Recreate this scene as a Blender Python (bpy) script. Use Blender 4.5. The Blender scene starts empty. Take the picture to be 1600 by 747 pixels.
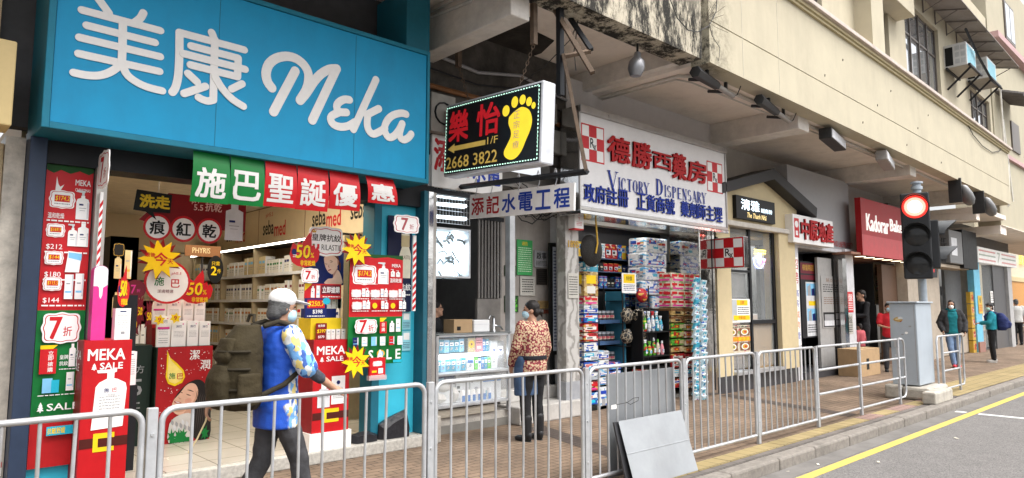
import bpy,math,random
from mathutils import Vector as V,Matrix
random.seed(7)
sc = bpy.context.scene
COL = sc.collection
R = math.radians
# ---------------------------------------------------------------- camera, sky, sun, exposure
FPX,CX,CY = 1070.0,800.0,373.5
PITCH = math.atan(104.5 / FPX);AX = R(47.1);EYE = 1.6
fh = V((math.cos(AX),math.sin(AX),0));RT = V((math.sin(AX),-math.cos(AX),0))
FW = fh * math.cos(PITCH) + V((0,0,1)) * math.sin(PITCH)
UPV = V((0,0,1)) * math.cos(PITCH) - fh * math.sin(PITCH)
cam = bpy.data.cameras.new('camera');cam.sensor_width = 36;cam.lens = 36 * FPX / 1600
cam.clip_start = 0.05;cam.clip_end = 500
camo = bpy.data.objects.new('camera',cam);COL.objects.link(camo)
camo.location = (0,0,EYE)
camo.rotation_euler = Matrix((RT,UPV,-FW)).transposed().to_euler()
sc.camera = camo
SUN_EL,SUN_AZ = R(60),R(28)          # sun stands over the road side, veiled by cloud
w = bpy.data.worlds.new('World');sc.world = w;w.use_nodes = True
nt = w.node_tree;nt.nodes.clear()
out = nt.nodes.new('ShaderNodeOutputWorld');bg = nt.nodes.new('ShaderNodeBackground')
sky = nt.nodes.new('ShaderNodeTexSky');sky.sky_type = 'NISHITA';sky.sun_disc = False
sky.sun_elevation = SUN_EL;sky.sun_rotation = math.pi - SUN_AZ
sky.air_density = 1.0;sky.dust_density = 6.0;sky.ozone_density = 1.0
hs = nt.nodes.new('ShaderNodeHueSaturation');hs.inputs['Saturation'].default_value = 0.22
nt.links.new(sky.outputs[0],hs.inputs['Color']);nt.links.new(hs.outputs[0],bg.inputs[0])
bg.inputs[1].default_value = 0.15;nt.links.new(bg.outputs[0],out.inputs[0])
sun = bpy.data.lights.new('sun', 'SUN');sun.energy = 0.6;sun.angle = R(40);sun.color = (1,.96,.9)
suno = bpy.data.objects.new('sun',sun);COL.objects.link(suno)
sd = V((-math.sin(SUN_AZ) * math.cos(SUN_EL),-math.cos(SUN_AZ) * math.cos(SUN_EL),math.sin(SUN_EL)))
suno.rotation_euler = sd.to_track_quat('Z', 'Y').to_euler();suno.location = (0,-5,20)
sc.view_settings.view_transform = 'Standard';sc.view_settings.look = 'None'
sc.view_settings.gamma = 1;sc.view_settings.use_curve_mapping = False
sc.view_settings.exposure = 1.25
sc.cycles.max_bounces = 8;sc.cycles.diffuse_bounces = 5;sc.cycles.use_denoising = True
sc.cycles.caustics_reflective = False;sc.cycles.caustics_refractive = False
try: sc.cycles.sample_clamp_indirect = 6
except Exception: pass

# ---------------------------------------------------------------- where a sight line meets a real plane
def ray(u,v): return FW + RT * ((u - CX) / FPX) - UPV * ((v - CY) / FPX)
def G(u,v,z=0.0):
 d = ray(u,v);t = (z - EYE) / d.z;return V((d.x * t,d.y * t,z))
def PY(u,v,Y):
 d = ray(u,v);t = Y / d.y;return V((d.x * t,Y,EYE + d.z * t))
def PX(u,v,X):
 d = ray(u,v);t = X / d.x;return V((X,d.y * t,EYE + d.z * t))
def RQ(Y,tl,tr,bl,br):             # rectangle in a plane parallel to the shop fronts
 a,b,c,d = [PY(p[0],p[1],Y) for p in (tl,tr,bl,br)]
 return (a.x + c.x) / 2,(b.x + d.x) / 2,(c.z + d.z) / 2,(a.z + b.z) / 2

# ---------------------------------------------------------------- materials
def lin(c):
 c /= 255.0
 return c / 12.92 if c <= .04045 else ((c + .055) / 1.055) ** 2.4
def H(h): return tuple(lin(int(h[i:i + 2],16)) for i in (0,2,4))
MATS = {}
def M(name,col,rough=.55,metal=0.,var=.12,scale=7.,bump=0.,stain=None,stain_amt=.5,stretch=(1,1,1),emit=0.,spec=.28,bscale=None):
 if name in MATS: return MATS[name]
 if isinstance(col,str): col = H(col)
 m = bpy.data.materials.new(name);m.use_nodes = True;MATS[name] = m
 t = m.node_tree;N = t.nodes;L = t.links;b = N['Principled BSDF']
 b.inputs['Roughness'].default_value = rough;b.inputs['Metallic'].default_value = metal
 b.inputs['Specular IOR Level'].default_value = spec
 tc = N.new('ShaderNodeTexCoord');mp = N.new('ShaderNodeMapping');L.new(tc.outputs['Object'],mp.inputs[0])
 mp.inputs['Scale'].default_value = stretch
 no = N.new('ShaderNodeTexNoise');no.inputs['Scale'].default_value = scale;no.inputs['Detail'].default_value = 5
 no.inputs['Roughness'].default_value = .65
 L.new(mp.outputs[0],no.inputs['Vector'])
 mx = N.new('ShaderNodeMix');mx.data_type = 'RGBA'
 mr = N.new('ShaderNodeMapRange');mr.inputs[1].default_value = .3;mr.inputs[2].default_value = .7
 L.new(no.outputs[0],mr.inputs[0]);L.new(mr.outputs[0],mx.inputs[0])
 mx.inputs[6].default_value = (*[c * (1 - var) for c in col],1);mx.inputs[7].default_value = (*[min(1,c * (1 + var)) for c in col],1)
 res = mx.outputs[2]
 if stain is not None:
  if isinstance(stain,str): stain = H(stain)
  n2 = N.new('ShaderNodeTexNoise');n2.inputs['Scale'].default_value = 1.1;n2.inputs['Detail'].default_value = 9;n2.inputs['Roughness'].default_value = .72
  m2 = N.new('ShaderNodeMapping');m2.inputs['Scale'].default_value = (1.3,1.3,.35);L.new(tc.outputs['Object'],m2.inputs[0]);L.new(m2.outputs[0],n2.inputs['Vector'])
  r2 = N.new('ShaderNodeMapRange');r2.inputs[1].default_value = .5;r2.inputs[2].default_value = .75;r2.inputs[4].default_value = stain_amt
  L.new(n2.outputs[0],r2.inputs[0])
  x2 = N.new('ShaderNodeMix');x2.data_type = 'RGBA';L.new(r2.outputs[0],x2.inputs[0]);L.new(res,x2.inputs[6]);x2.inputs[7].default_value = (*stain,1)
  res = x2.outputs[2]
 L.new(res,b.inputs['Base Color'])
 rr = N.new('ShaderNodeMapRange');rr.inputs[3].default_value = max(.02,rough - .08);rr.inputs[4].default_value = min(1,rough + .08)
 L.new(no.outputs[0],rr.inputs[0]);L.new(rr.outputs[0],b.inputs['Roughness'])
 if bump:
  bn = N.new('ShaderNodeTexNoise');bn.inputs['Scale'].default_value = bscale or scale * 6;bn.inputs['Detail'].default_value = 6
  L.new(mp.outputs[0],bn.inputs['Vector'])
  bp = N.new('ShaderNodeBump');bp.inputs['Strength'].default_value = bump;bp.inputs['Distance'].default_value = .02
  L.new(bn.outputs[0],bp.inputs['Height']);L.new(bp.outputs[0],b.inputs['Normal'])
 if emit:
  L.new(res,b.inputs['Emission Color']);b.inputs['Emission Strength'].default_value = emit
 return m
def busy(name,cols,scale=26):         # small printed blocks of packaging colour
 m = M(name,cols[0],.4,var=.05);N,L,b = nodes_of(m);tc = N.new('ShaderNodeTexCoord');mp = N.new('ShaderNodeMapping');mp.inputs['Scale'].default_value = (.6,.6,1.3);L.new(tc.outputs['Object'],mp.inputs[0])
 vo = N.new('ShaderNodeTexVoronoi');vo.distance = 'CHEBYCHEV';vo.inputs['Scale'].default_value = scale;L.new(mp.outputs[0],vo.inputs['Vector']);se = N.new('ShaderNodeSeparateColor');L.new(vo.outputs['Color'],se.inputs[0])
 cr = N.new('ShaderNodeValToRGB');cr.color_ramp.interpolation = 'CONSTANT';E_ = cr.color_ramp.elements;n = len(cols)
 for i,c in enumerate(cols):
  e = E_[i] if i < 2 else E_.new(.99);e.position = [0,.45,.62,.76,.88][i];e.color = (*H(c),1)
 L.new(se.outputs[0],cr.inputs[0]);L.new(cr.outputs[0],b.inputs['Base Color']);return m
def glass(name,col=(.9,.95,.95),rough=.03,alpha=.25,spec=.5):
 if name in MATS: return MATS[name]
 m = bpy.data.materials.new(name);m.use_nodes = True;MATS[name] = m
 b = m.node_tree.nodes['Principled BSDF'];b.inputs['Base Color'].default_value = (*col,1);b.inputs['Roughness'].default_value = rough
 b.inputs['Alpha'].default_value = alpha;b.inputs['Specular IOR Level'].default_value = spec
 return m
def nodes_of(m): return m.node_tree.nodes,m.node_tree.links,m.node_tree.nodes['Principled BSDF']

white = M('white_print', 'f2f0ee',.45,var=.05);red = M('red_print', 'c41a22',.42,var=.1);dred = M('dark_red_print', '7c1014',.45)
green = M('green_print', '0e7434',.42,var=.1);black = M('black_print', '141414',.5);yellow = M('yellow_print', 'f0cb12',.45,var=.08)
navy = M('navy_print', '12205e',.45);teal = M('teal_print', '24b0cc',.45);blue = M('blue_print', '1f3fa8',.45);grey = M('grey_print', '9a9a9c',.5)
lgrey = M('light_grey_print', 'd2d3d6',.5);pink = M('pink_print', 'd8388e',.45);orange = M('orange_print', 'e5832a',.45);lgreen = M('lime_print', '58c02c',.42)
skinm = M('print_skin', 'e2b696',.5);silver = M('silver_frame', '9b9ea2',.35,.7);dark = M('dark_metal', '26272a',.5,.4);brown = M('brown_print', '7a5232',.55)
beige = M('beige_print', 'cbb98f',.5);gold = M('gold_print', 'cfa538',.4);sky_b = M('pale_blue_print', '7fc0e6',.45);maroon = M('maroon_print', '6e1b2c',.5)

# ---------------------------------------------------------------- mesh builder
class Fr:                              # flat frame: origin, right, up, outward normal
 def __init__(s,o,u,v):
  s.o = V(o);s.u = V(u).normalized();s.v = V(v).normalized();s.n = s.u.cross(s.v)
 def p(s,a,b,d=0.): return s.o + s.u * a + s.v * b + s.n * d
TXT = {}
def text_mesh(s,bold=0.,spacing=1.):
 k = (s,bold,spacing)
 if k not in TXT:
  c = bpy.data.curves.new('lettering_curve', 'FONT');c.body = s;c.offset = bold;c.space_character = spacing;c.resolution_u = 2
  o = bpy.data.objects.new('lettering_curve',c);COL.objects.link(o)
  me = bpy.data.meshes.new_from_object(o)
  vs = [(v.co.x,v.co.y) for v in me.vertices];fs = [tuple(p.vertices) for p in me.polygons]
  bpy.data.objects.remove(o);bpy.data.curves.remove(c);bpy.data.meshes.remove(me)
  x0 = min(v[0] for v in vs);x1 = max(v[0] for v in vs);y0 = min(v[1] for v in vs);y1 = max(v[1] for v in vs)
  TXT[k] = ([((x - x0) / max(1e-6,x1 - x0),(y - y0) / max(1e-6,y1 - y0)) for x,y in vs],fs,(x1 - x0) / max(1e-6,y1 - y0))
 return TXT[k]
MW = {}
class MB:
 def __init__(s): s.v = [];s.f = [];s.mi = [];s.mats = [];s.c = 0;s.d = 0.
 def m(s,mat):
  if mat not in s.mats: s.mats.append(mat)
  s.c = s.mats.index(mat);return s
 def face(s,pts):
  n = len(s.v);s.v += [V(p) for p in pts];s.f.append(tuple(range(n,n + len(pts))));s.mi.append(s.c)
 def add(s,vs,fs):
  n = len(s.v);s.v += [V(p) for p in vs]
  for f in fs: s.f.append(tuple(i + n for i in f));s.mi.append(s.c)
 def box(s,a,b):
  x0,y0,z0 = [min(a[i],b[i]) for i in range(3)];x1,y1,z1 = [max(a[i],b[i]) for i in range(3)]
  s.add([(x0,y0,z0),(x1,y0,z0),(x1,y1,z0),(x0,y1,z0),(x0,y0,z1),(x1,y0,z1),(x1,y1,z1),(x0,y1,z1)],
   [(0,3,2,1),(4,5,6,7),(0,1,5,4),(1,2,6,5),(2,3,7,6),(3,0,4,7)]);return s
 def fbox(s,fr,a0,b0,a1,b1,d0,d1):
  P = [fr.p(a,b,d) for d in (d0,d1) for a,b in ((a0,b0),(a1,b0),(a1,b1),(a0,b1))]
  s.add(P,[(0,3,2,1),(4,5,6,7),(0,1,5,4),(1,2,6,5),(2,3,7,6),(3,0,4,7)]);return s
 def prism(s,fr,pts,d0,d1):     # extruded outline with thickness
  n = len(pts);P = [fr.p(a,b,d0) for a,b in pts] + [fr.p(a,b,d1) for a,b in pts]
  F = [tuple(range(n,2 * n)),tuple(reversed(range(n)))] + [(i,(i + 1) % n,n + (i + 1) % n,n + i) for i in range(n)]
  s.add(P,F);return s
 def flat(s,fr,pts,d): s.face([fr.p(a,b,d) for a,b in pts]);return s
 def rect(s,fr,a0,b0,a1,b1,d): return s.flat(fr,[(a0,b0),(a1,b0),(a1,b1),(a0,b1)],d)
 def disc(s,fr,a,b,r,d,n=28,ry=None): return s.flat(fr,[(a + r * math.cos(i * 2 * math.pi / n),b + (ry or r) * math.sin(i * 2 * math.pi / n)) for i in range(n)],d)
 def text(s,fr,t,a,b,w,h,d,bold=.015,ext=0.,keep=False,slant=0.):
  vs,fs,asp = text_mesh(t,0.)
  if keep and h * asp < w: a += (w - h * asp) / 2;w = h * asp
  em = h * min(1.,1.15) if len(t) == 1 else h;k = bold * em * .8
  strikes = [(0,0)] if bold < .004 else ([(-k,0),(k,0)] if bold < .012 else ([(-k,-k),(k,-k),(-k,k),(k,k)] if bold < .028 else [(-k,-k),(k,-k),(-k,k),(k,k),(0,0),(-k,0),(k,0),(0,k),(0,-k)]))
  for j,(dx,dy) in enumerate(strikes):
   e_ = ext + j * .0002
   P = [fr.p(a + x * w + slant * y * h + dx,b + y * h + dy,d + e_) for x,y in vs]
   s.add(P,fs)
   if ext:
    e = {}
    for f in fs:
     for i in range(len(f)):
      q = (f[i],f[(i + 1) % len(f)]);e[q] = e.get(q,0) + 1
    for (i,q) in e:
     if (q,i) not in e:
      a_,b_ = P[i],P[q];s.face([a_ - fr.n * e_,b_ - fr.n * e_,b_,a_])
  return s
 def tube(s,path,r,n=8,caps=True):
  path = [V(p) for p in path];rs = r if isinstance(r,(list,tuple)) else [r] * len(path)
  rings = [];up = None
  for i,p in enumerate(path):
   t = (path[min(i + 1,len(path) - 1)] - path[max(i - 1,0)]).normalized()
   if up is None:
    up = V((0,0,1)) if abs(t.z) < .9 else V((1,0,0))
   x = t.cross(up)
   if x.length < 1e-5: x = t.cross(V((0,1,0)))
   x.normalize();y = x.cross(t).normalized();up = y
   rings.append([p + x * rs[i] * math.cos(k * 2 * math.pi / n) + y * rs[i] * math.sin(k * 2 * math.pi / n) for k in range(n)])
  b = len(s.v)
  for rg in rings: s.v += rg
  for i in range(len(rings) - 1):
   for k in range(n):
    s.f.append((b + i * n + k,b + i * n + (k + 1) % n,b + (i + 1) * n + (k + 1) % n,b + (i + 1) * n + k));s.mi.append(s.c)
  if caps:
   s.f.append(tuple(b + k for k in reversed(range(n))));s.mi.append(s.c)
   e = b + (len(rings) - 1) * n;s.f.append(tuple(e + k for k in range(n)));s.mi.append(s.c)
  return s
 def lathe(s,o,prof,n=16,ax=(0,0,1),sx=1.,sy=1.):   # profile of (radius, height)
  ax = V(ax).normalized();x = ax.orthogonal().normalized() if abs(ax.z) < .99 else V((1,0,0));y = ax.cross(x);o = V(o)
  b = len(s.v)
  for r,h in prof:
   for k in range(n):
    a = k * 2 * math.pi / n;s.v.append(o + ax * h + x * (r * sx * math.cos(a)) + y * (r * sy * math.sin(a)))
  for i in range(len(prof) - 1):
   for k in range(n):
    s.f.append((b + i * n + k,b + i * n + (k + 1) % n,b + (i + 1) * n + (k + 1) % n,b + (i + 1) * n + k));s.mi.append(s.c)
  s.f.append(tuple(b + k for k in reversed(range(n))));s.mi.append(s.c)
  e = b + (len(prof) - 1) * n;s.f.append(tuple(e + k for k in range(n)));s.mi.append(s.c)
  return s
 def stroke(s,fr,pts,r,d,th=.004,n=8):                  # round-ended brush stroke lying on a frame
  s.d += .0006;d1 = d + th + s.d
  L = [];Rr = []
  m_ = len(pts)
  def dirv(i):
   a = V(pts[max(i - 1,0)]);b = V(pts[min(i + 1,m_ - 1)]);return (b - a).normalized()
  for i,p in enumerate(pts):
   t = dirv(i);nn = V((-t.y,t.x));p = V(p)
   L.append(p + nn * r);Rr.append(p - nn * r)
  t = dirv(m_ - 1);a0 = math.atan2(t.x,-t.y)
  cap1 = [(pts[-1][0] + r * math.cos(a0 - k * math.pi / n),pts[-1][1] + r * math.sin(a0 - k * math.pi / n)) for k in range(1,n)]
  t = dirv(0);a1 = math.atan2(-t.x,t.y)
  cap0 = [(pts[0][0] + r * math.cos(a1 - k * math.pi / n),pts[0][1] + r * math.sin(a1 - k * math.pi / n)) for k in range(1,n)]
  b = len(s.v)
  A = L + Rr
  s.v += [fr.p(q[0],q[1],d1) for q in A]
  for i in range(m_ - 1):
   s.f.append((b + i,b + m_ + i,b + m_ + i + 1,b + i + 1));s.mi.append(s.c)
  for cap,i0,i1 in ((cap1,m_ - 1,2 * m_ - 1),(cap0,m_,0)):
   k = len(s.v);s.v += [fr.p(q[0],q[1],d1) for q in cap]
   s.f.append(tuple([b + i0] + list(range(k,k + len(cap))) + [b + i1]));s.mi.append(s.c)
  ol = [tuple(q) for q in L] + cap1 + [tuple(q) for q in reversed(Rr)] + cap0
  for i in range(len(ol)):
   p,q = ol[i],ol[(i + 1) % len(ol)]
   s.face([fr.p(p[0],p[1],d),fr.p(q[0],q[1],d),fr.p(q[0],q[1],d1),fr.p(p[0],p[1],d1)])
  return s
 def cut(s): s.pc = getattr(s, 'pc',[(0,0)]);s.pc.append((len(s.v),len(s.f)));return s
 def build_each(s,name,parent=None,smooth=False,bevel=0.,mat=None):   # one object per piece closed with cut()
  pc = getattr(s, 'pc',[(0,0)]);out = []
  if pc[-1] != (len(s.v),len(s.f)): pc = pc + [(len(s.v),len(s.f))]
  for (v0,f0),(v1,f1) in zip(pc,pc[1:]):
   k = MB();k.v = s.v[v0:v1];k.f = [tuple(i - v0 for i in f) for f in s.f[f0:f1]];k.mi = s.mi[f0:f1];k.mats = s.mats
   out.append(k.build(name,parent,smooth,bevel,mat))
  return out
 def build(s,name,parent=None,smooth=False,bevel=0.,mat=None,seg=2,solid=0.):
  me = bpy.data.meshes.new(name)
  inv = MW[parent.name].inverted() if parent is not None else None
  vs = [inv @ p for p in s.v] if inv is not None else s.v
  me.from_pydata([tuple(p) for p in vs],[],s.f)
  if mat is not None: me.materials.append(mat)
  else:
   for q in s.mats: me.materials.append(q)
   me.polygons.foreach_set('material_index',s.mi)
  me.update()
  o = bpy.data.objects.new(name,me);COL.objects.link(o)
  if smooth:
   me.polygons.foreach_set('use_smooth',[True] * len(me.polygons))
   try: me.set_sharp_from_angle(angle=R(40))
   except Exception: pass
  if bevel:
   b = o.modifiers.new('bevel', 'BEVEL');b.width = bevel;b.segments = seg;b.limit_method = 'ANGLE';b.angle_limit = R(50)
  if parent is not None: o.parent = parent;MW[o.name] = MW[parent.name]
  else: MW[o.name] = Matrix.Identity(4)
  return o
def thing(name,label,cat,loc=(0,0,0),rz=0.,group=None):
 o = bpy.data.objects.new(name,None);COL.objects.link(o);o.location = loc;o.rotation_euler = (0,0,rz);o.empty_display_size = .1
 o['label'] = label;o['category'] = cat
 if group: o['group'] = group
 MW[o.name] = Matrix.Translation(V(loc)) @ Matrix.Rotation(rz,4, 'Z');return o
def tag(o,label,cat,group=None):
 o['label'] = label;o['category'] = cat
 if group: o['group'] = group
 return o
def struct(o,kind='structure'): o['kind'] = kind;return o
def dup(root,loc,rz=None,label=None,group=None):
 def cp(o,par):
  c = o.copy();COL.objects.link(c)
  if par is not None: c.parent = par
  for ch in o.children: cp(ch,c)
  return c
 c = cp(root,None);c.location = loc
 if rz is not None: c.rotation_euler = (0,0,rz)
 if label: c['label'] = label
 if group: c['group'] = group
 MW[c.name] = Matrix.Translation(V(loc)) @ Matrix.Rotation(c.rotation_euler.z,4, 'Z')
 return c

class Card:                            # printed board: board with thickness, printed shapes and lettering a hair proud of it
 def __init__(s,name,label,cat,fr,w,h,mat,th=.012,group=None,outline=None,board='board',parent=None):
  s.fr = fr;s.w = w;s.h = h;s.k = 0
  s.t = parent or thing(name,label,cat,fr.o,0,group)
  s.b = MB().m(mat);s.pr = MB();s.tx = MB();s.bn = board
  if outline: s.b.prism(fr,[(a * w,b * h) for a,b in outline],-th,0)
  else: s.b.fbox(fr,0,0,w,h,-th,0)
 def d(s): s.k += 1;return .0004 * s.k
 def rect(s,m,a0,b0,a1,b1): s.pr.m(m).rect(s.fr,a0 * s.w,b0 * s.h,a1 * s.w,b1 * s.h,s.d());return s
 def poly(s,m,pts): s.pr.m(m).flat(s.fr,[(a * s.w,b * s.h) for a,b in pts],s.d());return s
 def disc(s,m,a,b,r,ry=None): s.pr.m(m).disc(s.fr,a * s.w,b * s.h,r * s.w,s.d(),ry=(ry * s.h if ry else None));return s
 def text(s,m,t,a0,b0,a1,b1,bold=.015,keep=True,slant=0.,ext=0.): s.tx.m(m).text(s.fr,t,a0 * s.w,b0 * s.h,(a1 - a0) * s.w,(b1 - b0) * s.h,s.d(),bold,ext,keep,slant);return s
 def lines(s,m,a0,b0,a1,b1,n,fill=.45):
  for i in range(n):
   y = b1 - (i + .5) / n * (b1 - b0);hh = (b1 - b0) / n * fill / 2
   x = a0; 
   while x < a1 - .01:
    l = (a1 - a0) * random.uniform(.05,.16);s.pr.m(m).rect(s.fr,x * s.w,(y - hh) * s.h,min(a1,x + l) * s.w,(y + hh) * s.h,.0004 * s.k + .0003);x += l + (a1 - a0) * .03
  s.k += 1;return s
 def badge(s,a,b,ra,rb,rim=red,fillm=white,n=10):      # scalloped price badge
  def ol(k):
   P = []
   for i in range(60):
    t = i * 2 * math.pi / 60;c,q = math.cos(t),math.sin(t)
    sq = (abs(c) ** 4 + abs(q) ** 4) ** -.25 * (1 + .045 * math.cos(8 * t))
    P.append((a + ra * k * c * sq,b + rb * k * q * sq))
   return P
  s.poly(fillm,ol(1.));s.poly(rim,ol(.9));s.poly(fillm,ol(.85));return s
 def bottle(s,a,b,w,h,body=white,pump=True,label=navy):
  sh = [(-.5,0),(.5,0),(.5,.6),(.42,.7),(.15,.74),(.15,.82),(-.15,.82),(-.15,.74),(-.42,.7),(-.5,.6)]
  if not pump: sh = [(-.5,0),(.5,0),(.48,.78),(.2,.84),(.2,1),(-.2,1),(-.2,.84),(-.48,.78)]
  s.poly(body,[(a + x * w,b + y * h) for x,y in sh])
  if pump: s.poly(lgrey,[(a + x * w,b + y * h) for x,y in ((-.1,.82),(.1,.82),(.1,.92),(.16,.93),(.16,1),(-.5,1),(-.55,.94),(-.1,.92))])
  s.rect(label,a - .28 * w,b + .48 * h,a + .05 * w,b + .54 * h);s.rect(grey,a - .28 * w,b + .38 * h,a + .28 * w,b + .4 * h);s.rect(grey,a - .22 * w,b + .3 * h,a + .2 * w,b + .315 * h)
  s.rect(lgrey,a + .34 * w,b + .04 * h,a + .46 * w,b + .58 * h);return s
 def carton(s,a,b,w,h,body=white,band=sky_b):
  s.rect(body,a - w / 2,b,a + w / 2,b + h);s.rect(band,a - w / 2 * .8,b + h * .25,a + w / 2 * .8,b + h * .33);s.rect(lgrey,a + w * .3,b + .01,a + w * .5,b + h * .98);s.rect(grey,a - w * .3,b + h * .6,a + w * .15,b + h * .65);return s
 def done(s,bevel=0.):
  o = s.b.build(s.bn,s.t,bevel=bevel)
  if s.pr.f: s.pr.build('print',s.t)
  if s.tx.f: s.tx.build('lettering',s.t)
  return s.t
def frontY(x0,z0,Y): return Fr((x0,Y,z0),(1,0,0),(0,0,1))          # faces the road
def sideX(X,y1,z0): return Fr((X,y1,z0),(0,-1,0),(0,0,1))            # faces back along the street, right end towards the road
def card_q(name,label,cat,Y,tl,tr,bl,br,mat,**k):
 x0,x1,z0,z1 = RQ(Y,tl,tr,bl,br)
 return Card(name,label,cat,frontY(x0,z0,Y),x1 - x0,z1 - z0,mat,**k)
def star(n,r0,r1,rot=0.,cx=.5,cy=.5,jit=0.):
 P = []
 for i in range(2 * n):
  r = (r1 if i % 2 == 0 else r0) * (1 + (random.uniform(-jit,jit) if jit else 0));a = rot + i * math.pi / n
  P.append((cx + r * math.cos(a),cy + r * math.sin(a)))
 return P
def circ(n=36,r=.5,cx=.5,cy=.5): return [(cx + r * math.cos(i * 2 * math.pi / n),cy + r * math.sin(i * 2 * math.pi / n)) for i in range(n)]
def scallop():
 P = []
 for i in range(72):
  t = i * 2 * math.pi / 72;c,q = math.cos(t),math.sin(t);k = (abs(c) ** 4 + abs(q) ** 4) ** -.25 * (1 + .04 * math.cos(8 * t))
  P.append((.5 + .47 * k * c,.5 + .46 * k * q))
 return P
FLAME = [(.5,0),(.78,.06),(.95,.22),(1,.45),(.9,.6),(.86,.52),(.8,.66),(.72,.6),(.7,.85),(.66,1),(.5,.82),(.4,.66),(.3,.72),(.22,.6),(.1,.68),(.04,.5),(0,.34),(.08,.14),(.25,.04)]
# ================================================================ ground
def asphalt():
 m = M('asphalt',(.165,.157,.151),.85,var=.12,scale=3,bump=.5,bscale=90)
 N,L,b = nodes_of(m)
 src = b.inputs['Base Color'].links[0].from_socket
 tc = N.new('ShaderNodeTexCoord');vo = N.new('ShaderNodeTexVoronoi');vo.inputs['Scale'].default_value = 95
 L.new(tc.outputs['Object'],vo.inputs['Vector'])
 mr = N.new('ShaderNodeMapRange');mr.inputs[3].default_value = .62;mr.inputs[4].default_value = 1.35
 sp = N.new('ShaderNodeSeparateColor');L.new(vo.outputs['Color'],sp.inputs[0]);L.new(sp.outputs[0],mr.inputs[0])
 mm = N.new('ShaderNodeMix');mm.data_type = 'RGBA';mm.blend_type = 'MULTIPLY';mm.inputs[0].default_value = 1
 L.new(src,mm.inputs[6]);L.new(mr.outputs[0],mm.inputs[7]);L.new(mm.outputs[2],b.inputs['Base Color']);return m
def bricks(name,c1,c2,mortar,bw,bh,rot=0.,off=.5,rough=.8,ms=.006,bump=.4,var=.2,plane='XY'):
 m = M(name,c1,rough,var=var,scale=1.2)
 N,L,b = nodes_of(m)
 src = b.inputs['Base Color'].links[0].from_socket
 tc = N.new('ShaderNodeTexCoord');mp = N.new('ShaderNodeMapping');mp.inputs['Rotation'].default_value = (0,0,rot) if plane == 'XY' else (R(90),0,0)
 L.new(tc.outputs['Object'],mp.inputs[0])
 br = N.new('ShaderNodeTexBrick');br.inputs['Scale'].default_value = 1;br.offset = off
 br.inputs['Brick Width'].default_value = bw;br.inputs['Row Height'].default_value = bh;br.inputs['Mortar Size'].default_value = ms;br.inputs['Bias'].default_value = 0
 c1 = H(c1) if isinstance(c1,str) else c1;c2 = H(c2) if isinstance(c2,str) else c2;mo = H(mortar) if isinstance(mortar,str) else mortar
 br.inputs['Color1'].default_value = (*[.5 + .5 * 0 for _ in c1],1)
 br.inputs['Color1'].default_value = (*c1,1);br.inputs['Color2'].default_value = (*c2,1);br.inputs['Mortar'].default_value = (*mo,1)
 L.new(mp.outputs[0],br.inputs['Vector'])
 n2 = N.new('ShaderNodeTexNoise');n2.inputs['Scale'].default_value = 1.3;n2.inputs['Detail'].default_value = 8;L.new(tc.outputs['Object'],n2.inputs['Vector'])
 mr = N.new('ShaderNodeMapRange');mr.inputs[1].default_value = .3;mr.inputs[2].default_value = .7;mr.inputs[3].default_value = 1 - 1.7 * var;mr.inputs[4].default_value = 1 + var;L.new(n2.outputs[0],mr.inputs[0])
 mm = N.new('ShaderNodeMix');mm.data_type = 'RGBA';mm.blend_type = 'MULTIPLY';mm.inputs[0].default_value = 1
 L.new(br.outputs['Color'],mm.inputs[6]);L.new(mr.outputs[0],mm.inputs[7]);L.new(mm.outputs[2],b.inputs['Base Color'])
 if bump:
  bp = N.new('ShaderNodeBump');bp.inputs['Strength'].default_value = bump;bp.inputs['Distance'].default_value = .006;bp.invert = True
  L.new(br.outputs['Fac'],bp.inputs['Height']);L.new(bp.outputs[0],b.inputs['Normal'])
 return m
ROADZ = -.12
struct(MB().box((-60,-60,-.5),(160,90,-.3)).build('ground',mat=M('soil',(.2,.19,.18),.9)))
struct(MB().box((-50,-40,-.29),(140,3.5,ROADZ)).build('road',mat=asphalt()))
struct(MB().box((-50,3.27,ROADZ - .05),(140,3.49,ROADZ + .004)).build('gutter',mat=M('gutter_concrete',(.17,.16,.15),.9,var=.22,scale=2.2,bump=.3,stain=(.07,.065,.06),stain_amt=.6)))
m_grey = bricks('grey_pavers', '736c67', '67615c', '4a4642',.2,.1)
m_pav = bricks('brick_pavers', '84715f', '766454', '50443a',.2,.1,ms=.007,var=.22)
struct(MB().box((-50,4.02,-.29),(140,60,0)).build('pavement',mat=m_pav))
struct(MB().box((-50,3.68,-.29),(140,4.018,-.003)).build('pavement_edge_strip',mat=m_grey))
mb = MB()
x = -3.0
while x < 60:
 l = random.uniform(.85,1.05);o = random.uniform(-.008,.008)
 mb.box((x,3.5 + o,-.29),(x + l - .008,3.675,.004 + random.uniform(-.004,.004)));x += l
struct(mb.build('kerb',bevel=.025,mat=M('kerb_granite', '837d76',.85,var=.25,scale=14,bump=.35,stain='4d4943',stain_amt=.6)))
m_tac = bricks('yellow_tiles', '9c8b64', '908059', '665a41',.2,.2,off=0,var=.14)
m_tac2 = bricks('pink_tiles', '9a7f77', '8e746b', '66544d',.1,.1,off=0,var=.14)
mb = MB();mp_ = MB();x = 3.4
while x < 14.2:
 l = min(random.choice([.6,.8,1.2]),14.28 - x)
 (mb if random.random() < .75 else mp_).box((x,3.78,-.002),(x + l - .01,3.995,.004));x += l
mb.box((14.3,3.7,-.002),(60,4.45,.004))
struct(mb.build('tactile_paving',mat=m_tac));struct(mp_.build('pink_paving_tiles',mat=m_tac2))
mb = MB()
for x0 in (5.62,10.45):
 mb.face([(x0,4.1,.003),(x0 + .33,4.1,.003),(x0 + .33 + .75,6.6,.003),(x0 + .75,6.6,.003)])
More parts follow.
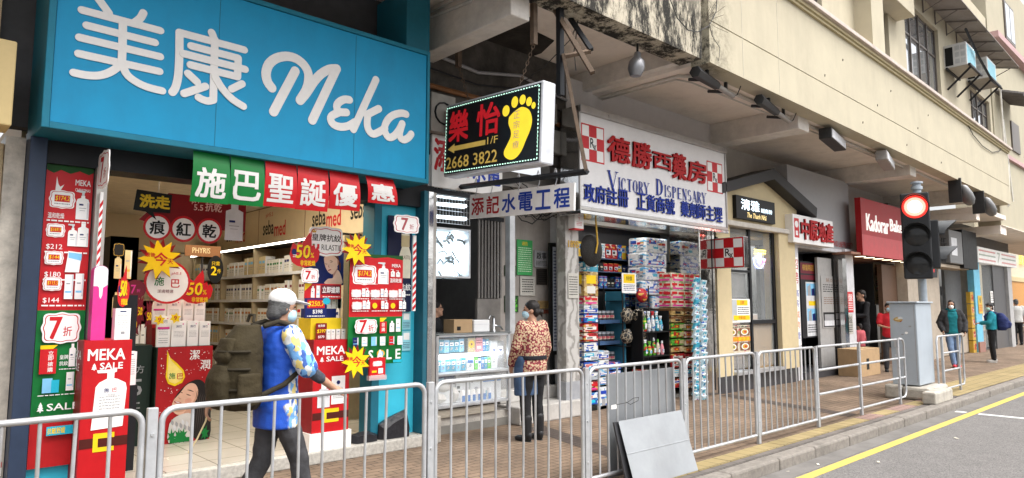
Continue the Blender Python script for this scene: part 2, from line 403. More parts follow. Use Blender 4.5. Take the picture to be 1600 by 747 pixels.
struct(mb.build('dark_paving_band',mat=bricks('dark_pavers', '564b45', '4b423c', '352e2a',.2,.1)))
m_yl = M('yellow_road_paint',(.55,.42,.1),.7,var=.08,scale=9,stain=(.25,.22,.15),stain_amt=.35)
mb = MB();mb.box((-3,3.13,ROADZ - .002),(60,3.24,ROADZ + .004));struct(mb.build('yellow_line',mat=m_yl))
mb = MB();mb.box((13.0,.2,ROADZ - .002),(13.12,3.1,ROADZ + .004));mb.box((13.0,3.27,ROADZ + .002),(13.12,3.42,ROADZ + .008));struct(mb.build('white_road_marking',mat=M('white_road_paint',(.72,.72,.7),.7,stain=(.3,.3,.3),stain_amt=.4)))
# litter flecks on the road
for i,(x,y) in enumerate([(6.1,3.38),(7.1,3.4),(8.2,2.9),(7.6,3.3),(10.4,2.7)]):
 l = random.uniform(.04,.1);a = random.random() * 3
 tag(MB().m(M('litter_paper', 'd8d0c0',.8)).prism(Fr((x,y,ROADZ + .009),(math.cos(a),math.sin(a),0),(-math.sin(a),math.cos(a),0)),[(0,0),(l,.01),(l * .8,l * .4),(.01,l * .3)],0,.003).build('litter_scrap'),
  'small pale scrap of litter lying on the asphalt beside the kerb', 'litter', 'litter scraps along the kerb')

# ================================================================ left building with overhang (over the first two shops)
m_cream = M('cream_paint',(.45,.41,.33),.75,var=.05,scale=2.2,bump=.06,bscale=30,stain=(.5,.44,.33),stain_amt=.4)
m_ceil = M('soffit_paint',(.83,.75,.67),.85,var=.07,scale=2,bump=.25,bscale=9,stain=(.5,.43,.36),stain_amt=.5)
m_rough = M('rough_render',(.68,.64,.59),.9,var=.13,scale=5,bump=.7,bscale=11,stain=(.45,.41,.37),stain_amt=.4)
m_soot_shade = M('soot_shade_plaster',(.035,.03,.026),.95,var=.5,scale=3,bump=.4,stain=(.1,.085,.07),stain_amt=.5)  # soot, with the gloom of the unlit recess put into the colour
def mould():
 m = M('mouldy_fascia',(.5,.45,.35),.85,var=.06,scale=3)
 N,L,b = nodes_of(m);src = b.inputs['Base Color'].links[0].from_socket
 tc = N.new('ShaderNodeTexCoord');sp = N.new('ShaderNodeSeparateXYZ');L.new(tc.outputs['Object'],sp.inputs[0])
 mp = N.new('ShaderNodeMapping');mp.inputs['Scale'].default_value = (1.6,1.6,.5);L.new(tc.outputs['Object'],mp.inputs[0])
 n1 = N.new('ShaderNodeTexNoise');n1.inputs['Scale'].default_value = 2.2;n1.inputs['Detail'].default_value = 11;n1.inputs['Roughness'].default_value = .8;L.new(mp.outputs[0],n1.inputs['Vector'])
 r1 = N.new('ShaderNodeMapRange');r1.inputs[1].default_value = .43;r1.inputs[2].default_value = .52;L.new(n1.outputs[0],r1.inputs[0])
 hz = N.new('ShaderNodeMapRange');hz.inputs[1].default_value = 6.15;hz.inputs[2].default_value = 5.55;L.new(sp.outputs[2],hz.inputs[0])
 n3 = N.new('ShaderNodeTexNoise');n3.inputs['Scale'].default_value = 28;n3.inputs['Detail'].default_value = 5;L.new(tc.outputs['Object'],n3.inputs['Vector'])
 r3 = N.new('ShaderNodeMapRange');r3.inputs[1].default_value = .1;r3.inputs[2].default_value = .38;L.new(n3.outputs[0],r3.inputs[0])
 ad = N.new('ShaderNodeMath');ad.operation = 'MULTIPLY';L.new(r1.outputs[0],ad.inputs[0]);L.new(hz.outputs[0],ad.inputs[1])
 a2 = N.new('ShaderNodeMath');a2.operation = 'MULTIPLY';L.new(ad.outputs[0],a2.inputs[0]);L.new(r3.outputs[0],a2.inputs[1])
 mm = N.new('ShaderNodeMix');mm.data_type = 'RGBA';L.new(a2.outputs[0],mm.inputs[0]);L.new(src,mm.inputs[6]);mm.inputs[7].default_value = (.022,.02,.016,1);L.new(mm.outputs[2],b.inputs['Base Color']);return m
lb = thing('corner_building', 'old grey building whose sooty mouldy overhang covers the turquoise pharmacy', 'building',(4,6.9,0))
MB().box((-8,4.9,5.0),(8.12,5.2,9.5)).build('fascia',lb,mat=mould())
MB().box((-8,4.893,4.965),(8.1,5.25,4.997)).build('drip_edge',lb,mat=MATS['mouldy_fascia'])
MB().box((-8,5.2,5.28),(8.1,8.6,5.45)).build('soffit',lb,mat=m_ceil)
MB().prism(Fr((0,0,5.265),(1,0,0),(0,1,0)),[(5.12,6.0),(5.6,6.15),(6.0,6.0),(6.3,6.3),(6.7,6.35),(6.9,6.8),(6.8,8.6),(5.12,8.6)],0,.012).build('soot_shade_patch',lb,mat=m_soot_shade)
MB().box((4.82,5.2,4.72),(5.1,8.6,5.28)).build('beam',lb,mat=m_rough,bevel=.015)
MB().box((7.98,5.2,4.98),(8.12,8.6,5.28)).build('beam',lb,mat=m_rough,bevel=.01)
MB().box((4.96,9.0,0),(7.8,9.2,5.3)).build('back_wall',lb,mat=m_soot_shade)
MB().box((4.95,6.97,3.7),(7.6,7.1,5.28)).build('upper_wall',lb,mat=M('grime_shade_wall',(.085,.077,.068),.9,var=.4,scale=4,bump=.4,stain=(.02,.018,.016),stain_amt=.8))  # grime tone, darkened further to stand for shade in the void
rr = random.Random(12)
for k in range(5):
 z = 3.95 + k * .22;q = MB();q.tube([(4.97,6.93 - .03 * (k % 2),z),(5.8,6.92,z - .12 * rr.random()),(6.6,6.92,z + .1 * rr.random()),(7.58,6.93,z - .1)],.012 + .012 * (k % 3),6);q.build('service_pipe',lb,True,mat=(dark,MATS['grey_pipe'] if 'grey_pipe' in MATS else grey,brown)[k % 3])
for x_,z_,w_,h_ in ((6.05,4.1,.3,.4),(6.9,4.3,.4,.3),(7.2,3.85,.25,.35)): MB().box((x_,6.86,z_),(x_ + w_,6.969,z_ + h_)).build('meter_box',lb,mat=M('meter_grey',(.2,.19,.17),.6,var=.2),bevel=.008)
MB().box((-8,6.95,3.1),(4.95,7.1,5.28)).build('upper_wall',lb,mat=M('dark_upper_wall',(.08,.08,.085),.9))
mb = MB();mb.tube([PX(640,45,4.8),PX(668,29,4.8),PX(735,2,4.8),PX(740,-8,4.8)],.022,8);mb.tube([(4.8,7.1,5.2),(4.8,5.3,5.2)],.012)
mb.build('conduit',lb,True,mat=M('grey_pipe',(.5,.5,.48),.5))
# left-hand neighbour: beige wall, yellow sign box
x0 = -6
lw = thing('tiled_wall', 'beige wall with a stainless edge strip left of the turquoise pharmacy', 'wall',(0,6.9,0))
MB().box((x0,6.85,0),(.70,7.1,2.92)).build('wall_face',lw,mat=M('beige_wall',(.5,.4,.25),.6,var=.1,scale=4,stain=(.35,.27,.17),stain_amt=.4))
MB().box((.703,6.8,0),(.84,7.1,2.98)).build('edge_strip',lw,mat=M('marble_strip',(.5,.46,.4),.35,var=.3,scale=9,stain=(.2,.18,.16),stain_amt=.5))
cd = card_q('paper_notice', 'small red and white paper notice low on the beige wall', 'notice',6.79,(0,722),(6,722),(-14,745),(-2,745),white,th=.004);cd.rect(red,0,.6,1,1).lines(grey,.1,.1,.9,.5,4);cd.done()
MB().box((x0,6.87,3.0),(.62,7.1,5.2)).build('upper_wall_face',lw,mat=M('ochre_wall',(.55,.43,.26),.7,var=.08,scale=4))
yb = thing('sign_box', 'pale yellow sign box cut off at the left edge of the view', 'sign',(.3,6.4,3.4))
X0,X1,Z0,Z1 = RQ(6.3,(-40,52),(28.5,64),(-50,190),(17.6,194))
MB().box((X0 - 2,6.3,Z0),(X1,6.62,Z1)).build('box',yb,bevel=.012,mat=M('yellow_box_paint',(.6,.46,.22),.5,var=.05))
MB().box((X0 - 2,6.29,Z0 + .2),(X1 - .16,6.296,Z1 - .2)).build('panel',yb,mat=M('dark_sign_panel',(.05,.03,.025),.4))
mb = MB();mb.box((-2,6.62,2.95),(.62,6.9,3.05));mb.build('bracket',yb,mat=dark)

# ================================================================ cream building on the right, over the footway (slightly turned)
Q0 = V((8.25,4.86,0));QA = math.atan2(.36,18.65);QL = 19.3
cb = thing('cream_apartment_building', 'long cream apartment building jutting out over the footway of the right-hand shops', 'building',Q0,QA)
cM = MW[cb.name];ci = cM.inverted()
qu = V((math.cos(QA),math.sin(QA),0));qn = V((math.sin(QA),-math.cos(QA),0))
def QP(u,v,off=0.):                  # sight line met with the cream facade (or a plane behind it) in its own frame
 d = ci.to_3x3() @ ray(u,v);o = ci @ V((0,0,EYE));t = (off - o.y) / d.y;return o + d * t
def QB(a,b): # box in facade frame
 x0,y0,z0 = [min(a[i],b[i]) for i in range(3)];x1,y1,z1 = [max(a[i],b[i]) for i in range(3)]
 return [cM @ V(p) for p in [(x0,y0,z0),(x1,y0,z0),(x1,y1,z0),(x0,y1,z0),(x0,y0,z1),(x1,y0,z1),(x1,y1,z1),(x0,y1,z1)]]
BF = [(0,3,2,1),(4,5,6,7),(0,1,5,4),(1,2,6,5),(2,3,7,6),(3,0,4,7)]
class QM(MB):
 def qbox(s,a,b): s.add(QB(a,b),BF);return s
 def qtube(s,path,r,n=8): s.tube([cM @ V(p) for p in path],r,n);return s
ZB,ZG,ZL = 4.95,5.55,6.72
def streaked():
 m = M('cream_facade',(.49,.44,.325),.75,var=.07,scale=1.4,bump=.05,bscale=30)
 N,L,b = nodes_of(m);src = b.inputs['Base Color'].links[0].from_socket
 tc = N.new('ShaderNodeTexCoord');mp = N.new('ShaderNodeMapping');mp.inputs['Scale'].default_value = (1.1,1.1,.33);L.new(tc.outputs['Object'],mp.inputs[0])
 n1 = N.new('ShaderNodeTexNoise');n1.inputs['Scale'].default_value = 1.3;n1.inputs['Detail'].default_value = 9;n1.inputs['Roughness'].default_value = .7;L.new(mp.outputs[0],n1.inputs['Vector'])
 r1 = N.new('ShaderNodeMapRange');r1.inputs[1].default_value = .48;r1.inputs[2].default_value = .78;r1.inputs[4].default_value = .45;L.new(n1.outputs[0],r1.inputs[0])
 mm = N.new('ShaderNodeMix');mm.data_type = 'RGBA';L.new(r1.outputs[0],mm.inputs[0]);L.new(src,mm.inputs[6]);mm.inputs[7].default_value = (.33,.285,.21,1)
 # mould at the party line with the old building
 sp = N.new('ShaderNodeSeparateXYZ');L.new(tc.outputs['Object'],sp.inputs[0])
 hx = N.new('ShaderNodeMapRange');hx.inputs[1].default_value = .75;hx.inputs[2].default_value = .0;L.new(sp.outputs[0],hx.inputs[0])
 n3 = N.new('ShaderNodeTexNoise');n3.inputs['Scale'].default_value = 7;n3.inputs['Detail'].default_value = 10;n3.inputs['Roughness'].default_value = .8;L.new(tc.outputs['Object'],n3.inputs['Vector'])
 r3 = N.new('ShaderNodeMapRange');r3.inputs[1].default_value = .45;r3.inputs[2].default_value = .6;L.new(n3.outputs[0],r3.inputs[0])
 a2 = N.new('ShaderNodeMath');a2.operation = 'MULTIPLY';L.new(hx.outputs[0],a2.inputs[0]);L.new(r3.outputs[0],a2.inputs[1])
 m3 = N.new('ShaderNodeMix');m3.data_type = 'RGBA';L.new(a2.outputs[0],m3.inputs[0]);L.new(mm.outputs[2],m3.inputs[6]);m3.inputs[7].default_value = (.05,.045,.035,1)
 L.new(m3.outputs[2],b.inputs['Base Color']);return m
m_fac = streaked()
q = QM();q.qbox((0,0,ZB),(QL,.3,ZG));q.qbox((0,.012,ZG),(QL,.3,ZG + .02));q.qbox((0,0,ZG + .02),(QL,.3,ZL));q.build('parapet_wall',cb,mat=m_fac)
m_ledge = M('pinkish_ledge',(.55,.47,.42),.75,var=.12,scale=6,stain=(.3,.26,.22),stain_amt=.5)
q = QM();q.qbox((-.02,-.14,ZL + .06),(QL + .05,.3,ZL + .14));q.build('ledge',cb,mat=m_ledge,bevel=.008)
q = QM();q.qbox((0,-.08,ZL),(QL + .02,.3,ZL + .058));q.qbox((0,-.045,ZL - .05),(QL,0,ZL - .002));q.build('ledge_moulding',cb,mat=M('ochre_moulding',(.48,.41,.25),.7,var=.1))
# vertical panel joints
q = QM()
for xx in (.95,2.15): q.qbox((xx,-.003,ZB + .02),(xx + .012,.0,ZL - .1));q.cut()
q.build_each('panel_joint',cb,mat=M('joint_grey',(.5,.46,.38),.8))
YU = .35   # upper wall stands back from the parapet
H2 = 11.5
wins = []   # (x0,x1,z0,z1)
def qw(tl,br): a = QP(*tl,YU);b = QP(*br,YU);return a.x,b.x,b.z,a.z
w1 = (7.75,8.9,ZL + .14,8.5)
w2 = (10.15,13.15,ZL + .14,9.3)
w3 = (16.4,19.0,ZL + .14,8.45)
w0 = (QP(1190,0,YU).x - 3,QP(1284,0,YU).x,ZL + .14,8.7)
holes = [w0,w1,w2,w3]
q = QM();xs = 0.0
for (a,b,c,d) in holes:
 q.qbox((xs,YU,ZL + .1),(a,YU + .3,H2));q.qbox((a,YU,d),(b,YU + .3,H2));xs = b
q.qbox((xs,YU,ZL + .1),(QL,YU + .3,H2));q.build('upper_wall',cb,mat=m_fac)
m_wf = M('bronze_window_frame',(.16,.14,.125),.45,.5);m_glass = glass('window_glass',(.5,.52,.54),.03,1.,1.)
MATS['window_glass'].node_tree.nodes['Principled BSDF'].inputs['Metallic'].default_value = .75
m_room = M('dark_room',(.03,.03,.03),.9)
for (a,b,c,d),nb in zip(holes,(4,2,4,4)):
 f = QM();t = .05
 for z0,z1 in ((c,c + t),(d - t,d),(c + (d - c) * .68,c + (d - c) * .68 + t)): f.qbox((a,YU + .1,z0),(b,YU + .16,z1))
 for i in range(nb + 1):
  xx = a + (b - a) * i / nb;f.qbox((max(a,xx - t / 2),YU + .085,c),(min(b,xx + t / 2),YU + .155,d))
 fo = f.build('window',cb,mat=m_wf)
 g = QM()
 for i in range(nb): g.qbox((a + (b - a) * (i + .06) / nb,YU + .125,c + .05),(a + (b - a) * (i + .94) / nb,YU + .13,d - .05))
 go = g.build('pane',fo,mat=m_glass)
 s = QM();s.qbox((a - .02,YU - .05,c - .06),(b + .02,YU + .1,c - .001));s.build('sill',fo,mat=m_ledge)
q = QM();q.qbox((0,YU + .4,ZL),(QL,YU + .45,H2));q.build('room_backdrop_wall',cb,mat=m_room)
# balcony slab stub, upper ledge
a = QP(1330,12,-.1);b_ = QP(1405,10,-.1)
q = QM();q.qbox((QP(1332,20,YU).x - .2,-.05,8.47),(QP(1398,20,YU).x + .1,YU,9.3));q.build('balcony_box',cb,mat=m_fac,bevel=.01)
q = QM();q.qbox((w1[0] - 1.1,-.0,ZL + .141),(w1[0] - .35,YU,8.47));q.build('pier',cb,mat=m_fac)
q = QM();q.qbox((QL - 11.5,.05,10.15),(QL + .1,YU,10.32));q.build('upper_ledge',cb,mat=m_ledge)
# soffit with beams
q = QM();q.qbox((.02,.3,5.12),(QL,3.4,5.3));q.build('soffit',cb,mat=m_ceil)
q = QM();q.qbox((.0,.3,4.97),(.14,3.2,5.12));q.build('beam',cb,mat=m_ceil,bevel=.01)
for xx in (3.52,9.75,15.6):
 q = QM();q.qbox((xx,.3,4.72),(xx + .45,3.4,5.12));q.build('beam',cb,mat=m_rough,bevel=.012)
q = QM();q.qbox((.0,.301,4.975),(QL,.55,5.119));q.build('edge_beam',cb,mat=m_ceil,bevel=.008)
q = QM();q.qbox((-.3,2.75,3.0),(QL,2.95,5.2));q.build('shop_wall_above',cb,mat=M('grey_shop_wall',(.55,.53,.5),.8,var=.08,scale=3,stain=(.35,.33,.3),stain_amt=.4))
q = QM();q.qtube([(.18,2.6,4.95),(.18,.62,4.95),(.3,.5,4.94),(.6,.45,4.94),(6,.45,4.94),(17.6,.45,4.94)],.028);q.qtube([(.24,2.6,4.93),(.25,.7,4.93),(.5,.6,4.92),(9,.52,4.93)],.014)
q.build('conduit',cb,True,mat=M('painted_pipe',(.58,.55,.5),.5))
q = QM()
for k in range(9):
 xx = 4 + k * .9;q.qtube([(xx,-.006,5.7 + .6 * math.sin(k * 2.1)),(xx + .01,-.006,5.74 + .6 * math.sin(k * 2.1))],.007,6);q.cut()
q.build_each('wall_plug',cb,mat=dark)
# cable loops on the facade
q = QM();c1 = [QP(u,v,-.03) for u,v in [(1510,190),(1520,210),(1535,228),(1550,238),(1562,236),(1570,225)]];q.qtube(c1,.012,6);q.cut()
c2 = [QP(u,v,-.03) for u,v in [(1046,-4),(1058,28),(1075,47),(1090,50),(1108,40),(1119,18),(1120,-4)]];q.qtube(c2,.007,6);q.cut()
c3 = [QP(u,v,-.03) for u,v in [(1106,22),(1112,55),(1125,75),(1123,95)]];q.qtube(c3,.004,5);q.build_each('cable',cb,True,mat=M('black_cable',(.03,.03,.03),.5))
# dry weed in the crack
wd = QM();c = QP(1104,32,-.02)
for k in range(13):
 a = random.uniform(0,6.28);l = random.uniform(.1,.32);wd.qtube([c,c + V((math.cos(a) * l * .5,-.05,math.sin(a) * l * .5)),c + V((math.cos(a) * l,-.08 - random.random() * .1,math.sin(a) * l * 1.1))],.003,4)
tag(wd.build('dry_weed',mat=M('dry_twigs',(.16,.14,.11),.9)), 'dry straggly weed growing from the crack between the two buildings', 'plant')

# air conditioners + rack + awning of the cream building
m_ac = M('ac_casing',(.55,.55,.54),.5,var=.06);m_acg = M('ac_grille',(.25,.52,.62),.5,var=.1)
def ac(x,z,label,wd=.75,dp=.95,hh=.52):
 t = thing('air_conditioner',label, 'air conditioner',cM @ V((x,-.35,z)),QA, 'air conditioners on the cream building')
 q = QM();q.qbox((x,-.2,z),(x + wd,.36,z + hh));q.build('casing',t,bevel=.012,mat=m_ac)
 q = QM()
 for i in range(7): q.qbox((x + .06 + i * (wd - .12) / 7,-.206,z + .06),(x + .06 + (i + .75) * (wd - .12) / 7,-.201,z + hh - .06))
 q.build('grille',t,mat=m_acg)
 q = QM()
 for i in range(3):
  for j in range(2): q.qbox((x - .006,-.17 + j * .14,z + .08 + i * .19),(x - .001,-.06 + j * .14,z + .21 + i * .19))
 q.build('side_vent',t,mat=M('ac_vent',(.42,.43,.43),.6))
 q = QM();q.qbox((x - .007,.13,z + .05),(x - .001,.32,z + hh - .08));q.build('dark_side_panel',t,mat=black)
 return t
RK = ((13.6,8.3),(16.1,8.52))
ac(13.62,8.3, 'white window air conditioner on the black wall rack, nearer of two',1.05,.55,.66);ac(16.12,8.52, 'white window air conditioner on the black wall rack, farther of two',1.15,.55,.66)
rk = thing('wall_rack', 'black steel rack carrying two white air conditioners on the cream facade', 'rack',cM @ V((13.6,0,8)),QA)
for x_,z_ in RK:
 for a,b in (((x_ - .1,-.3,z_ - .07),(x_ + 1.3,-.24,z_ - .015)),((x_ - .1,.25,z_ - .07),(x_ + 1.3,.3,z_ - .015))): q = QM();q.qbox(a,b);q.build('rail',rk,mat=dark)
 q = QM();q.qbox((x_ - .05,-.24,z_ - .04),(x_ + 1.25,.24,z_ - .02));q.build('tray',rk,mat=M('rack_tray',(.3,.27,.22),.6))
 for xx in (x_ + .1,x_ + 1.1): q = QM();q.qtube([(xx,-.26,z_ - .07),(xx,.33,z_ - .6)],.03,4);q.build('brace',rk,mat=dark)
q = QM();q.qtube([(13.3,-.28,9.2),(14.6,-.28,8.75),(16.2,-.28,8.4),(17.5,-.28,8.45)],.035,4);q.build('front_bar',rk,mat=dark)
aw = thing('metal_awning', 'grey metal sheet awning on brackets above the windows of the cream building', 'awning',cM @ V((w2[1],0,9)),QA)
ax0,ax1 = 9.5,QL + .3
q = QM();P = [cM @ V(p) for p in [(ax0,YU,9.82),(ax1,YU,9.82),(ax1,-.45,9.62),(ax0,-.45,9.62),(ax0,YU,9.84),(ax1,YU,9.84),(ax1,-.45,9.64),(ax0,-.45,9.64)]]
q.add(P,BF);q.build('sheet',aw,mat=M('awning_sheet',(.3,.27,.25),.6,var=.15,scale=3,stain=(.2,.15,.1),stain_amt=.5))
q = QM();n = 9
for i in range(n + 1):
 xx = ax0 + .05 + (ax1 - ax0 - .1) * i / n;q.qtube([(xx,YU,9.79),(xx,-.43,9.59)],.018,4);q.qtube([(xx,YU - .01,9.4),(xx,-.2,9.63)],.014,4);q.qtube([(xx,YU - .02,9.38),(xx,YU - .02,9.78)],.016,4);q.cut()
q.build_each('bracket',aw,mat=M('awning_steel',(.17,.15,.14),.6))

# far building past the cream one (next corner)
fb = thing('far_cream_building', 'cream building with a pink band beyond the end of the long cream building', 'building',(30,7,0))
m_fc = M('far_cream_paint',(.43,.39,.29),.8,var=.06,scale=1.5,stain=(.5,.44,.3),stain_amt=.45)
E0 = cM @ V((QL,0,0))
MB().box((E0.x + .02,5.55,4.3),(60,6.2,14)).build('wall',fb,mat=m_fc)
zq = PY(1585,78,5.3).z;zr_ = PY(1585,250,5.45).z;zc_ = PY(1582,142,5.0).z
MB().box((E0.x + .3,5.3,zq - .12),(60,5.548,zq + .1)).build('band',fb,mat=M('pink_band',(.5,.33,.33),.75,var=.1))
MB().box((E0.x + .1,5.45,zr_ - .07),(60,5.548,zr_ + .07)).build('band',fb,mat=MATS['pink_band'])
q = MB();n = 14
for i in range(n): q.tube([(E0.x + .5 + i * .16,5.55,zc_ + .2),(E0.x + .5 + i * .16,4.75,zc_ - .1)],.075,6)
q.build('corrugated_awning',fb,mat=M('corrugated_sheet',(.13,.12,.115),.7,var=.3))
q = MB();q.box((E0.x + 2.4,5.5,zc_ - 1.6),(E0.x + 3.6,5.546,zc_ - .5));q.build('window',fb,mat=m_wf);q = MB();q.box((E0.x + 2.6,5.5,zq + .5),(E0.x + 4.1,5.548,zq + 2))
wo = q.build('window',fb,mat=m_wf);q = MB();q.box((E0.x + 2.7,5.49,zq + .6),(E0.x + 3.3,5.499,zq + 1.9));q.box((E0.x + 3.4,5.49,zq + .6),(E0.x + 4.0,5.499,zq + 1.9));q.build('pane',wo,mat=m_glass)
q = MB();q.tube([PX(1574,258,E0.x + .3),PX(1576,300,E0.x + .2),PX(1570,318,E0.x)],.05);q.tube([(E0.x + .25,5.35,9),(E0.x + .25,5.35,5.0),(E0.x - .5,5.2,4.86)],.03);q.tube([(E0.x + .6,5.4,8),(E0.x + 1.2,5.4,5.2)],.03);q.build('drain_pipe',fb,True,mat=M('white_pipe',(.7,.68,.62),.5))
MB().box((E0.x + .02,5.5,4.28),(60,8.2,4.299)).build('soffit',fb,mat=m_ceil)
q = MB();q.box((E0.x - .1,5.55,4.0),(E0.x + .7,8.2,4.277));q.build('beam',fb,mat=m_ceil)
# lowered ceiling between the cream building's end and the far building
MB().box((24.3,5.4,4.45),(E0.x + .01,8.2,4.6)).build('lower_soffit',cb,mat=m_ceil)
q = MB();q.box((24.32,5.5,4.2),(24.7,8.1,4.449));q.build('beam',cb,mat=m_ceil,bevel=.01)
# ================================================================ turquoise pharmacy: shop unit
m_turq = M('turquoise_paint',(.006,.27,.5),.6,var=.07,scale=2.5,stain=(.006,.17,.33),stain_amt=.45,spec=.3)
m_turqd = M('dark_turquoise_paint',(.012,.13,.19),.5,var=.08)
m_turqb = M('bright_turquoise_panel',(.05,.5,.68),.35,var=.05)
m_tile = bricks('white_floor_tiles', 'b8b2a6', 'b2aca0', '7d766a',.45,.45,off=0,rough=.25,ms=.006,bump=.1,var=.06)
m_int = M('shop_beige',(.52,.42,.28),.6,var=.05,scale=2)
m_alu = M('aluminium_frame',(.42,.40,.37),.4,.6,var=.15)
m_ste = M('polished_steel',(.6,.6,.6),.12,1.,var=.08,scale=3,bump=.25,bscale=4)
ph = thing('pharmacy_shop', 'turquoise pharmacy with an open tiled front crowded with red sale boards', 'shop',(2.9,6.9,0))
MB().box((.86,6.66,0),(4.93,14.2,.13)).build('floor',ph,mat=m_tile)
MB().box((.86,6.56,0),(4.93,6.658,.125)).build('step',ph,bevel=.012,mat=M('granite_step',(.42,.4,.36),.8,var=.25,scale=30))
MB().box((.86,14.0,.13),(4.95,14.2,3.3)).build('back_wall',ph,mat=m_int)
MB().box((.84,7.1,.13),(.98,14,3.3)).build('side_wall',ph,mat=m_int)
MB().box((4.83,6.97,.13),(4.95,14,3.3)).build('side_wall',ph,mat=M('shelf_back',(.2,.14,.08),.6))
MB().box((.86,7.0,3.28),(4.95,14,3.35)).build('ceiling',ph,mat=M('shop_ceiling',(.6,.5,.36),.7))
MB().box((.86,6.7,2.78),(4.93,7.0,3.05)).build('lintel',ph,mat=dark)
MB().box((.845,6.62,.13),(.965,6.95,2.97)).build('frame_post',ph,mat=M('navy_frame',(.025,.04,.075),.45),bevel=.006)
MB().box((1.335,6.66,.13),(1.42,6.95,2.79)).build('frame_post',ph,mat=m_alu,bevel=.006)
MB().box((4.1,6.7,.13),(4.2,6.95,2.79)).build('frame_post',ph,mat=m_turqd,bevel=.006)
MB().box((4.73,6.62,.13),(4.79,6.95,2.97)).build('frame_post',ph,mat=M('teal_post',(.02,.12,.17),.45),bevel=.006)
MB().box((4.795,6.62,0),(4.87,6.95,2.97)).build('frame_post',ph,mat=m_ste,bevel=.006)
MB().box((4.875,6.66,.3),(4.945,6.95,2.97)).build('frame_post',ph,mat=m_alu,bevel=.006)
MB().box((4.8,6.6,0),(5.0,6.96,.31)).build('pillar_base',ph,mat=M('old_concrete',(.42,.39,.35),.9,var=.2,bump=.4,stain=(.2,.18,.15)),bevel=.015)
MB().box((.966,6.8,.13),(1.334,6.9,2.79)).build('side_panel',ph,mat=m_turqb)
MB().box((4.201,6.8,.13),(4.729,6.9,2.79)).build('side_panel',ph,mat=m_turqb)
for z in (1.5,2.05,2.6): MB().box((.985,13.96,z),(4.8,13.995,z + .02)).build('wall_rail',ph,mat=dark)
for i,y in enumerate((7.65,8.8)):
 t = thing('added_light_panel',('nearer' if i == 0 else 'farther') + ' unseen light panel added to brighten the turquoise pharmacy', 'lamp',(2.9,y,3.26))  # glowing panels added out of view to brighten the shop interior
 MB().box((1.6,y - .5,3.262),(4.2,y + .5,3.279)).build('added_glow_sheet',t,mat=M('added_interior_glow',(1,.9,.74),.5,emit=3.4,var=.02))
# header panels with lettering over the shelves on the right wall
fr = Fr((4.82,13.6,2.6),(0,-1,0),(0,0,1))
hd = thing('shelf_header', 'beige header band with black and red lettering above the pharmacy shelves', 'sign',(4.8,11,2.6))
MB().m(M('header_beige',(.66,.53,.34),.5,var=.04)).fbox(fr,0,0,6.3,.66,-.02,0).build('board',hd)
tx = MB()
for a in (.5,2.15,3.95,5.1):
 tx.m(black).text(fr, 'seba',a,.2,.42,.24,.003,.02);tx.m(red).text(fr, 'med',a + .45,.15,.42,.24,.003,.02)
 tx.m(red).text(fr, 'pH5.5',a + .1,.48,.28,.09,.003,.01)
tx.build('lettering',hd)
q = MB().m(maroon)
for a in (1.95,3.7): q.fbox(fr,a,.005,a + .006,.655,0,.004);q.cut()
q.build_each('panel_joint',hd)
sl = thing('strip_light', 'thin glowing strip light along the top of the pharmacy shelves', 'lamp',(4.5,11,2.55))
MB().box((4.46,8.2,2.53),(4.82,13.9,2.575)).build('housing',sl,mat=dark)
MB().box((4.44,8.2,2.535),(4.458,13.9,2.56)).build('tube',sl,mat=M('strip_glow',(1,.92,.78),.5,emit=5,var=.02))
sh = thing('wall_shelving', 'long beige wall shelving on the right side of the pharmacy', 'shelf',(4.7,11,.13))
SZ = [.55,.95,1.32,1.7,2.1]
for z in SZ: MB().box((4.5,8.1,z - .025),(4.825,13.9,z)).build('shelf',sh,mat=M('shelf_beige',(.42,.34,.22),.5))
for y in (8.1,9.55,11.0,12.4,13.9): MB().box((4.49,y - .03,.13),(4.828,y + .03,2.53)).build('upright',sh,mat=MATS['shelf_beige'])
for z in SZ: MB().box((4.482,8.1,z - .035),(4.498,13.9,z + .008)).build('price_rail',sh,mat=lgrey)
# cartons on the shelves: one of each kind, then copies
def proto_box(name,w,d,h,body,bands,label,cat,group=None,bevel=0.,z0=0,tilt=None):
 q = MB().m(body).box((-w / 2,-d / 2,0),(w / 2,d / 2,h))
 for m_,side,a0,b0,a1,b1 in bands:
  fr = {'f': Fr((-w / 2,-d / 2 - .001,0),(1,0,0),(0,0,1)), 's': Fr((-w / 2 - .001,d / 2,0),(0,-1,0),(0,0,1)), 't': Fr((-w / 2,-d / 2,h + .001),(1,0,0),(0,1,0))}[side]
  W = {'f': w, 's': d, 't': w}[side];Hh = {'f': h, 's': h, 't': d}[side]
  q.d += .0003;q.m(m_).rect(fr,a0 * W,b0 * Hh,a1 * W,b1 * Hh,q.d)
 o = q.build(name,None,bevel=bevel);tag(o,label,cat,group);return o
def place(o,loc,rz=0.,first=None,label=None,group=None):
 if not o.get('used'):
  o['used'] = 1;c = o
 else:
  c = o.copy();COL.objects.link(c)
 c.location = loc;c.rotation_euler = (0,0,rz)
 if label: c['label'] = label
 if group: c['group'] = group
 return c
ordn = ['lowest', 'second lowest', 'middle', 'second highest', 'top']
m_wb = M('carton_white',(.72,.7,.65),.45,var=.04)
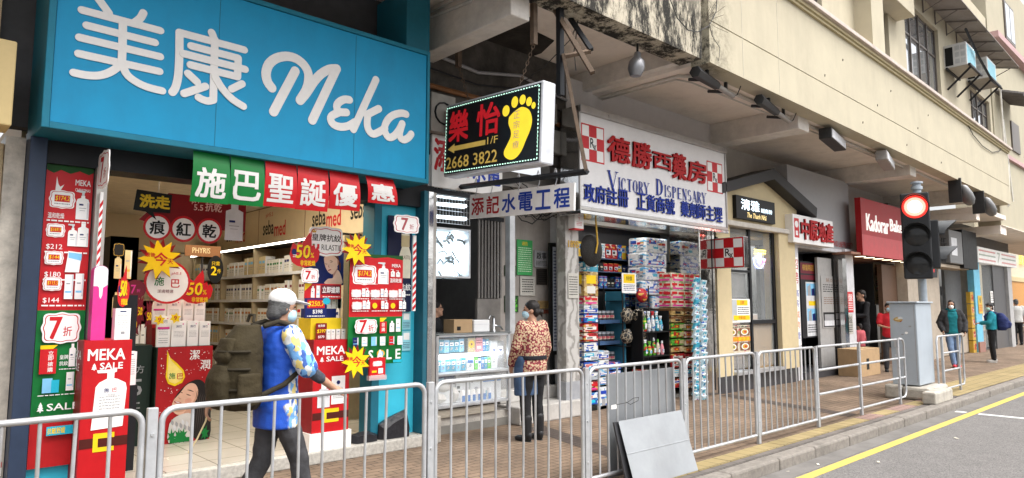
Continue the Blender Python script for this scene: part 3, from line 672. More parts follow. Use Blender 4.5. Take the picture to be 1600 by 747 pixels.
for k,z in enumerate(SZ):
 y = 8.3
 grp = 'cartons on the %s pharmacy shelf' % ordn[k]
 cs = []
 for (w_,h_,bd,col) in ((.11,.26,navy,m_wb),(.15,.3,red,m_wb),(.09,.22,green,m_wb),(.13,.29,sky_b,beige),(.1,.28,maroon,m_wb),(.12,.24,M('amber_print', 'b8742c',.45),m_wb)):
  cs.append(proto_box('carton',.16,w_,h_,col,[(bd, 's',.15,.62,.85,.76),(grey, 's',.2,.42,.8,.47),(grey, 's',.2,.3,.7,.34),(lgrey, 'f',0,0,1,1)], 'small skincare carton in the row on the %s shelf of the pharmacy wall' % ordn[k], 'carton',grp))
 while y < 13.7:
  o = random.choice(cs);n = random.randint(3,7)
  if y > 12: n = min(n,5)
  wy = o.dimensions.y if o.dimensions.y else .12
  wy = max(v.co.y for v in o.data.vertices) * 2
  for i in range(n):
   if any(abs(y - u) < .09 for u in (9.55,11.0,12.4)): y += wy * .6;continue
   place(o,(4.62 + random.uniform(-.015,.015),y,z + .001));y += wy + .008
  y += random.choice([.015,.02,.06])
 for o in cs:
  if not o.get('used'): bpy.data.objects.remove(o)

# ================================================================ the big turquoise sign
SY = 6.25
sg = thing('shop_sign', 'big turquoise box sign with white rounded characters over the pharmacy front', 'sign',(2.7,SY,2.97))
SX0,SX1,SZ0,SZ1 = .855,4.5,2.97,4.5
MB().box((SX0,SY,SZ0),(SX1,6.9,SZ1)).build('box',sg,bevel=.01,mat=m_turqd)
MB().box((SX0 + .055,SY - .012,SZ0 + .055),(SX1 - .04,SY - .001,SZ1 - .05)).build('panel',sg,mat=m_turq)
fx = MB(); 
for a,b in (((SX0,SY - .03,SZ0),(SX0 + .05,SY - .001,SZ1)),((SX1 - .035,SY - .03,SZ0),(SX1,SY - .001,SZ1)),((SX0 + .0505,SY - .03,SZ0),(SX1 - .0355,SY - .001,SZ0 + .05)),((SX0 + .0505,SY - .03,SZ1 - .045),(SX1 - .0355,SY - .001,SZ1))): fx.box(a,b);fx.cut()
for x_ in (2.15,3.55): MB().box((x_,SY - .0145,SZ0 + .06),(x_ + .004,SY - .0125,SZ1 - .06)).build('panel_seam',sg,mat=m_turqd)
fx.build_each('frame',sg,bevel=.004,mat=M('teal_frame',(.01,.17,.26),.6,var=.1))
MB().box((4.2,6.26,SZ1 + .002),(4.52,6.9,5.2)).build('top_block',sg,mat=m_turqd,bevel=.008)
sf = frontY(0,0,SY - .012)
def pz(u,v): p = PY(u,v,SY - .012);return (p.x,p.z)
def S(q,pts,r,ox,oy,k): q.stroke(sf,smooth([pz(ox + a / k,oy + b / k) for a,b in pts]),r,0,.006)
def smooth(P,n=3):
 if len(P) < 3: return P
 out = []
 for i in range(len(P) - 1):
  p0 = P[max(i - 1,0)];p1 = P[i];p2 = P[i + 1];p3 = P[min(i + 2,len(P) - 1)]
  for j in range(n):
   t = j / n
   out.append(tuple(.5 * ((2 * p1[c]) + (-p0[c] + p2[c]) * t + (2 * p0[c] - 5 * p1[c] + 4 * p2[c] - p3[c]) * t * t + (-p0[c] + 3 * p1[c] - 3 * p2[c] + p3[c]) * t ** 3) for c in (0,1)))
 return out + [P[-1]]
m_let = M('lettering_white',(.74,.72,.70),.5,var=.04,scale=14)
q = MB().m(m_let)
for pts in ([(240,-22),(325,95)],[(578,95),(555,135),(510,170)],[(130,75),(702,225)],[(165,187),(662,312)],[(112,275),(700,415)],[(105,393),(695,523)],
   [(428,165),(421,430),(395,485),(330,530),(250,553),(160,550),(70,532)],[(418,450),(450,535),(510,590),(600,635),(715,665)]): S(q,pts,.031,100,0,4.669)
q.build('lettering',sg)
q = MB().m(m_let)
for pts in ([(150,105),(655,240)],[(150,105),(148,300),(140,440),(120,530),(95,570)],[(400,105),(412,135),(418,175)],[(425,160),(418,420),(412,630)],[(412,630),(370,638),(325,625),(298,610)],[(240,210),(606,305)],[(606,305),(600,450)],
   [(180,270),(660,392)],[(235,358),(600,450)],[(215,425),(285,490)],[(185,580),(350,525)],[(555,545),(635,505)],[(425,450),(480,540),(560,625),(645,680)]): S(q,pts,.0335,250,30,4.98)
q.build('lettering',sg)
q = MB().m(m_let)
for pts in ([(130,360),(95,310),(82,240),(105,165),(165,115),(250,97),(330,115),(395,165),(432,230),(435,300),(415,380),(365,462)],[(325,220),(145,560)],[(365,465),(420,400),(480,310),(540,245),(610,205),(672,200)],[(668,205),(467,630)]): S(q,pts,.0455,400,70,5.336)
q.build('lettering',sg)
q = MB().m(m_let)
for pts in ([(262,265),(215,262),(165,290),(148,330),(172,372),(235,378)],[(165,380),(110,405),(93,440),(118,485),(180,508),(250,500),(310,465)],[(500,85),(297,530)],[(415,400),(525,345)],[(425,405),(420,480),(435,540),(475,572),(530,552),(580,520)],
   [(770,395),(730,385),(660,400),(605,445),(575,515),(590,575),(620,603),(660,590),(700,545),(735,480)],[(735,480),(713,555),(718,605),(750,624),(790,605),(815,573)]): S(q,pts,.0405,500,110,5.744)
q.build('lettering',sg)

# ================================================================ six hanging cards under the sign
for ch,tl,tr,bl,br,m_,lean,lb_ in (('施',(301,229),(360,237),(298,314),(357,320),green,0, 'leftmost green'),('巴',(360,237),(414,240),(357,320),(411,322),green,.0, 'second green'),('聖',(414,244),(463,252),(411,320),(463,327),red,0, 'leftmost red'),
        ('誕',(463,252),(512,262),(463,327),(513,331),red,0, 'second red'),('優',(512,262),(560,272),(514,324),(561,332),red,.02, 'third red'),('惠',(560,270),(594,273),(572,318),(621,320),red,.12, 'rightmost curling red')):
 x0,x1,z0,z1 = RQ(6.3,tl,tr,bl,br)
 if lean > .1: x1 = x0 + .36
 a = lean * 1.1
 fr = Fr((x0 + (lean > .1) * .02,6.32,z0),(1,0,0),(0,0,1));w_,h_ = x1 - x0 - .004,z1 - z0
 t = thing('hanging_card', '%s card reading %s hanging under the turquoise sign' % (lb_,ch), 'sign card',(x0,6.32,z1),0, 'festive cards under the sign')
 def bend(a_,b_,d): # the sheet bellies slightly
  return V((fr.o.x + a_ + (h_ - b_) * lean * 1.2,6.32 - .05 * math.sin(b_ / h_ * 2.6 + a_ * 1.5) - d - (h_ - b_) * lean * .8,fr.o.z + b_))
 q = MB().m(m_);n = 8;mm_ = 5
 for sgn,d in ((0,.0),(1,-.003)):
  b0 = len(q.v)
  for i in range(n + 1):
   for j in range(mm_ + 1): q.v.append(bend(j / mm_ * w_,i / n * h_,d))
  for i in range(n):
   for j in range(mm_):
    f = (b0 + i * (mm_ + 1) + j,b0 + i * (mm_ + 1) + j + 1,b0 + (i + 1) * (mm_ + 1) + j + 1,b0 + (i + 1) * (mm_ + 1) + j)
    q.f.append(f if sgn == 0 else tuple(reversed(f)));q.mi.append(q.c)
 q.build('card',t,True)
 vs,fs,asp = text_mesh(ch);q = MB().m(m_let);k = -1
 for dx,dy in ((-.006,-.006),(.006,-.006),(-.006,.006),(.006,.006),(0,0)):
  k += 1;q.add([bend(w_ * (.12 + .76 * x_) + dx,h_ * (.1 + .52 * y_) + dy if m_ is green else h_ * (.1 + .55 * y_) + dy,.0035 + k * .0002) for x_,y_ in vs],fs)
 q.build('lettering',t)

# ================================================================ poster helpers
def price(c,a,b,ra,rb,txt):
 c.badge(a,b,ra,rb);c.rect(red,a - ra * .6,b - rb * .28,a + ra * .6,b + rb * .5);c.text(yellow,txt,a - ra * .55,b - rb * .2,a + ra * .55,b + rb * .4,.01,False,.1);c.lines(grey,a - ra * .6,b - rb * .62,a + ra * .6,b - rb * .38,1)
def tree(c,a,b,w,h,m=white):
 for k in range(3): c.poly(m,[(a - w * (.5 - .1 * k),b + h * (.15 + .22 * k)),(a + w * (.5 - .1 * k),b + h * (.15 + .22 * k)),(a,b + h * (.55 + .22 * k))])
 c.rect(m,a - w * .07,b,a + w * .07,b + h * .2)
# tall poster column on the left
PYL = 6.74
px0,px1,pz0,pz1 = .985,1.325,PY(36,735,PYL).z,PY(75,253,PYL).z
c = Card('poster_column', 'tall narrow red and green price poster on the left side of the pharmacy front', 'poster',frontY(px0,pz0,PYL),px1 - px0,pz1 - pz0,dred,th=.03)
zr = lambda v: (PY(55,v,PYL).z - pz0) / (pz1 - pz0)
c.rect(red,0,zr(485),1,1);c.rect(green,0,zr(660),1,zr(485));c.rect(M('red_lower_panel', 'b01c20',.45),0,0,1,zr(660))
c.poly(M('fir_green', '1d4d22',.6),[(0,1),(0,.975),(.15,.965),(.3,.978),(.5,.968),(.7,.98),(.9,.97),(1,.98),(1,1)])
c.text(white, 'MEKA',.62,zr(283),.95,zr(274),.02);c.text(white, 'CHRISTMAS',.62,zr(293),.95,zr(288),.01);c.poly(white,[(.2,zr(298)),(.3,zr(296)),(.38,zr(284)),(.3,zr(288)),(.26,zr(284)),(.22,zr(272))])
for v,tx_,bt in ((308, '$174.2',1),(358, '$169.9',2),(402, '$144',3),(443, '$115.5',4)):
 s_ = 1 if bt == 1 else .72
 price(c,.36 if bt == 1 else .26,zr(v),.27 * s_,.026 * s_ + .004,tx_)
 if bt == 1: c.bottle(.8,zr(v + 30),.28,.1)
 elif bt == 2: c.bottle(.62,zr(v + 24),.2,.075);c.bottle(.84,zr(v + 24),.24,.08,pump=False)
 elif bt == 3: c.poly(white,[(.5,zr(v + 22)),(.8,zr(v + 22)),(.84,zr(v - 10)),(.55,zr(v - 12))]);c.poly(sky_b,[(.56,zr(v - 1)),(.83,zr(v + 3)),(.84,zr(v - 8)),(.56,zr(v - 10))])
 else: c.carton(.6,zr(v + 24),.18,.082);c.carton(.82,zr(v + 24),.18,.086)
 c.text(white,{1: '溫和乾燥',2: '$212',3: '$180',4: '$144'}[bt],.08,zr(v + 31),.42,zr(v + 22),.01);c.lines(white,.06,zr(v + 37),.95,zr(v + 32),1)
c.badge(.5,zr(513),.4,.05);c.text(red, '7',.26,zr(530),.5,zr(496),.03);c.text(red, '折',.54,zr(526),.72,zr(511),.012)
c.poly(yellow,[(.1,zr(540)),(.45,zr(540)),(.1,zr(562))]);c.rect(red,.1,zr(585),.44,zr(546));c.text(white, '立',.24,zr(556),.4,zr(549),.015);c.text(white, '即',.24,zr(564),.4,zr(557),.015);c.text(white, '搶',.24,zr(573),.4,zr(566),.015);c.text(white, '購',.24,zr(582),.4,zr(575),.015)
c.text(white, '皇牌',.5,zr(563),.68,zr(556),.012);c.text(white, '抗紋',.5,zr(573),.68,zr(566),.012)
c.bottle(.76,zr(575),.14,.075,pump=False);c.carton(.92,zr(575),.14,.08);c.lines(white,.5,zr(580),.95,zr(577),1)
c.rect(sky_b,.18,zr(615),.38,zr(592));c.rect(teal,.36,zr(615),.52,zr(595));c.carton(.74,zr(613),.16,.06);c.carton(.9,zr(613),.08,.05,beige);c.lines(white,.1,zr(620),.95,zr(617),1)
tree(c,.17,zr(645),.14,.034);c.text(white, 'SALE',.3,zr(643),.95,zr(632),.02,False)
c.rect(teal,.32,zr(682),.9,zr(668));c.text(yellow, '抗敏舒緩',.34,zr(680),.7,zr(670),.015);c.done()

# red display stands reading MEKA SALE
def stand(name,label,x0,x1,y,z1,bottle_kind,z0=.13,dep=.42):
 t = thing(name,label, 'display stand',(x0,y,z0));fr = frontY(x0,z0,y);w_,h_ = x1 - x0,z1 - z0
 MB().box((x0,y,z0),(x1,y + dep,z1)).build('carton_body',t,mat=M('stand_red', 'b8161d',.45,var=.08))
 MB().box((x0 - .008,y - .006,z0),(x0 - .001,y + dep,z1 + .004)).build('edge_panel',t,mat=M('stand_side_red', '8e1a22',.5))
 c = Card('', '', '',fr,w_,h_,red,parent=t);c.b = MB().m(M('stand_red', 'b8161d')).fbox(fr,0,0,w_,h_,.0005,.004);c.bn = 'front_panel';c.k = 12
 c.text(white, 'MEKA',.08,.865,.86,.94,.03,False);tree(c,.22,.795,.12,.05);c.text(white, 'SALE',.34,.8,.82,.845,.03,False)
 c.rect(M('belt_brown', '4a1712',.5),0,.27,1,.335)
 for P in ([(.28,.24),(.72,.24),(.72,.27),(.38,.27),(.38,.33),(.72,.33),(.72,.365),(.28,.365)],): c.poly(M('buckle_yellow', 'e8c520',.4),P)
 if bottle_kind == 1:
  c.poly(white,[(.22,.39),(.88,.4),(.93,.66),(.9,.7),(.72,.73),(.65,.735),(.65,.775),(.7,.78),(.7,.8),(.28,.795),(.3,.775),(.5,.775),(.5,.735),(.34,.71),(.27,.68)])
  c.text(navy, '施',.42,.64,.58,.67,.02);c.text(red, '巴',.6,.64,.74,.668,.02);c.disc(lgrey,.72,.685,.06);c.lines(grey,.36,.5,.8,.62,6,.3);c.text(grey, '潔膚露',.5,.615,.72,.63,.0)
 else:
  c.poly(white,[(.5,.4),(.88,.4),(.88,.66),(.5,.66)]);c.poly(lgrey,[(.12,.38),(.46,.38),(.46,.52),(.4,.55),(.18,.55),(.12,.52)]);c.poly(white,[(.22,.55),(.36,.55),(.36,.63),(.22,.63)])
  c.disc(navy,.69,.6,.05);c.text(grey, 'RILASTIL',.53,.535,.85,.555,.0);c.text(grey, 'RILASTIL',.15,.47,.43,.49,.0);c.lines(grey,.55,.45,.83,.5,3,.3)
  MB().m(white).box((x0 - .03,y - .02,z0 - .005),(x1 + .03,y + dep,z0 + .17)).build('plinth',t)
 c.done(); 
 # lettering on the visible side
 s = Fr((x0 - .009,y + dep,z0),(0,-1,0),(0,0,1));q = MB().m(white);q.text(s, 'MEKA',.05,h_ * .87,dep - .1,h_ * .06,.001,.02);q.text(s, 'SALE',.1,h_ * .79,dep - .2,h_ * .05,.001,.02);q.build('side_lettering',t)
 return t
Ys = 6.5
a0,a1,b0,b1 = RQ(Ys,(133,533),(205,531),(118,760),(190,752))
stand('display_stand', 'red sale stand with a large white pump bottle printed on it beside the tall poster',PY(131,560,Ys).x,PY(205,560,Ys).x,Ys,PY(160,532,Ys).z,1)
Yr = 6.62
stand('display_stand', 'red cardboard sale stand on a white plinth near the right end of the pharmacy front',PY(489,600,Yr).x,PY(545,600,Yr).x,Yr,PY(515,531,Yr).z,2)
# carton with pink dripping print, white leaflets box on the left stand
zt = PY(160,532,Ys).z
xa_,xb_ = PY(143,500,Ys + .05).x,PY(165,500,Ys + .05).x
t = thing('pink_carton', 'tall pink display carton with white dripping cream on top of the left sale stand', 'carton',(xa_,Ys + .05,zt))
h_ = PY(155,415,Ys + .05).z - zt;fr = frontY(xa_,zt + .001,Ys + .05);w_ = xb_ - xa_
c = Card('', '', '',fr,w_,h_,pink,parent=t,th=.16);c.bn = 'carton_body';n = 12
c.outline = 1;c.b = MB().m(pink).prism(fr,[(0,0),(w_,0),(w_,h_ * .93)] + [(w_ / 2 + w_ / 2 * math.cos(math.pi * i / n),h_ * .93 + h_ * .07 * math.sin(math.pi * i / n)) for i in range(1,n)] + [(0,h_ * .93)],-.16,0)
c.poly(M('cream_white', 'e8eaf0',.4),[(0,.72),(.3,.72),(.4,.7),(.45,.58),(.55,.55),(.65,.6),(.68,.7),(1,.74),(1,.93)] + [(.5 + .5 * math.cos(math.pi * i / n),.93 + .065 * math.sin(math.pi * i / n)) for i in range(1,n)] + [(0,.93)]);c.done()
xa_,xb_ = PY(180,500,Ys + .02).x,PY(204,500,Ys + .02).x
t = thing('leaflet_carton', 'white printed product carton standing on the left sale stand beside the pink carton', 'carton',(xa_,Ys + .02,zt + .001));fr = frontY(xa_,zt + .001,Ys + .02)
c = Card('', '', '',fr,xb_ - xa_,PY(190,482,Ys + .02).z - zt,white,parent=t,th=.1);c.bn = 'carton_body';c.rect(navy,.3,.88,.7,.92);c.lines(grey,.15,.35,.85,.8,8,.3);c.rect(grey,.4,.18,.65,.26);c.done()
t = thing('leaflet_carton', 'white printed carton low behind the left sale stand', 'carton',(PY(204,580,7).x,7,.4));x0_,x1_,z0_,z1_ = RQ(6.95,(197,549),(215,550),(195,602),(211,602));fr = frontY(x0_,z0_,6.95)
c = Card('', '', '',fr,x1_ - x0_,z1_ - z0_,white,parent=t,th=.1);c.bn = 'carton_body';c.rect(navy,.3,.9,.7,.93);c.lines(grey,.15,.3,.85,.8,8,.3);c.done()
t = thing('product_rack', 'small dark rack holding the white carton behind the left sale stand', 'rack',(1.9,7,.13));MB().box((x0_ - .06,6.96,.13),(x1_ + .02,7.25,z0_ - .002)).build('shelf_unit',t,mat=dark);MB().box((x0_ - .06,7.1,z0_),(x1_ + .02,7.25,1.7)).build('back_panel',t,mat=dark)

# central red display box with the smiling model
Yc = 8.0
x0_,x1_,z0_,z1_ = RQ(Yc,(246,543),(333,540),(240,713),(326,697));z0_ = .131
t = thing('display_box', 'red speckled display box with a smiling dark-haired woman printed on it', 'display stand',(x0_,Yc,z0_));fr = frontY(x0_,z0_,Yc)
MB().m(M('dark_green_side', '16281f',.5)).box((x0_ - .012,Yc + .002,z0_),(x1_,Yc + .5,z1_)).build('carton_body',t)
c = Card('', '', '',fr,x1_ - x0_,z1_ - z0_,M('speckled_red', 'a8161c',.4,var=.1),parent=t,th=.002);c.k = 14
for i in range(110): a,b = random.uniform(.02,.97),random.uniform(.3,.98);r_ = random.uniform(.003,.008);c.pr.m(white).disc(fr,a * c.w,b * c.h,r_ * c.w * 1.3,.006,5)
c.poly(yellow,[(.16,.97),(.2,.9),(.34,.83),(.47,.75),(.5,.68),(.45,.62),(.32,.59),(.2,.62),(.15,.69),(.16,.8)]);c.poly(M('oil_yellow', 'f3dd7a',.4),[(.19,.93),(.22,.87),(.34,.8),(.44,.74),(.46,.68),(.42,.64),(.32,.615),(.22,.64),(.18,.7)])
c.text(green, '施',.2,.67,.33,.73,.015);c.text(red, '巴',.35,.66,.47,.72,.015);c.text(white, '潔',.55,.86,.77,.96,.012);c.text(white, '潤',.76,.75,.97,.85,.012)
hair = M('print_hair', '1e1a18',.5);skp = M('print_face', 'ddb097',.5)
def cp(pts,k=3):
 P = [((x - (35 - 27 * (y - 22) / 693)) / (365 - 21 * (y - 12) / 673),1 - (y - 17) / 683) for x,y in pts];return smooth(P + [P[0]],k)[:-1]
c.poly(hair,cp([(122,440),(140,375),(190,310),(235,275),(285,260),(320,275),(345,310),(375,350),(378,420),(366,520),(354,684),(265,690),(225,600),(235,480),(190,470)]))
sh1 = M('print_face_shade', 'c2947c',.5);hl = M('print_hair_sheen', '4a423e',.5)
c.poly(skp,cp([(121,422),(133,392),(150,372),(168,352),(185,330),(208,300),(240,283),(272,295),(288,335),(283,385),(262,425),(243,455),(236,505),(165,505),(130,482),(120,460),(126,442)]))
c.poly(sh1,cp([(283,340),(284,385),(262,425),(243,455),(236,505),(190,505),(215,460),(250,425),(272,380)]));c.poly(sh1,cp([(135,468),(165,462),(200,470),(190,482),(150,482)]));c.poly(M('print_cheek', 'd89e88',.5),cp([(205,395),(235,390),(245,410),(225,428),(200,420)]))
c.poly(hair,cp([(208,358),(222,369),(242,374),(224,363)]));c.poly(hair,cp([(216,330),(238,332),(262,350),(240,340)]));c.poly(hair,cp([(172,342),(180,349),(190,350),(182,344)]));c.poly(sh1,cp([(158,375),(166,392),(180,392),(170,384)]))
c.poly(M('print_lips', 'a8443f',.5),cp([(132,402),(150,404),(180,420),(160,421),(138,416)]));c.poly(white,cp([(138,405),(152,408),(170,417),(150,414)]))
for k in range(7): x = 270 + k * 13;c.poly(hl,cp([(x,330 + k * 8),(x + 16,420),(x + 8,520),(x - 8,620),(x + 4,520),(x + 11,420)]))
c.poly(M('print_top', 'c9c5c0',.6),cp([(102,560),(130,522),(180,500),(236,503),(245,600),(235,692),(96,692)]))
for k in range(9): x = 115 + k * 13;c.poly(lgrey if k % 2 else MATS['display_grey'] if 'display_grey' in MATS else grey,cp([(x,530 + (k * 37) % 60),(x + 14,550 + (k * 37) % 60),(x + 8,572 + (k * 37) % 60),(x - 4,555 + (k * 37) % 60)]))
for a in (.3,.42,.5,.9): c.poly(green,star(7,.04,.09,random.random(),a,.07))
c.rect(green,.28,.005,.62,.05);c.done()
gs = thing('dark_display_box', 'dark green display carton standing left of the red speckled display box', 'display stand',(x0_ - .3,Yc + .2,.13));fr = frontY(x0_ - .34,.131,Yc + .1)
c = Card('', '', '',fr,.31,1.05,M('dark_green_side', '16281f',.5),parent=gs,th=.4);c.bn = 'carton_body';c.text(grey, '5',.35,.5,.8,.66,.02);c.text(grey, '配方',.2,.72,.8,.8,.0);c.lines(grey,.2,.3,.7,.45,3,.3);c.done()
# cartons and pouches on top of the box (two rows)
rowz = z1_ + .002
def pump_carton(x,y,z,w_,h_,kind,lab,grp=None):
 t = thing('skincare_carton' if kind else 'refill_pouch',lab, 'carton' if kind else 'pouch',(x,y,z),0,grp);fr = frontY(x,z,y)
 c = Card('', '', '',fr,w_,h_,white,parent=t,th=.09 if kind else .03,outline=None if kind else [(0,0),(1,0),(1.05,.75),(.8,.93),(.45,1),(.3,.95),(.05,.9),(-.03,.7)]);c.bn = 'carton_body' if kind else 'pouch_body'
 c.text(navy, '施巴',.2,.74,.8,.84,.01);c.disc(pink,.78,.88,.05);c.lines(grey,.15,.35,.85,.62,5,.3)
 if not kind: c.rect(pink,.05,.55,.95,.62);c.lines(grey,.15,.1,.85,.3,3,.3)
 c.done();return t
ws = [PY(u,500,Yc).x for u in (247,270,295,314,333)]
hs_ = [PY(u,v,Yc).z - z1_ for u,v in ((257,478),(282,500),(305,502),(323,500))]
for i in range(4): pump_carton(ws[i] + .008,Yc + .05,rowz,ws[i + 1] - ws[i] - .016,PY(290,[492,502,502,503][i],Yc).z - z1_,i > 0,['white refill pouch at the left of the front row on the red speckled box', 'first white carton beside the pouch on the red speckled box', 'second white carton from the pouch in the front row on the speckled box', 'third white carton from the pouch, right end of the front row on the speckled box'][i], 'products on the speckled display box')
st_ = thing('riser', 'low riser behind the front row of products on the speckled box', 'riser',(ws[0],Yc + .2,rowz));MB().box((ws[0],Yc + .2,rowz),(ws[4],Yc + .4,rowz + .24)).build('block',st_,mat=dred);MB().box((ws[0],Yc + .195,rowz + .2),(ws[4],Yc + .199,rowz + .24)).build('edge_strip',st_,mat=red)
for i in range(4): pump_carton(ws[i] + .01,Yc + .24,rowz + .242,ws[i + 1] - ws[i] - .02,.27,i > 0,['white refill pouch raised in the back row on the speckled box', 'first raised carton beside the back pouch on the speckled box', 'second raised carton from the back pouch on the speckled box', 'third raised carton, right end of the back row on the speckled box'][i], 'products on the speckled display box')
def starburst(name,lab,cx,cy,r,Y,grp,dark_=True):
 o = PY(cx,cy,Y);rr = r * (o - V((0,0,EYE))).dot(FW) / FPX;fr = Fr((o.x - rr,Y,o.z - rr),(1,0,0),(0,0,1));L = 2 * rr
 t = thing(name,lab, 'starburst sign',o,0,grp)
 MB().m(dred).prism(fr,[(a * L,b * L) for a,b in star(10,.3,.55,.2)],-.006,0).build('red_star',t)
 MB().m(yellow).prism(fr,[(a * L,b * L) for a,b in star(9,.3,.53,.35)],.001,.006).build('yellow_star',t)
 q = MB().m(red);q.text(fr, '今',.36 * L,.33 * L,.32 * L,.34 * L,.007,.02);q.text(fr, '最後',.14 * L,.55 * L,.24 * L,.11 * L,.007,.02);q.text(fr, '天',.68 * L,.38 * L,.14 * L,.14 * L,.007,.015);q.build('lettering',t)
starburst('starburst_sign', 'yellow starburst sign stuck above the round white sign inside the pharmacy',250,405,30,Yc - .04, 'yellow starburst signs')
starburst('starburst_sign', 'yellow starburst sign at the top corner of the red poster on the right',558,390,25,6.5, 'yellow starburst signs')
starburst('starburst_sign', 'yellow starburst sign at the lower right of the sale stand on the white plinth',556,565,24,6.42, 'yellow starburst signs')
for i,(u,v) in enumerate(((250,500),(275,497))):
 o = PY(u,v,Yc);L = .12;fr = Fr((o.x - .06,Yc + .02,o.z - .06),(1,0,0),(0,0,1));c = Card('star_tag', 'small yellow star tag with a nine on the ' + ('pouch' if i == 0 else 'carton beside the pouch'), 'price tag',fr,L,L,yellow,th=.004,outline=star(6,.3,.5,.3));c.text(red, '9',.35,.3,.65,.7,.02);c.done()
# round white sign and flame sign behind it
o = PY(262,441,Yc + .02);rr = .235;fr = Fr((o.x - rr,Yc + .02,o.z - rr),(1,0,0),(0,0,1))
c = Card('round_sign', 'round white sign with a red rim and green and red characters above the product rows', 'sign',fr,2 * rr,2 * rr,red,th=.01,outline=circ());c.disc(white,.5,.5,.45)
c.text(green, '施',.16,.42,.48,.62,.02);c.text(red, '巴',.52,.38,.82,.57,.02);c.text(maroon, '潔膚精選',.26,.25,.66,.33,.005);c.text(red, 'pH5.5',.55,.66,.8,.74,.01,True,.2);c.done()
MB().m(lgrey)
def flame(lab,u0,v0,u1,v1,Y,txt=True):
 x0,x1,z0,z1 = RQ(Y,(u0,v0),(u1,v0),(u0,v1),(u1,v1))
 c = Card('flame_sign',lab, 'sign',frontY(x0,z0,Y),x1 - x0,z1 - z0,red,th=.008,outline=FLAME,group='flame shaped signs');c.text(maroon, '50',.2,.24,.66,.6,.04,False,.08);c.text(yellow, '50',.19,.26,.65,.62,.035,False,.08)
 c.text(yellow, '%',.68,.28,.8,.42,.01);c.text(yellow, '非常乾燥',.35,.05,.85,.2,.015);c.disc(navy,.14,.42,.08,.09);c.lines(white,.1,.26,.22,.36,2,.4);c.done()
flame('flame shaped red sign reading 50 beside the round white sign',282,422,333,475,Yc + .1)
flame('flame shaped red sign reading 50 beside the portrait of the pale woman',453,362,500,418,6.75)
flame('flame shaped red sign reading 50 half hidden behind the pink carton',184,414,203,480,Ys + .14)
for lab,u,v,r_ in (('round dark red sign reading seven off left of the round white sign',212,452,12),):
 o = PY(u,v,Yc);L = .2;fr = Fr((o.x - .1,Yc,o.z - .1),(1,0,0),(0,0,1));c = Card('round_sign',lab, 'sign',fr,L,L,maroon,th=.006,outline=circ());c.text(pink, '7',.28,.28,.5,.72,.03);c.text(pink, '折',.54,.34,.74,.52,.01);c.done()
# big hanging board with three circles
Yb = 7.3
x0_,x1_,z0_,z1_ = RQ(Yb,(210,296),(388,312),(205,374),(386,384))
c = Card('hanging_board', 'dark red hanging board with three white circles and a grey bottle under the cards', 'sign',frontY(x0_,z0_,Yb),x1_ - x0_,z1_ - z0_,M('board_red', '7e1016',.5),th=.01,outline=[(.28,.98),(.9,.98),(.98,.95),(.98,.3),(.2,.3),(.05,.4)])
for a,ch in ((.2, '痕'),(.42, '紅'),(.645, '乾')):
 c.disc(red,a,.27,.115,.27);c.disc(white,a,.27,.095,.222);c.text(black,ch,a - .06,.13,a + .06,.4,.03,False)
c.poly(black,[(.0,.58),(.1,.56),(.19,.41),(.16,.56),(.3,.57),(.31,.95),(.02,.99)]);c.text(M('board_yellow', 'e0c030',.5), '洗走',.05,.65,.29,.9,.05,False)
c.text(M('board_pink', 'e6b8b0',.5), '抗乾',.6,.68,.75,.88,.015);c.text(MATS['board_pink'], '5.5',.5,.68,.58,.8,.02);c.text(MATS['board_pink'], 'pH',.48,.8,.54,.92,.01);c.bottle(.87,.1,.17,.8,lgrey,False);c.done()
q = MB(); 
ws_ = thing('hanging_wire', 'thin wires holding the dark red board with three circles', 'wire',((x0_ + x1_) / 2,Yb,z1_))
for a in (.2,.8): q.tube([(x0_ + (x1_ - x0_) * a,Yb + .012,z1_ - .05),(x0_ + (x1_ - x0_) * a,Yb + .012,3.27)],.003,4);q.cut()
q.build_each('strand',ws_,mat=grey)
# back shelves at the left rear with dark product stand
t = thing('product_tower', 'dark product tower with gold cartons at the left rear of the pharmacy', 'display stand',(1.6,9.5,.13));xq,xr,zq,zs = RQ(9.2,(176,370),(214,370),(160,545),(212,545))
MB().box((xq,9.2,.13),(xr,9.6,zs)).build('tower_body',t,mat=black)
c = Card('', '', '',frontY(xq,.13,9.2),xr - xq,zs - .13,black,parent=t,th=.002);c.k = 5;c.bn = 'front_panel'
for b in (.58,.78): c.bottle(.3,b,.25,.13,beige,False);c.carton(.65,b,.25,.15,beige,gold)
c.badge(.3,.93,.2,.035,gold,black);c.done()
t = thing('sale_display', 'beige and white goods bin with star tags left of the round white sign', 'display stand',(2.1,8.9,.13));xq,xr,zq,zs = RQ(8.9,(190,470),(240,470),(188,560),(238,560))
MB().box((xq,8.9,.13),(xr,9.15,zs)).build('bin_body',t,mat=m_int)
c = Card('', '', '',frontY(xq,.13,8.9),xr - xq,zs - .13,beige,parent=t,th=.002);c.k = 5;c.bn = 'front_panel'
for i in range(5): c.carton(.12 + i * .19,.6,.17,.22)
for a,b in ((.2,.9),(.55,.92),(.85,.88),(.4,.82)): c.poly(maroon,star(9,.09,.17,.2,a,b));c.text(yellow, '50',a - .07,b - .03,a + .07,b + .03,.02)
c.done()
t = thing('brand_plate', 'small brown plate on a stand in front of the pharmacy shelves', 'sign',PY(320,395,9.5));x0_,x1_,z0_,z1_ = RQ(9.5,(289,389),(345,379),(289,404),(345,398));c = Card('', '', '',frontY(x0_,z0_,9.5),x1_ - x0_,z1_ - z0_,brown,parent=t,th=.02);c.text(beige, 'PHYRIS',.2,.3,.7,.8,.01);c.done();MB().tube([((x0_ + x1_) / 2,9.52,.13),((x0_ + x1_) / 2,9.52,z0_)],.012).build('pole',t,mat=dark)
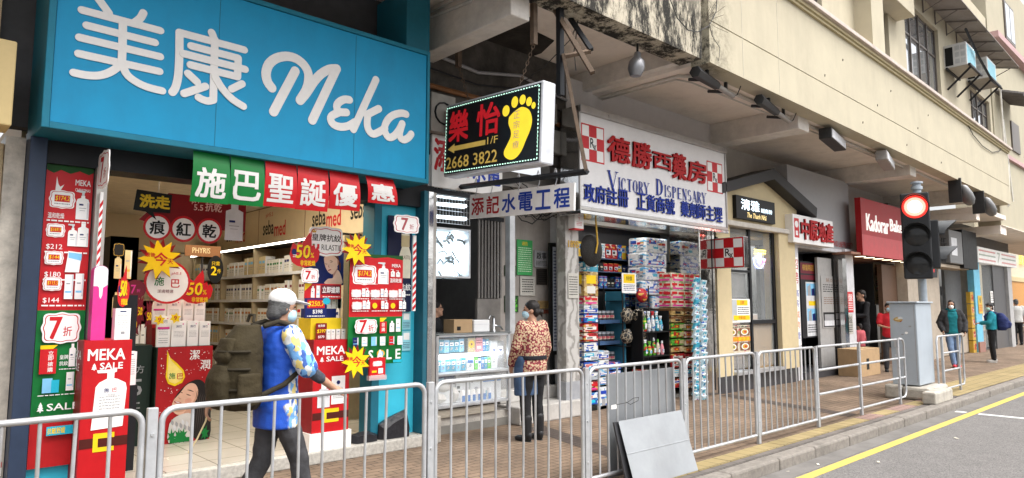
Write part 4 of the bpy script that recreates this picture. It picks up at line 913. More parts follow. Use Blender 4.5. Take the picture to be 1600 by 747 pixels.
o = PY(336,421,8.6);c = Card('price_disc', 'black rounded price sign with a yellow two hanging by the shelves', 'sign',Fr((o.x - .09,8.6,o.z - .17),(1,0,0),(0,0,1)),.19,.34,black,th=.008,outline=[(.5 + .5 * math.cos(i * .2618),.5 + .5 * math.sin(i * .2618)) for i in range(24)]);c.text(yellow, '2',.2,.3,.6,.6,.03);c.text(yellow, '只需',.25,.64,.75,.78,.01);c.text(yellow, '件',.62,.36,.85,.52,.01);c.done()

# ---- right side of the front
Y1 = 6.8
o = card_q('shaped_sign', 'scalloped white sign with a crown reading 皇牌抗紋 above the portrait', 'sign',Y1,(480,355),(538,350),(480,400),(538,404),M('sign_white_red', 'eee8e4',.45),th=.01,outline=scallop())
o.badge(.5,.5,.47,.44,red,white);o.text(M('sign_brown', '2c211d',.5), '皇牌抗紋',.12,.5,.9,.72,.02,False);o.text(MATS['sign_brown'], 'RILASTIL',.38,.22,.92,.4,.005);o.poly(gold,[(.13,.75),(.22,.75),(.24,.86),(.2,.8),(.175,.88),(.15,.8),(.11,.86)])
o.rect(green,.14,.25,.2,.4);o.rect(red,.26,.25,.32,.4);o.done()
o = card_q('portrait_board', 'dark blue board with a portrait of a pale red-haired woman', 'poster',6.86,(476,392),(537,392),(476,445),(537,445),navy,th=.01)
hr = M('print_auburn', '5a2c20',.5);sk2 = M('print_pale_skin', 'e6c4b2',.5)
def op(pts,k=3):
 P = [((14 + x / 11.5) / 61,1 - (y / 11.5 - 7) / 53) for x,y in pts];return smooth(P + [P[0]],k)[:-1]
sk3 = M('print_pale_shade', 'c08e80',.5)
o.poly(hr,op([(172,230),(190,170),(230,112),(290,88),(340,90),(400,125),(440,190),(455,250),(485,300),(480,420),(455,400),(430,300)]));o.poly(sk2,op([(178,200),(235,162),(300,152),(370,172),(414,215),(440,245),(436,320),(418,350),(408,420),(370,450),(345,490),(320,497),(270,470),(235,430),(205,370),(185,300),(175,240)]))
o.poly(sk2,op([(345,480),(405,415),(448,430),(482,490),(505,560),(505,672),(206,672),(215,620),(262,580),(330,570),(352,540)]));o.poly(sk3,op([(345,492),(408,400),(418,350),(428,380),(400,460),(352,545)]));o.poly(sk3,op([(414,215),(440,245),(436,320),(425,330),(415,270)]))
o.poly(hr,op([(282,282),(305,270),(335,264),(328,276),(300,284)]));o.poly(hr,op([(195,308),(215,312),(240,314),(225,322),(205,319)]));o.poly(hr,op([(268,262),(295,244),(330,242),(298,252)]));o.poly(sk3,op([(250,365),(262,378),(284,382),(270,368),(262,320)]));o.poly(M('print_lips', 'a8443f',.5),op([(245,428),(270,414),(288,408),(312,408),(292,428),(262,438)]));o.done()
o = card_q('seven_off_badge', 'scalloped white badge reading 7折 left of the portrait board', 'price badge',6.7,(470,418),(499,418),(470,443),(499,443),white,th=.006,outline=scallop(),group='scalloped seven off badges');o.badge(.5,.5,.46,.44);o.text(red, '7',.25,.25,.52,.78,.04);o.text(red, '折',.55,.28,.78,.55,.015);o.done()
o = card_q('banner_strip', 'red banner strip reading 立即搶購 with two small bottles', 'sign',6.76,(476,442),(533,445),(476,467),(533,467),red,th=.01);o.poly(yellow,[(0,1),(.2,1),(0,.5)]);o.bottle(.22,.08,.1,.75,pump=False);o.carton(.36,.08,.1,.8);o.rect(maroon,.44,.3,.97,.92);o.text(white, '立即搶購',.47,.4,.95,.82,.02,False);o.lines(white,.48,.08,.95,.2,1);o.done()
zc0 = PY(515,531,Yr).z + .002
o = card_q('price_placard', 'navy price panel with red and white prices and a blue drop above the yellow block', 'price board',6.74,(476,466),(510,466),(477,497),(511,497),navy,th=.02);o.rect(red,.1,.5,.9,.92);o.text(yellow, '$250.7',.14,.56,.86,.84,.02,False,.1);o.text(white, '$398',.3,.2,.85,.42,.02);o.lines(white,.1,.05,.9,.15,1);o.poly(teal,star(12,.16,.2,0,.98,.86));o.done()
yb_ = thing('yellow_block', 'yellow display block above the right sale stand', 'display stand',(3.3,6.9,zc0));x0_,x1_,z0_,z1_ = RQ(6.72,(484,497),(533,497),(486,531),(533,531));MB().box((x0_,6.72,zc0),(x1_,7.0,z1_)).build('block',yb_,mat=M('display_yellow', 'd8b81c',.45),bevel=.004)
MB().box((x0_ + .02,6.8,z1_ + .001),(x1_ - .02,6.99,z1_ + .1)).build('riser',yb_,mat=navy)
o = card_q('price_card', 'small dark red price card on the yellow block', 'price board',6.69,(493,505),(510,505),(494,532),(511,532),dred,th=.006);o.text(white, '會員價',.15,.78,.85,.92,.01);o.text(yellow, '$397',.1,.42,.9,.64,.03,False,.1);o.text(white, '$570',.2,.12,.8,.28,.02);o.done()
def tiny_boxes(z,us,Y,h_,lab,grp):
 for i,u in enumerate(us):
  x = PY(u,500,Y).x;wd = PY(u + 7,500,Y).x - x
  fr = frontY(x,z,Y);c = Card('slim_carton',lab, 'carton',fr,wd * .88,h_,m_wb,th=.07,group=grp);c.rect(navy,.3,.7,.7,.78);c.lines(grey,.2,.4,.8,.55,2,.3);c.done()
tiny_boxes(z1_ + .102,(511,518,526,533 - 6),6.82,.11, 'slim white carton in the lower row on the yellow display block', 'slim cartons, lower row on the yellow block')
tiny_boxes(z1_ + .214,(511,518,526),6.83,.11, 'slim white carton stacked in the upper row on the yellow display block', 'slim cartons, upper row on the yellow block')
tiny_boxes(zc0,(511,518,526,534),6.67,.105, 'slim white carton in front of the yellow block on the sale stand', 'slim cartons in front of the yellow block')
# right poster: red over green
Yp = 6.58
c = card_q('poster_board', 'wide red and green price poster on the right of the pharmacy front', 'poster',Yp,(545,403),(629,393),(545,567),(628,571),green,th=.02)
c.rect(red,0,.43,1,1);c.poly(M('fir_green', '1d4d22',.6),[(0,1),(0,.97),(.2,.985),(.45,.965),(.7,.98),(1,.96),(1,1)])
price(c,.27,.81,.22,.09, '$174.2');c.bottle(.62,.73,.2,.2);c.text(white, 'MEKA',.78,.89,.95,.92,.02);c.bottle(.8,.8,.08,.07);c.bottle(.9,.8,.08,.06);c.text(white, '溫和乾燥',.74,.745,.97,.785,.015);c.lines(white,.1,.72,.5,.735,1)
for j,b in enumerate((.61,.5)):
 for i,a in enumerate((.12,.46,.8)):
  c.badge(a,b + .03,.09,.035,red,white) if j == 0 or i == 0 else c.disc(yellow,a - .02,b + .03,.045);c.carton(a + .13,b,.06,.075);c.bottle(a + .2,b,.07,.08,pump=(i + j) % 2 == 0);c.lines(white,a - .08,b - .025,a + .22,b - .01,1)
c.badge(.28,.345,.2,.065);c.text(red, '7',.16,.29,.29,.4,.03);c.text(red, '折',.32,.3,.42,.36,.012);c.poly(yellow,[(.53,.42),(.66,.42),(.53,.36)]);c.rect(red,.53,.28,.66,.385);c.text(white, '搶',.555,.34,.635,.375,.01);c.text(white, '購',.555,.295,.635,.33,.01);c.bottle(.76,.29,.09,.1,pump=False);c.carton(.88,.29,.09,.12)
for i,a in enumerate((.09,.25,.42,.58,.75,.91)): c.carton(a,.17,.1,.08,(navy,white,sky_b,white,red,white)[i])
for i,ch in enumerate('SALE'): c.text(white,ch,.3 + i * .17,.045,.42 + i * .17,.13,.03)
c.rect(teal,.78,.01,.96,.035);c.done()
# dark blue bottle panel, striped pole, 7-off badge, turquoise notices
c = card_q('bottle_poster', 'dark blue panel with a cream bottle at the right edge of the pharmacy front', 'poster',6.76,(606,338),(644,338),(606,487),(642,487),M('panel_navy', '10163c',.4),th=.02)
c.poly(M('bottle_cream', 'e9e2cc',.4),[(.5,.35),(.95,.35),(.97,.6),(.88,.68),(.9,.82),(.55,.82),(.58,.68),(.48,.6)]);c.rect(beige,.55,.68,.9,.8);c.rect(blue,.6,.82,.72,.92);c.text(brown, 'RILASTIL',.52,.55,.94,.59,.0);c.text(white, '抗紋',.5,.22,.98,.29,.02);c.lines(white,.5,.16,.95,.19,1);c.done()
def stripes(lab,X,Y,z0,z1,r=.022):
 t = thing('striped_strip',lab, 'decor strip',(X,Y,z0),0, 'red and white striped strips');MB().box((X - r,Y,z0),(X + r,Y + .02,z1)).build('strip',t,mat=white)
 q = MB().m(red);z = z0
 while z < z1 - .09: q.face([(X - r,Y - .002,z),(X + r,Y - .002,z + .045),(X + r,Y - .002,z + .085),(X - r,Y - .002,z + .04)]);z += .08
 q.build('stripes',t);return t
stripes('red and white striped strip beside the dark blue bottle panel',PY(649,430,6.55).x,6.57,PY(645,486,6.55).z,PY(652,368,6.55).z)
stripes('red and white striped strip at the left edge beside the pink carton',PY(152,430,6.6).x,6.6,PY(143,535,6.6).z,PY(158,300,6.6).z,.012)
o = card_q('seven_off_badge', 'scalloped white badge reading 7折 over the dark blue bottle panel', 'price badge',6.5,(614,335),(657,335),(614,366),(656,366),white,th=.006,outline=scallop(),group='scalloped seven off badges');o.badge(.5,.5,.46,.44);o.text(M('faded_red', 'b0565c',.5), '7',.3,.2,.54,.8,.03);o.text(MATS['faded_red'], '折',.58,.26,.78,.52,.01);o.done()
fr = sideX(PY(160,260,6.45).x,6.62,PY(155,298,6.5).z);c = Card('seven_off_badge', 'scalloped badge seen almost edge-on at the left end under the turquoise sign', 'price badge',fr,.4,.34,white,th=.008,outline=scallop(),group='scalloped seven off badges');c.badge(.5,.5,.46,.44);c.text(red, '7',.3,.2,.54,.8,.03);c.text(red, '折',.58,.26,.78,.52,.01);c.done()
for i,(v0,v1,lb_) in enumerate(((487,515, 'upper'),(517,548, 'lower'))):
 c = card_q('paper_notice',lb_ + ' pale paper notice on the turquoise panel under the dark blue panel', 'notice',6.785,(629,v0),(642,v0),(628,v1),(641,v1),M('notice_turq', '8fd0dc',.5),th=.004);c.rect(white,.15,.55,.85,.9);c.lines(navy,.1,.1,.9,.45,4,.35);c.done()
# small leaflet rack
x0_,x1_,z0_,z1_ = RQ(6.5,(577,560),(602,558),(578,592),(602,592));t = thing('leaflet_rack', 'clear leaflet rack with red leaflets at the lower edge of the right poster', 'rack',(x0_,6.5,z0_));fr = frontY(x0_,z0_,6.5)
c = Card('', '', '',fr,x1_ - x0_,z1_ - z0_,red,parent=t,th=.03);c.bn = 'leaflet_stack';c.badge(.5,.72,.3,.12);c.rect(yellow,.15,.3,.45,.4);c.rect(white,.55,.25,.85,.5);c.lines(white,.1,.05,.9,.2,2);c.done();MB().fbox(fr,-.012,-.012,x1_ - x0_ + .012,.04,-.035,.012).build('tray',t,mat=glass('clear_plastic',(.9,.9,.9),.1,.35))
c = Card('mascot_card', 'tiny round yellow and blue card on top of the leaflet rack', 'card',frontY(x0_ + .1,z1_ + .002,6.52),.1,.08,gold,th=.004,outline=circ(16));c.disc(sky_b,.5,.45,.3);c.done()
# black bags on the sill
def bag(lab,pts,y0,y1):
 q = MB().m(M('black_bag',(.02,.02,.024),.35,bump=.5,bscale=20));n = len(pts);rings = []
 for k,(f,y) in enumerate(((.75,y0),(1,y0 + (y1 - y0) * .35),(1,y0 + (y1 - y0) * .7),(.7,y1))):
  cx = sum(p[0] for p in pts) / n;rings.append([(cx + (p[0] - cx) * f + random.uniform(-.01,.01),y + random.uniform(-.015,.015),.131 + (p[1] - .131) * (f if f < 1 else 1) + (random.uniform(-.01,.01) if p[1] > .14 else 0)) for p in pts])
 b = len(q.v)
 for r_ in rings: q.v += [V(p) for p in r_]
 for i in range(3):
  for k in range(n): q.f.append((b + i * n + k,b + i * n + (k + 1) % n,b + (i + 1) * n + (k + 1) % n,b + (i + 1) * n + k));q.mi.append(q.c)
 q.f.append(tuple(b + k for k in reversed(range(n))));q.mi.append(q.c);q.f.append(tuple(b + 3 * n + k for k in range(n)));q.mi.append(q.c)
 tag(q.build('plastic_bag',smooth=True),lab, 'bag')
X_ = lambda u,v: PY(u,v,6.66).x
bag('black plastic bag slumped beside the turquoise panel at the pharmacy sill',[(X_(592,690),.131),(X_(640,690),.131),(X_(641,670),.22),(X_(636,640),.42),(X_(610,655),.34),(X_(594,665),.28)],6.62,6.78)
bag('low black plastic bag on the sill beside the right sale stand',[(X_(550,700),.131),(X_(592,694),.131),(X_(592,680),.2),(X_(575,672),.23),(X_(552,676),.22)],6.62,6.8)
# ================================================================ plumbing shop beside the pharmacy
m_old = M('old_tile_wall',(.3,.28,.26),.7,var=.25,scale=5,stain=(.12,.11,.1),stain_amt=.5)
m_gal = M('galvanised_steel',(.5,.51,.52),.45,.6,var=.15,scale=5)
pl = thing('plumbing_shop', 'dim narrow plumbing shop with an open front beside the turquoise pharmacy', 'shop',(6,7,0))
MB().box((4.96,7.0,-.01),(7.75,8.98,.1)).build('floor',pl,mat=M('dirty_floor',(.2,.19,.17),.8))
MB().box((4.955,7.05,.1),(4.99,8.98,3.6)).build('side_wall',pl,mat=m_old)
MB().box((5.0,8.93,.1),(7.7,8.98,3.6)).build('back_wall',pl,mat=m_old)
MB().box((6.62,7.45,.1),(6.7,8.92,3.6)).build('partition',pl,mat=M('dark_partition',(.13,.12,.115),.8))
MB().box((5.0,7.1,3.3),(7.7,8.9,3.38)).build('ceiling',pl,mat=m_old)
MB().box((5.0,6.93,.1),(5.06,7.02,3.5)).build('frame_post',pl,mat=m_gal,bevel=.005)
MB().box((6.42,6.95,1.22),(6.52,7.05,3.2)).build('frame_post',pl,mat=m_gal,bevel=.005)
MB().box((5.06,6.95,3.02),(6.7,7.05,3.08)).build('top_rail',pl,mat=dark)
# plinth of the counter
MB().box((5.02,7.02,.02),(6.5,7.5,.2)).build('concrete_plinth',pl,mat=MATS['old_concrete'],bevel=.01)
MB().box((5.05,6.99,.2),(6.2,7.06,.3)).build('timber_baulk',pl,mat=M('weathered_timber',(.36,.32,.26),.9,var=.25,stretch=(1,8,8)),bevel=.006)
# white sign board behind the foot sign
c = card_q('shop_sign', 'white board with red and blue characters 添記水電 half hidden behind the foot sign', 'sign',6.9,(675,226),(785,216),(675,292),(785,306),M('sign_white', 'f0efec',.5,var=.05,stain=(.5,.48,.42)),th=.04)
c.text(red, '添',.03,.32,.25,.92,.03);c.text(red, '記',.28,.28,.52,.9,.03);c.text(blue, '水',.56,.22,.74,.68,.03);c.text(blue, '電',.77,.2,.97,.66,.03);c.done(.004)
# glass counter
ct = thing('glass_counter', 'aluminium glass counter filled with boxed plumbing goods and a lit tube', 'counter',(5.9,7.02,.3))
cx0,cx1,cy0,cy1,cz0,cz1 = 5.2,6.42,6.98,7.45,.32,1.22
q = MB()
for x in (cx0,cx1):
 for y in (cy0,cy1): q.box((x - .02,y - .02,.2),(x + .02,y + .02,cz1));q.cut()
for z in (cz0,.72,cz1 - .015):
 q.box((cx0 + .021,cy0 - .02,z),(cx1 - .021,cy0 + .015,z + .03));q.cut();q.box((cx0 - .018,cy0 + .021,z),(cx0 + .018,cy1 - .021,z + .03));q.cut();q.box((cx1 - .018,cy0 + .021,z),(cx1 + .018,cy1 - .021,z + .03));q.cut()
q.build_each('frame_bar',ct,bevel=.003,mat=m_gal)
MB().box((cx0 - .03,cy0 - .03,cz1 + .016),(cx1 + .03,cy1 + .05,cz1 + .03)).build('counter_top',ct,mat=M('counter_glass_top',(.2,.22,.22),.15))
for z in (cz0 + .031,.72 + .031): MB().box((cx0 + .021,cy0 + .016,z),(cx1 - .021,cy1,z + .006)).build('shelf',ct,mat=lgrey)
MB().box((cx0 + .022,cy0 + .001,cz0 + .04),(cx1 - .022,cy0 + .004,cz1 - .02)).build('glass_front',ct,mat=glass('counter_glass',(.9,.95,.95),.02,.12))
MB().box((cx0,cy1 + .005,cz0),(cx1,cy1 + .015,cz1)).build('back_panel',ct,mat=M('counter_back',(.25,.3,.38),.6))
lt = thing('tube_light', 'bright white tube light inside the glass counter', 'lamp',(5.8,7.05,.98));MB().tube([(cx0 + .06,cy0 + .05,.94),(cx1 - .08,cy0 + .05,.965)],.016,10).build('tube',lt,True,mat=M('tube_glow',(.85,.93,1),.4,emit=9,var=.01));MB().box((cx0 + .05,cy0 + .07,.94),(cx1 - .07,cy0 + .09,.985)).build('housing',lt,mat=white)
turqb = M('goods_turquoise', '2f8fa8',.45);gw = M('goods_white', 'd5d8da',.45);gblue = M('goods_blue', '2b6cb0',.4)
def goods(name,lab,x0,x1,z0,h,y,n,mats,grp,d=.14,deco=True):
 w_ = (x1 - x0) / n
 for i in range(n):
  m_ = mats[i % len(mats)];hh = h * random.uniform(.9,1.0)
  q = MB().m(m_).box((x0 + i * w_ + .003,y,z0),(x0 + (i + 1) * w_ - .003,y + d,z0 + hh));fr = frontY(x0 + i * w_ + .003,z0,y - .001);W = w_ - .006
  if deco:
   q.m(white if m_ is not gw else gblue).rect(fr,.1 * W,.55 * hh,.9 * W,.82 * hh,.0005);q.m(navy).rect(fr,.2 * W,.62 * hh,.7 * W,.7 * hh,.001);q.m(grey).rect(fr,.15 * W,.2 * hh,.6 * W,.26 * hh,.0005);q.m(grey).disc(fr,.5 * W,.35 * hh,.2 * W,.0007,12)
  tag(q.build(name),lab, 'goods box',grp)
goods('tap_box', 'turquoise tap carton in the lower row of the top counter shelf',cx0 + .03,cx0 + .52,.765,.16,cy0 + .06,6,[turqb,sky_b,turqb], 'turquoise cartons, lower row in the counter')
goods('tap_box', 'turquoise tap carton in the upper row of the top counter shelf',cx0 + .03,cx0 + .52,.99 + .01 ,.17,cy0 + .1,6,[turqb,turqb,sky_b], 'turquoise cartons, upper row in the counter')
goods('switch_box', 'white switch carton in the middle of the top counter shelf',cx0 + .53,cx0 + .66,.765,.16,cy0 + .06,1,[gw],None)
goods('small_tap_box', 'small blue and green carton in the right half of the top counter shelf',cx0 + .67,cx0 + .95,.765,.15,cy0 + .06,5,[lgreen,gw,gblue,turqb], 'small cartons right in the counter')
goods('heater_box', 'large grey printed carton at the right of the top counter shelf',cx0 + .96,cx1 - .03,.765,.38,cy0 + .06,2,[lgrey,grey], 'grey cartons right in the counter',.2)
goods('valve_box', 'blue and white carton in the upper right of the counter',cx0 + .78,cx0 + .95,.98,.18,cy0 + .1,3,[gw,gblue,turqb], 'upper right cartons in the counter')
for (lb_,a,b,m_) in (('yellow round label on a card in the counter',.56,.68, 'y'),('pink price card in the counter',.69,.81, 'p')):
 c = Card('price_card',lb_, 'price card',frontY(cx0 + a - .03,1.0,cy0 + .03),.12,.18,beige if m_ == 'y' else M('pink_card', 'e0929c',.5),th=.004)
 if m_ == 'y': c.disc(yellow,.5,.55,.42);c.disc(maroon,.5,.55,.12)
 else: c.lines(maroon,.1,.55,.9,.9,2);c.rect(white,.2,.2,.8,.4)
 c.done()
for i,(a,b,mb_,h_) in enumerate(((.03,.38,gw,.28),(.39,.62,gw,.26),(.63,.84,gw,.25),(.85,1.18,gw,.24))):
 t = thing('appliance_box',['white box with a navy top band and a seat drawing, left on the middle shelf', 'white fan heater box second on the middle shelf', 'white round fan box third on the middle shelf', 'white and blue twin unit box right on the middle shelf'][i], 'goods box',(cx0 + a,cy0 + .1,.36));fr = frontY(cx0 + a,.362,cy0 + .1)
 c = Card('', '', '',fr,b - a - .01,h_ + .08,gw,parent=t,th=.25);c.bn = 'carton_body'
 if i == 0: c.rect(navy,0,.65,1,1);c.poly(sky_b,[(.15,.7),(.4,.72),(.5,.9),(.25,.88)]);c.disc(lgrey,.65,.35,.2);c.disc(gw,.65,.35,.17)
 if i == 1: c.rect(black,.08,.5,.3,.6);c.rect(black,.08,.35,.3,.42);c.disc(lgrey,.65,.55,.22)
 if i == 2: c.disc(lgrey,.5,.4,.28);c.disc(grey,.5,.4,.2);c.rect(black,.1,.7,.2,.76)
 if i == 3: c.rect(gblue,0,.7,1,.95);c.rect(turqb,.1,.1,.25,.35);c.disc(lgrey,.5,.45,.12);c.disc(lgrey,.78,.45,.12)
 c.lines(grey,.1,.05,.5,.14,2);c.done()
# lower open shelf: paper rolls, bags
for i in range(6):
 x = cx0 + .5 + i * .09
 q = MB().m(white if i < 4 else lgrey).lathe((x,7.1,.221),[(.04,0),(.042,.01),(.042,.27),(.036,.285)],14);q.m(gblue).rect(frontY(x - .025,.36,7.056),0,0,.05,.08,0);q.m(navy).rect(frontY(x - .02,.29,7.0575),0,0,.03,.03,0)
 tag(q.build('sealant_tube',smooth=True), 'white sealant bottle standing in the row on the bottom counter shelf', 'bottle', 'white bottles at the bottom of the counter')
def lumpbag(lab,x,y,z,rx,ry,rz_,mat,name='goods_bag'):
 q = MB().m(mat);n,k = 12,7;b = 0
 for j in range(k + 1):
  ph_ = math.pi * j / k
  for i in range(n):
   th_ = i * 2 * math.pi / n;s_ = 1 + random.uniform(-.13,.13)
   q.v.append(V((x + rx * s_ * math.sin(ph_) * math.cos(th_),y + ry * s_ * math.sin(ph_) * math.sin(th_),z + rz_ * (1 - math.cos(ph_)) * (s_ if .1 < j / k < .9 else 1))))
 for j in range(k):
  for i in range(n): q.f.append((j * n + i,j * n + (i + 1) % n,(j + 1) * n + (i + 1) % n,(j + 1) * n + i));q.mi.append(q.c)
 tag(q.build(name,smooth=True),lab, 'bag')
m_pb = M('plastic_bag_white', 'd6d2cc',.3,var=.1,bump=.3,bscale=25)
lumpbag('white wrapped bundle at the left of the bottom counter shelf',cx0 + .13,7.12,.36,.13,.09,.07,m_pb);lumpbag('white wrapped bundle lying on another bundle at the bottom of the counter',cx0 + .2,7.12,.5,.15,.08,.06,m_pb);lumpbag('small white wrapped bundle beside the white bottles at the bottom of the counter',cx0 + .36,7.1,.36,.08,.08,.1,m_pb)
lumpbag('grey bagged fittings beyond the left end of the glass counter',5.1,7.2,.32,.06,.1,.14,M('bag_grey', '8b8680',.4))
# things on top of the counter
zt = cz1 + .032
t = thing('cardboard_box', 'small brown cardboard box on the glass counter', 'box',(5.72,7.1,zt));MB().box((5.55,7.08,zt),(5.86,7.3,zt + .17)).build('box_body',t,mat=M('cardboard',(.4,.27,.15),.8,var=.1));MB().box((5.6,7.076,zt + .03),(5.66,7.079,zt + .08)).build('print',t,mat=black)
t = thing('styrofoam_box', 'white foam box on the glass counter', 'box',(5.97,7.1,zt));MB().box((5.87,7.06,zt),(6.15,7.26,zt + .16)).build('foam_body',t,mat=M('foam_white',(.75,.75,.75),.7,var=.03),bevel=.012);MB().box((5.866,7.056,zt + .1),(6.154,7.264,zt + .106)).build('lid_seam',t,mat=lgrey)
t = thing('tap', 'chrome mixer tap standing on the counter', 'tap',(6.28,7.15,zt));q = MB();q.lathe((6.3,7.15,zt),[(.035,0),(.03,.02),(.022,.03),(.022,.17),(.015,.19)],12);q.build('body',t,True,mat=m_ste);MB().tube([(6.3,7.15,zt + .16),(6.28,7.13,zt + .21),(6.2,7.12,zt + .21),(6.17,7.11,zt + .17)],.012).build('spout',t,True,mat=m_ste);MB().tube([(6.3,7.13,zt + .08),(6.38,7.11,zt + .07),(6.42,7.1,zt + .02)],.014).build('lever',t,True,mat=m_ste)
t = thing('fittings_strip', 'brass and steel fittings hanging in a column at the left post of the plumbing shop', 'hardware',(5.03,6.92,1.3))
for k in range(9):
 z = 1.2 + k * .14;MB().lathe((5.02 + .02 * (k % 2),6.915,z),[(.012,0),(.028,.01),(.028,.05),(.014,.06),(.014,.09)],10,(0,.15,1)).build('fitting',t,True,mat=[gold,m_gal,brown][k % 3] if k < 4 else [m_gal,dark][k % 2])
# lit case with pipe fittings, wire rack with tubes
lc = thing('lit_display_case', 'glowing pale display case full of pipe fittings and taps', 'display case',PY(700,395,7.3));x0_,x1_,z0_,z1_ = RQ(7.25,(675,355),(735,358),(675,432),(731,436))
MB().box((x0_,7.5,z0_),(x1_,7.54,z1_)).build('back_panel',lc,mat=M('lit_panel',(.72,.86,1),.5,emit=.75,var=.12,scale=4))
q = MB()
for a,b in (((x0_,7.25,z0_),(x1_,7.54,z0_ + .025)),((x0_,7.25,z1_ - .025),(x1_,7.54,z1_)),((x0_ - .025,7.25,z0_),(x0_ - .001,7.54,z1_)),((x1_ + .001,7.25,z0_),(x1_ + .025,7.54,z1_))): q.box(a,b);q.cut()
q.build_each('case_frame',lc,mat=m_gal)
rr = random.Random(3);q = MB()
for k in range(18):
 x,z = rr.uniform(x0_ + .1,x1_ - .1),rr.uniform(z0_ + .05,z1_ - .08);y = rr.uniform(7.32,7.48);a = rr.uniform(-1,1);l = rr.uniform(.05,.14)
 q.tube([(x,y,z),(x + l * math.cos(a),y,z + l * math.sin(a)),(x + l * math.cos(a) + .03,y - .02,z + l * math.sin(a) - .05)],rr.choice([.01,.014,.02]),8);q.cut()
q.build_each('fitting',lc,True,mat=M('fitting_grey',(.35,.4,.42),.3,.5))
q = MB();q.box((x1_ - .07,7.45,z0_ + .05),(x1_ - .05,7.47,z1_ - .05));q.build('lamp_tube',lc,mat=MATS['tube_glow'])
gr = thing('wire_rack', 'hanging wire grid holding white tubes above the lit display case', 'rack',PY(700,310,7.3));x0_,x1_,z0_,z1_ = RQ(7.3,(678,275),(735,285),(678,350),(733,350));q = MB()
for i in range(13): x = x0_ + (x1_ - x0_) * i / 12;q.tube([(x,7.3,z0_),(x,7.3,z1_)],.004,5)
for i in range(8): z = z0_ + (z1_ - z0_) * i / 7;q.tube([(x0_,7.295,z),(x1_,7.295,z)],.004,5)
q.build('grid',gr,mat=m_gal)
for k,v in enumerate((305,318,338)):
 a = PY(678,v,7.27);b = PY(728,v + 4,7.27);t = thing('tube_light',['highest', 'middle', 'lowest'][k] + ' of three white tubes on the wire grid of the plumbing shop', 'lamp',a);MB().tube([a,b],.022,10).build('tube',t,True,mat=M('soft_tube_glow',(.8,.92,1),.4,emit=2.2,var=.02));MB().box((a.x,7.29,a.z - .02),(b.x,7.31,a.z + .02)).build('housing',t,mat=lgrey)
pb = thing('pipe_bundle', 'bundle of dark pipes leaning at the back of the plumbing shop', 'pipes',(5.6,8.5,.1));q = MB()
for k in range(9): q.tube([(5.35 + k * .06,8.3,.1),(5.28 + k * .05,8.85,2.3 + .1 * (k % 3))],.018,6);q.cut()
q.build_each('pipe',pb,mat=dark)
# recess with folding gate, notices, stair
gt = thing('folding_gate', 'dark folding steel gate at the stair entrance beside the plumbing shop', 'gate',(6.8,7.4,.1));x0_,x1_,z0_,z1_ = RQ(7.3,(746,345),(782,345),(746,640),(782,640));z0_ = .1
MB().box((x0_,7.3,z0_),(x1_,7.35,1.7)).build('lower_panel',gt,mat=M('gate_panel',(.2,.185,.17),.6,var=.2))
q = MB()
for i in range(8): x = x0_ + (x1_ - x0_) * (i + .1) / 7.3;q.box((x,7.29,1.705),(x + .03,7.32,z1_));q.cut()
q.build_each('bar',gt,mat=M('gate_bar',(.19,.18,.17),.5,.4));MB().box((x0_ - .03,7.28,z1_),(x1_ + .05,7.35,z1_ + .06)).build('top_rail',gt,mat=dark);MB().box((x0_ + .1,7.28,1.25),(x0_ + .16,7.299,1.4)).build('lock',gt,mat=m_gal)
rw = thing('entrance_wall', 'stained back wall of the stair entrance covered with notices', 'wall',(7.3,7.4,0));MB().box((x1_ + .05,7.4,.1),(8.0,7.44,3.6)).build('wall_face',rw,mat=M('stained_wall',(.34,.31,.28),.85,var=.15,scale=3,stain=(.14,.12,.11),stain_amt=.6))
MB().box((x1_ + .05,7.36,.1),(7.9,7.399,.8)).build('wainscot',rw,mat=M('dark_tile',(.2,.19,.185),.4,var=.2))
for (nm,lb_,tl,br,m_,deco) in (('poster', 'green poster with a yellow top on the entrance wall',(808,375),(832,430),M('poster_green', '3f9c58',.5), 'g'),('notice', 'grey poster with large characters right of the green poster',(835,392),(857,418),grey, 'k'),('notice', 'white notice below the green poster on the entrance wall',(813,432),(836,462),M('notice_white', 'b9b6ae',.5), 't'),
  ('picture', 'green leafy picture low on the entrance wall behind the woman',(789,462),(810,488),M('leaf_dark', '274a24',.5), 'l'),('picture', 'small green leafy picture higher on the entrance wall',(789,415),(806,432),MATS['leaf_dark'], 'l'),('notice', 'dark framed notice above the small brown notices',(839,420),(855,445),M('frame_dark', '332f2c',.4), 't'),('notice', 'tan notice right of the woman at head height',(841,470),(857,482),M('notice_tan', 'a58a5c',.5), 't'),('notice', 'reddish notice just below the tan notice',(841,484),(857,490),M('notice_redbrown', '8b4a3a',.5), 't')):
 c = card_q(nm,lb_,nm,7.38,tl,(br[0],tl[1]),(tl[0],br[1]),br,m_,th=.012)
 if deco == 'g': c.text(yellow, '通告',.2,.84,.8,.95,.01);c.lines(M('poster_pale', 'c6e0c0',.5),.08,.08,.92,.8,12,.4)
 elif deco == 'k': c.text(black, '啟事',.1,.5,.9,.9,.02);c.lines(black,.1,.1,.9,.4,4,.4)
 elif deco == 'l':
  for k in range(40): c.poly(lgreen if k % 3 else M('leaf_mid', '3f7a34',.5),star(3,.03,.12,random.random() * 6,random.uniform(.1,.9),random.uniform(.1,.9)))
 else: c.lines(black,.12,.15,.88,.9,6,.4)
 c.done()
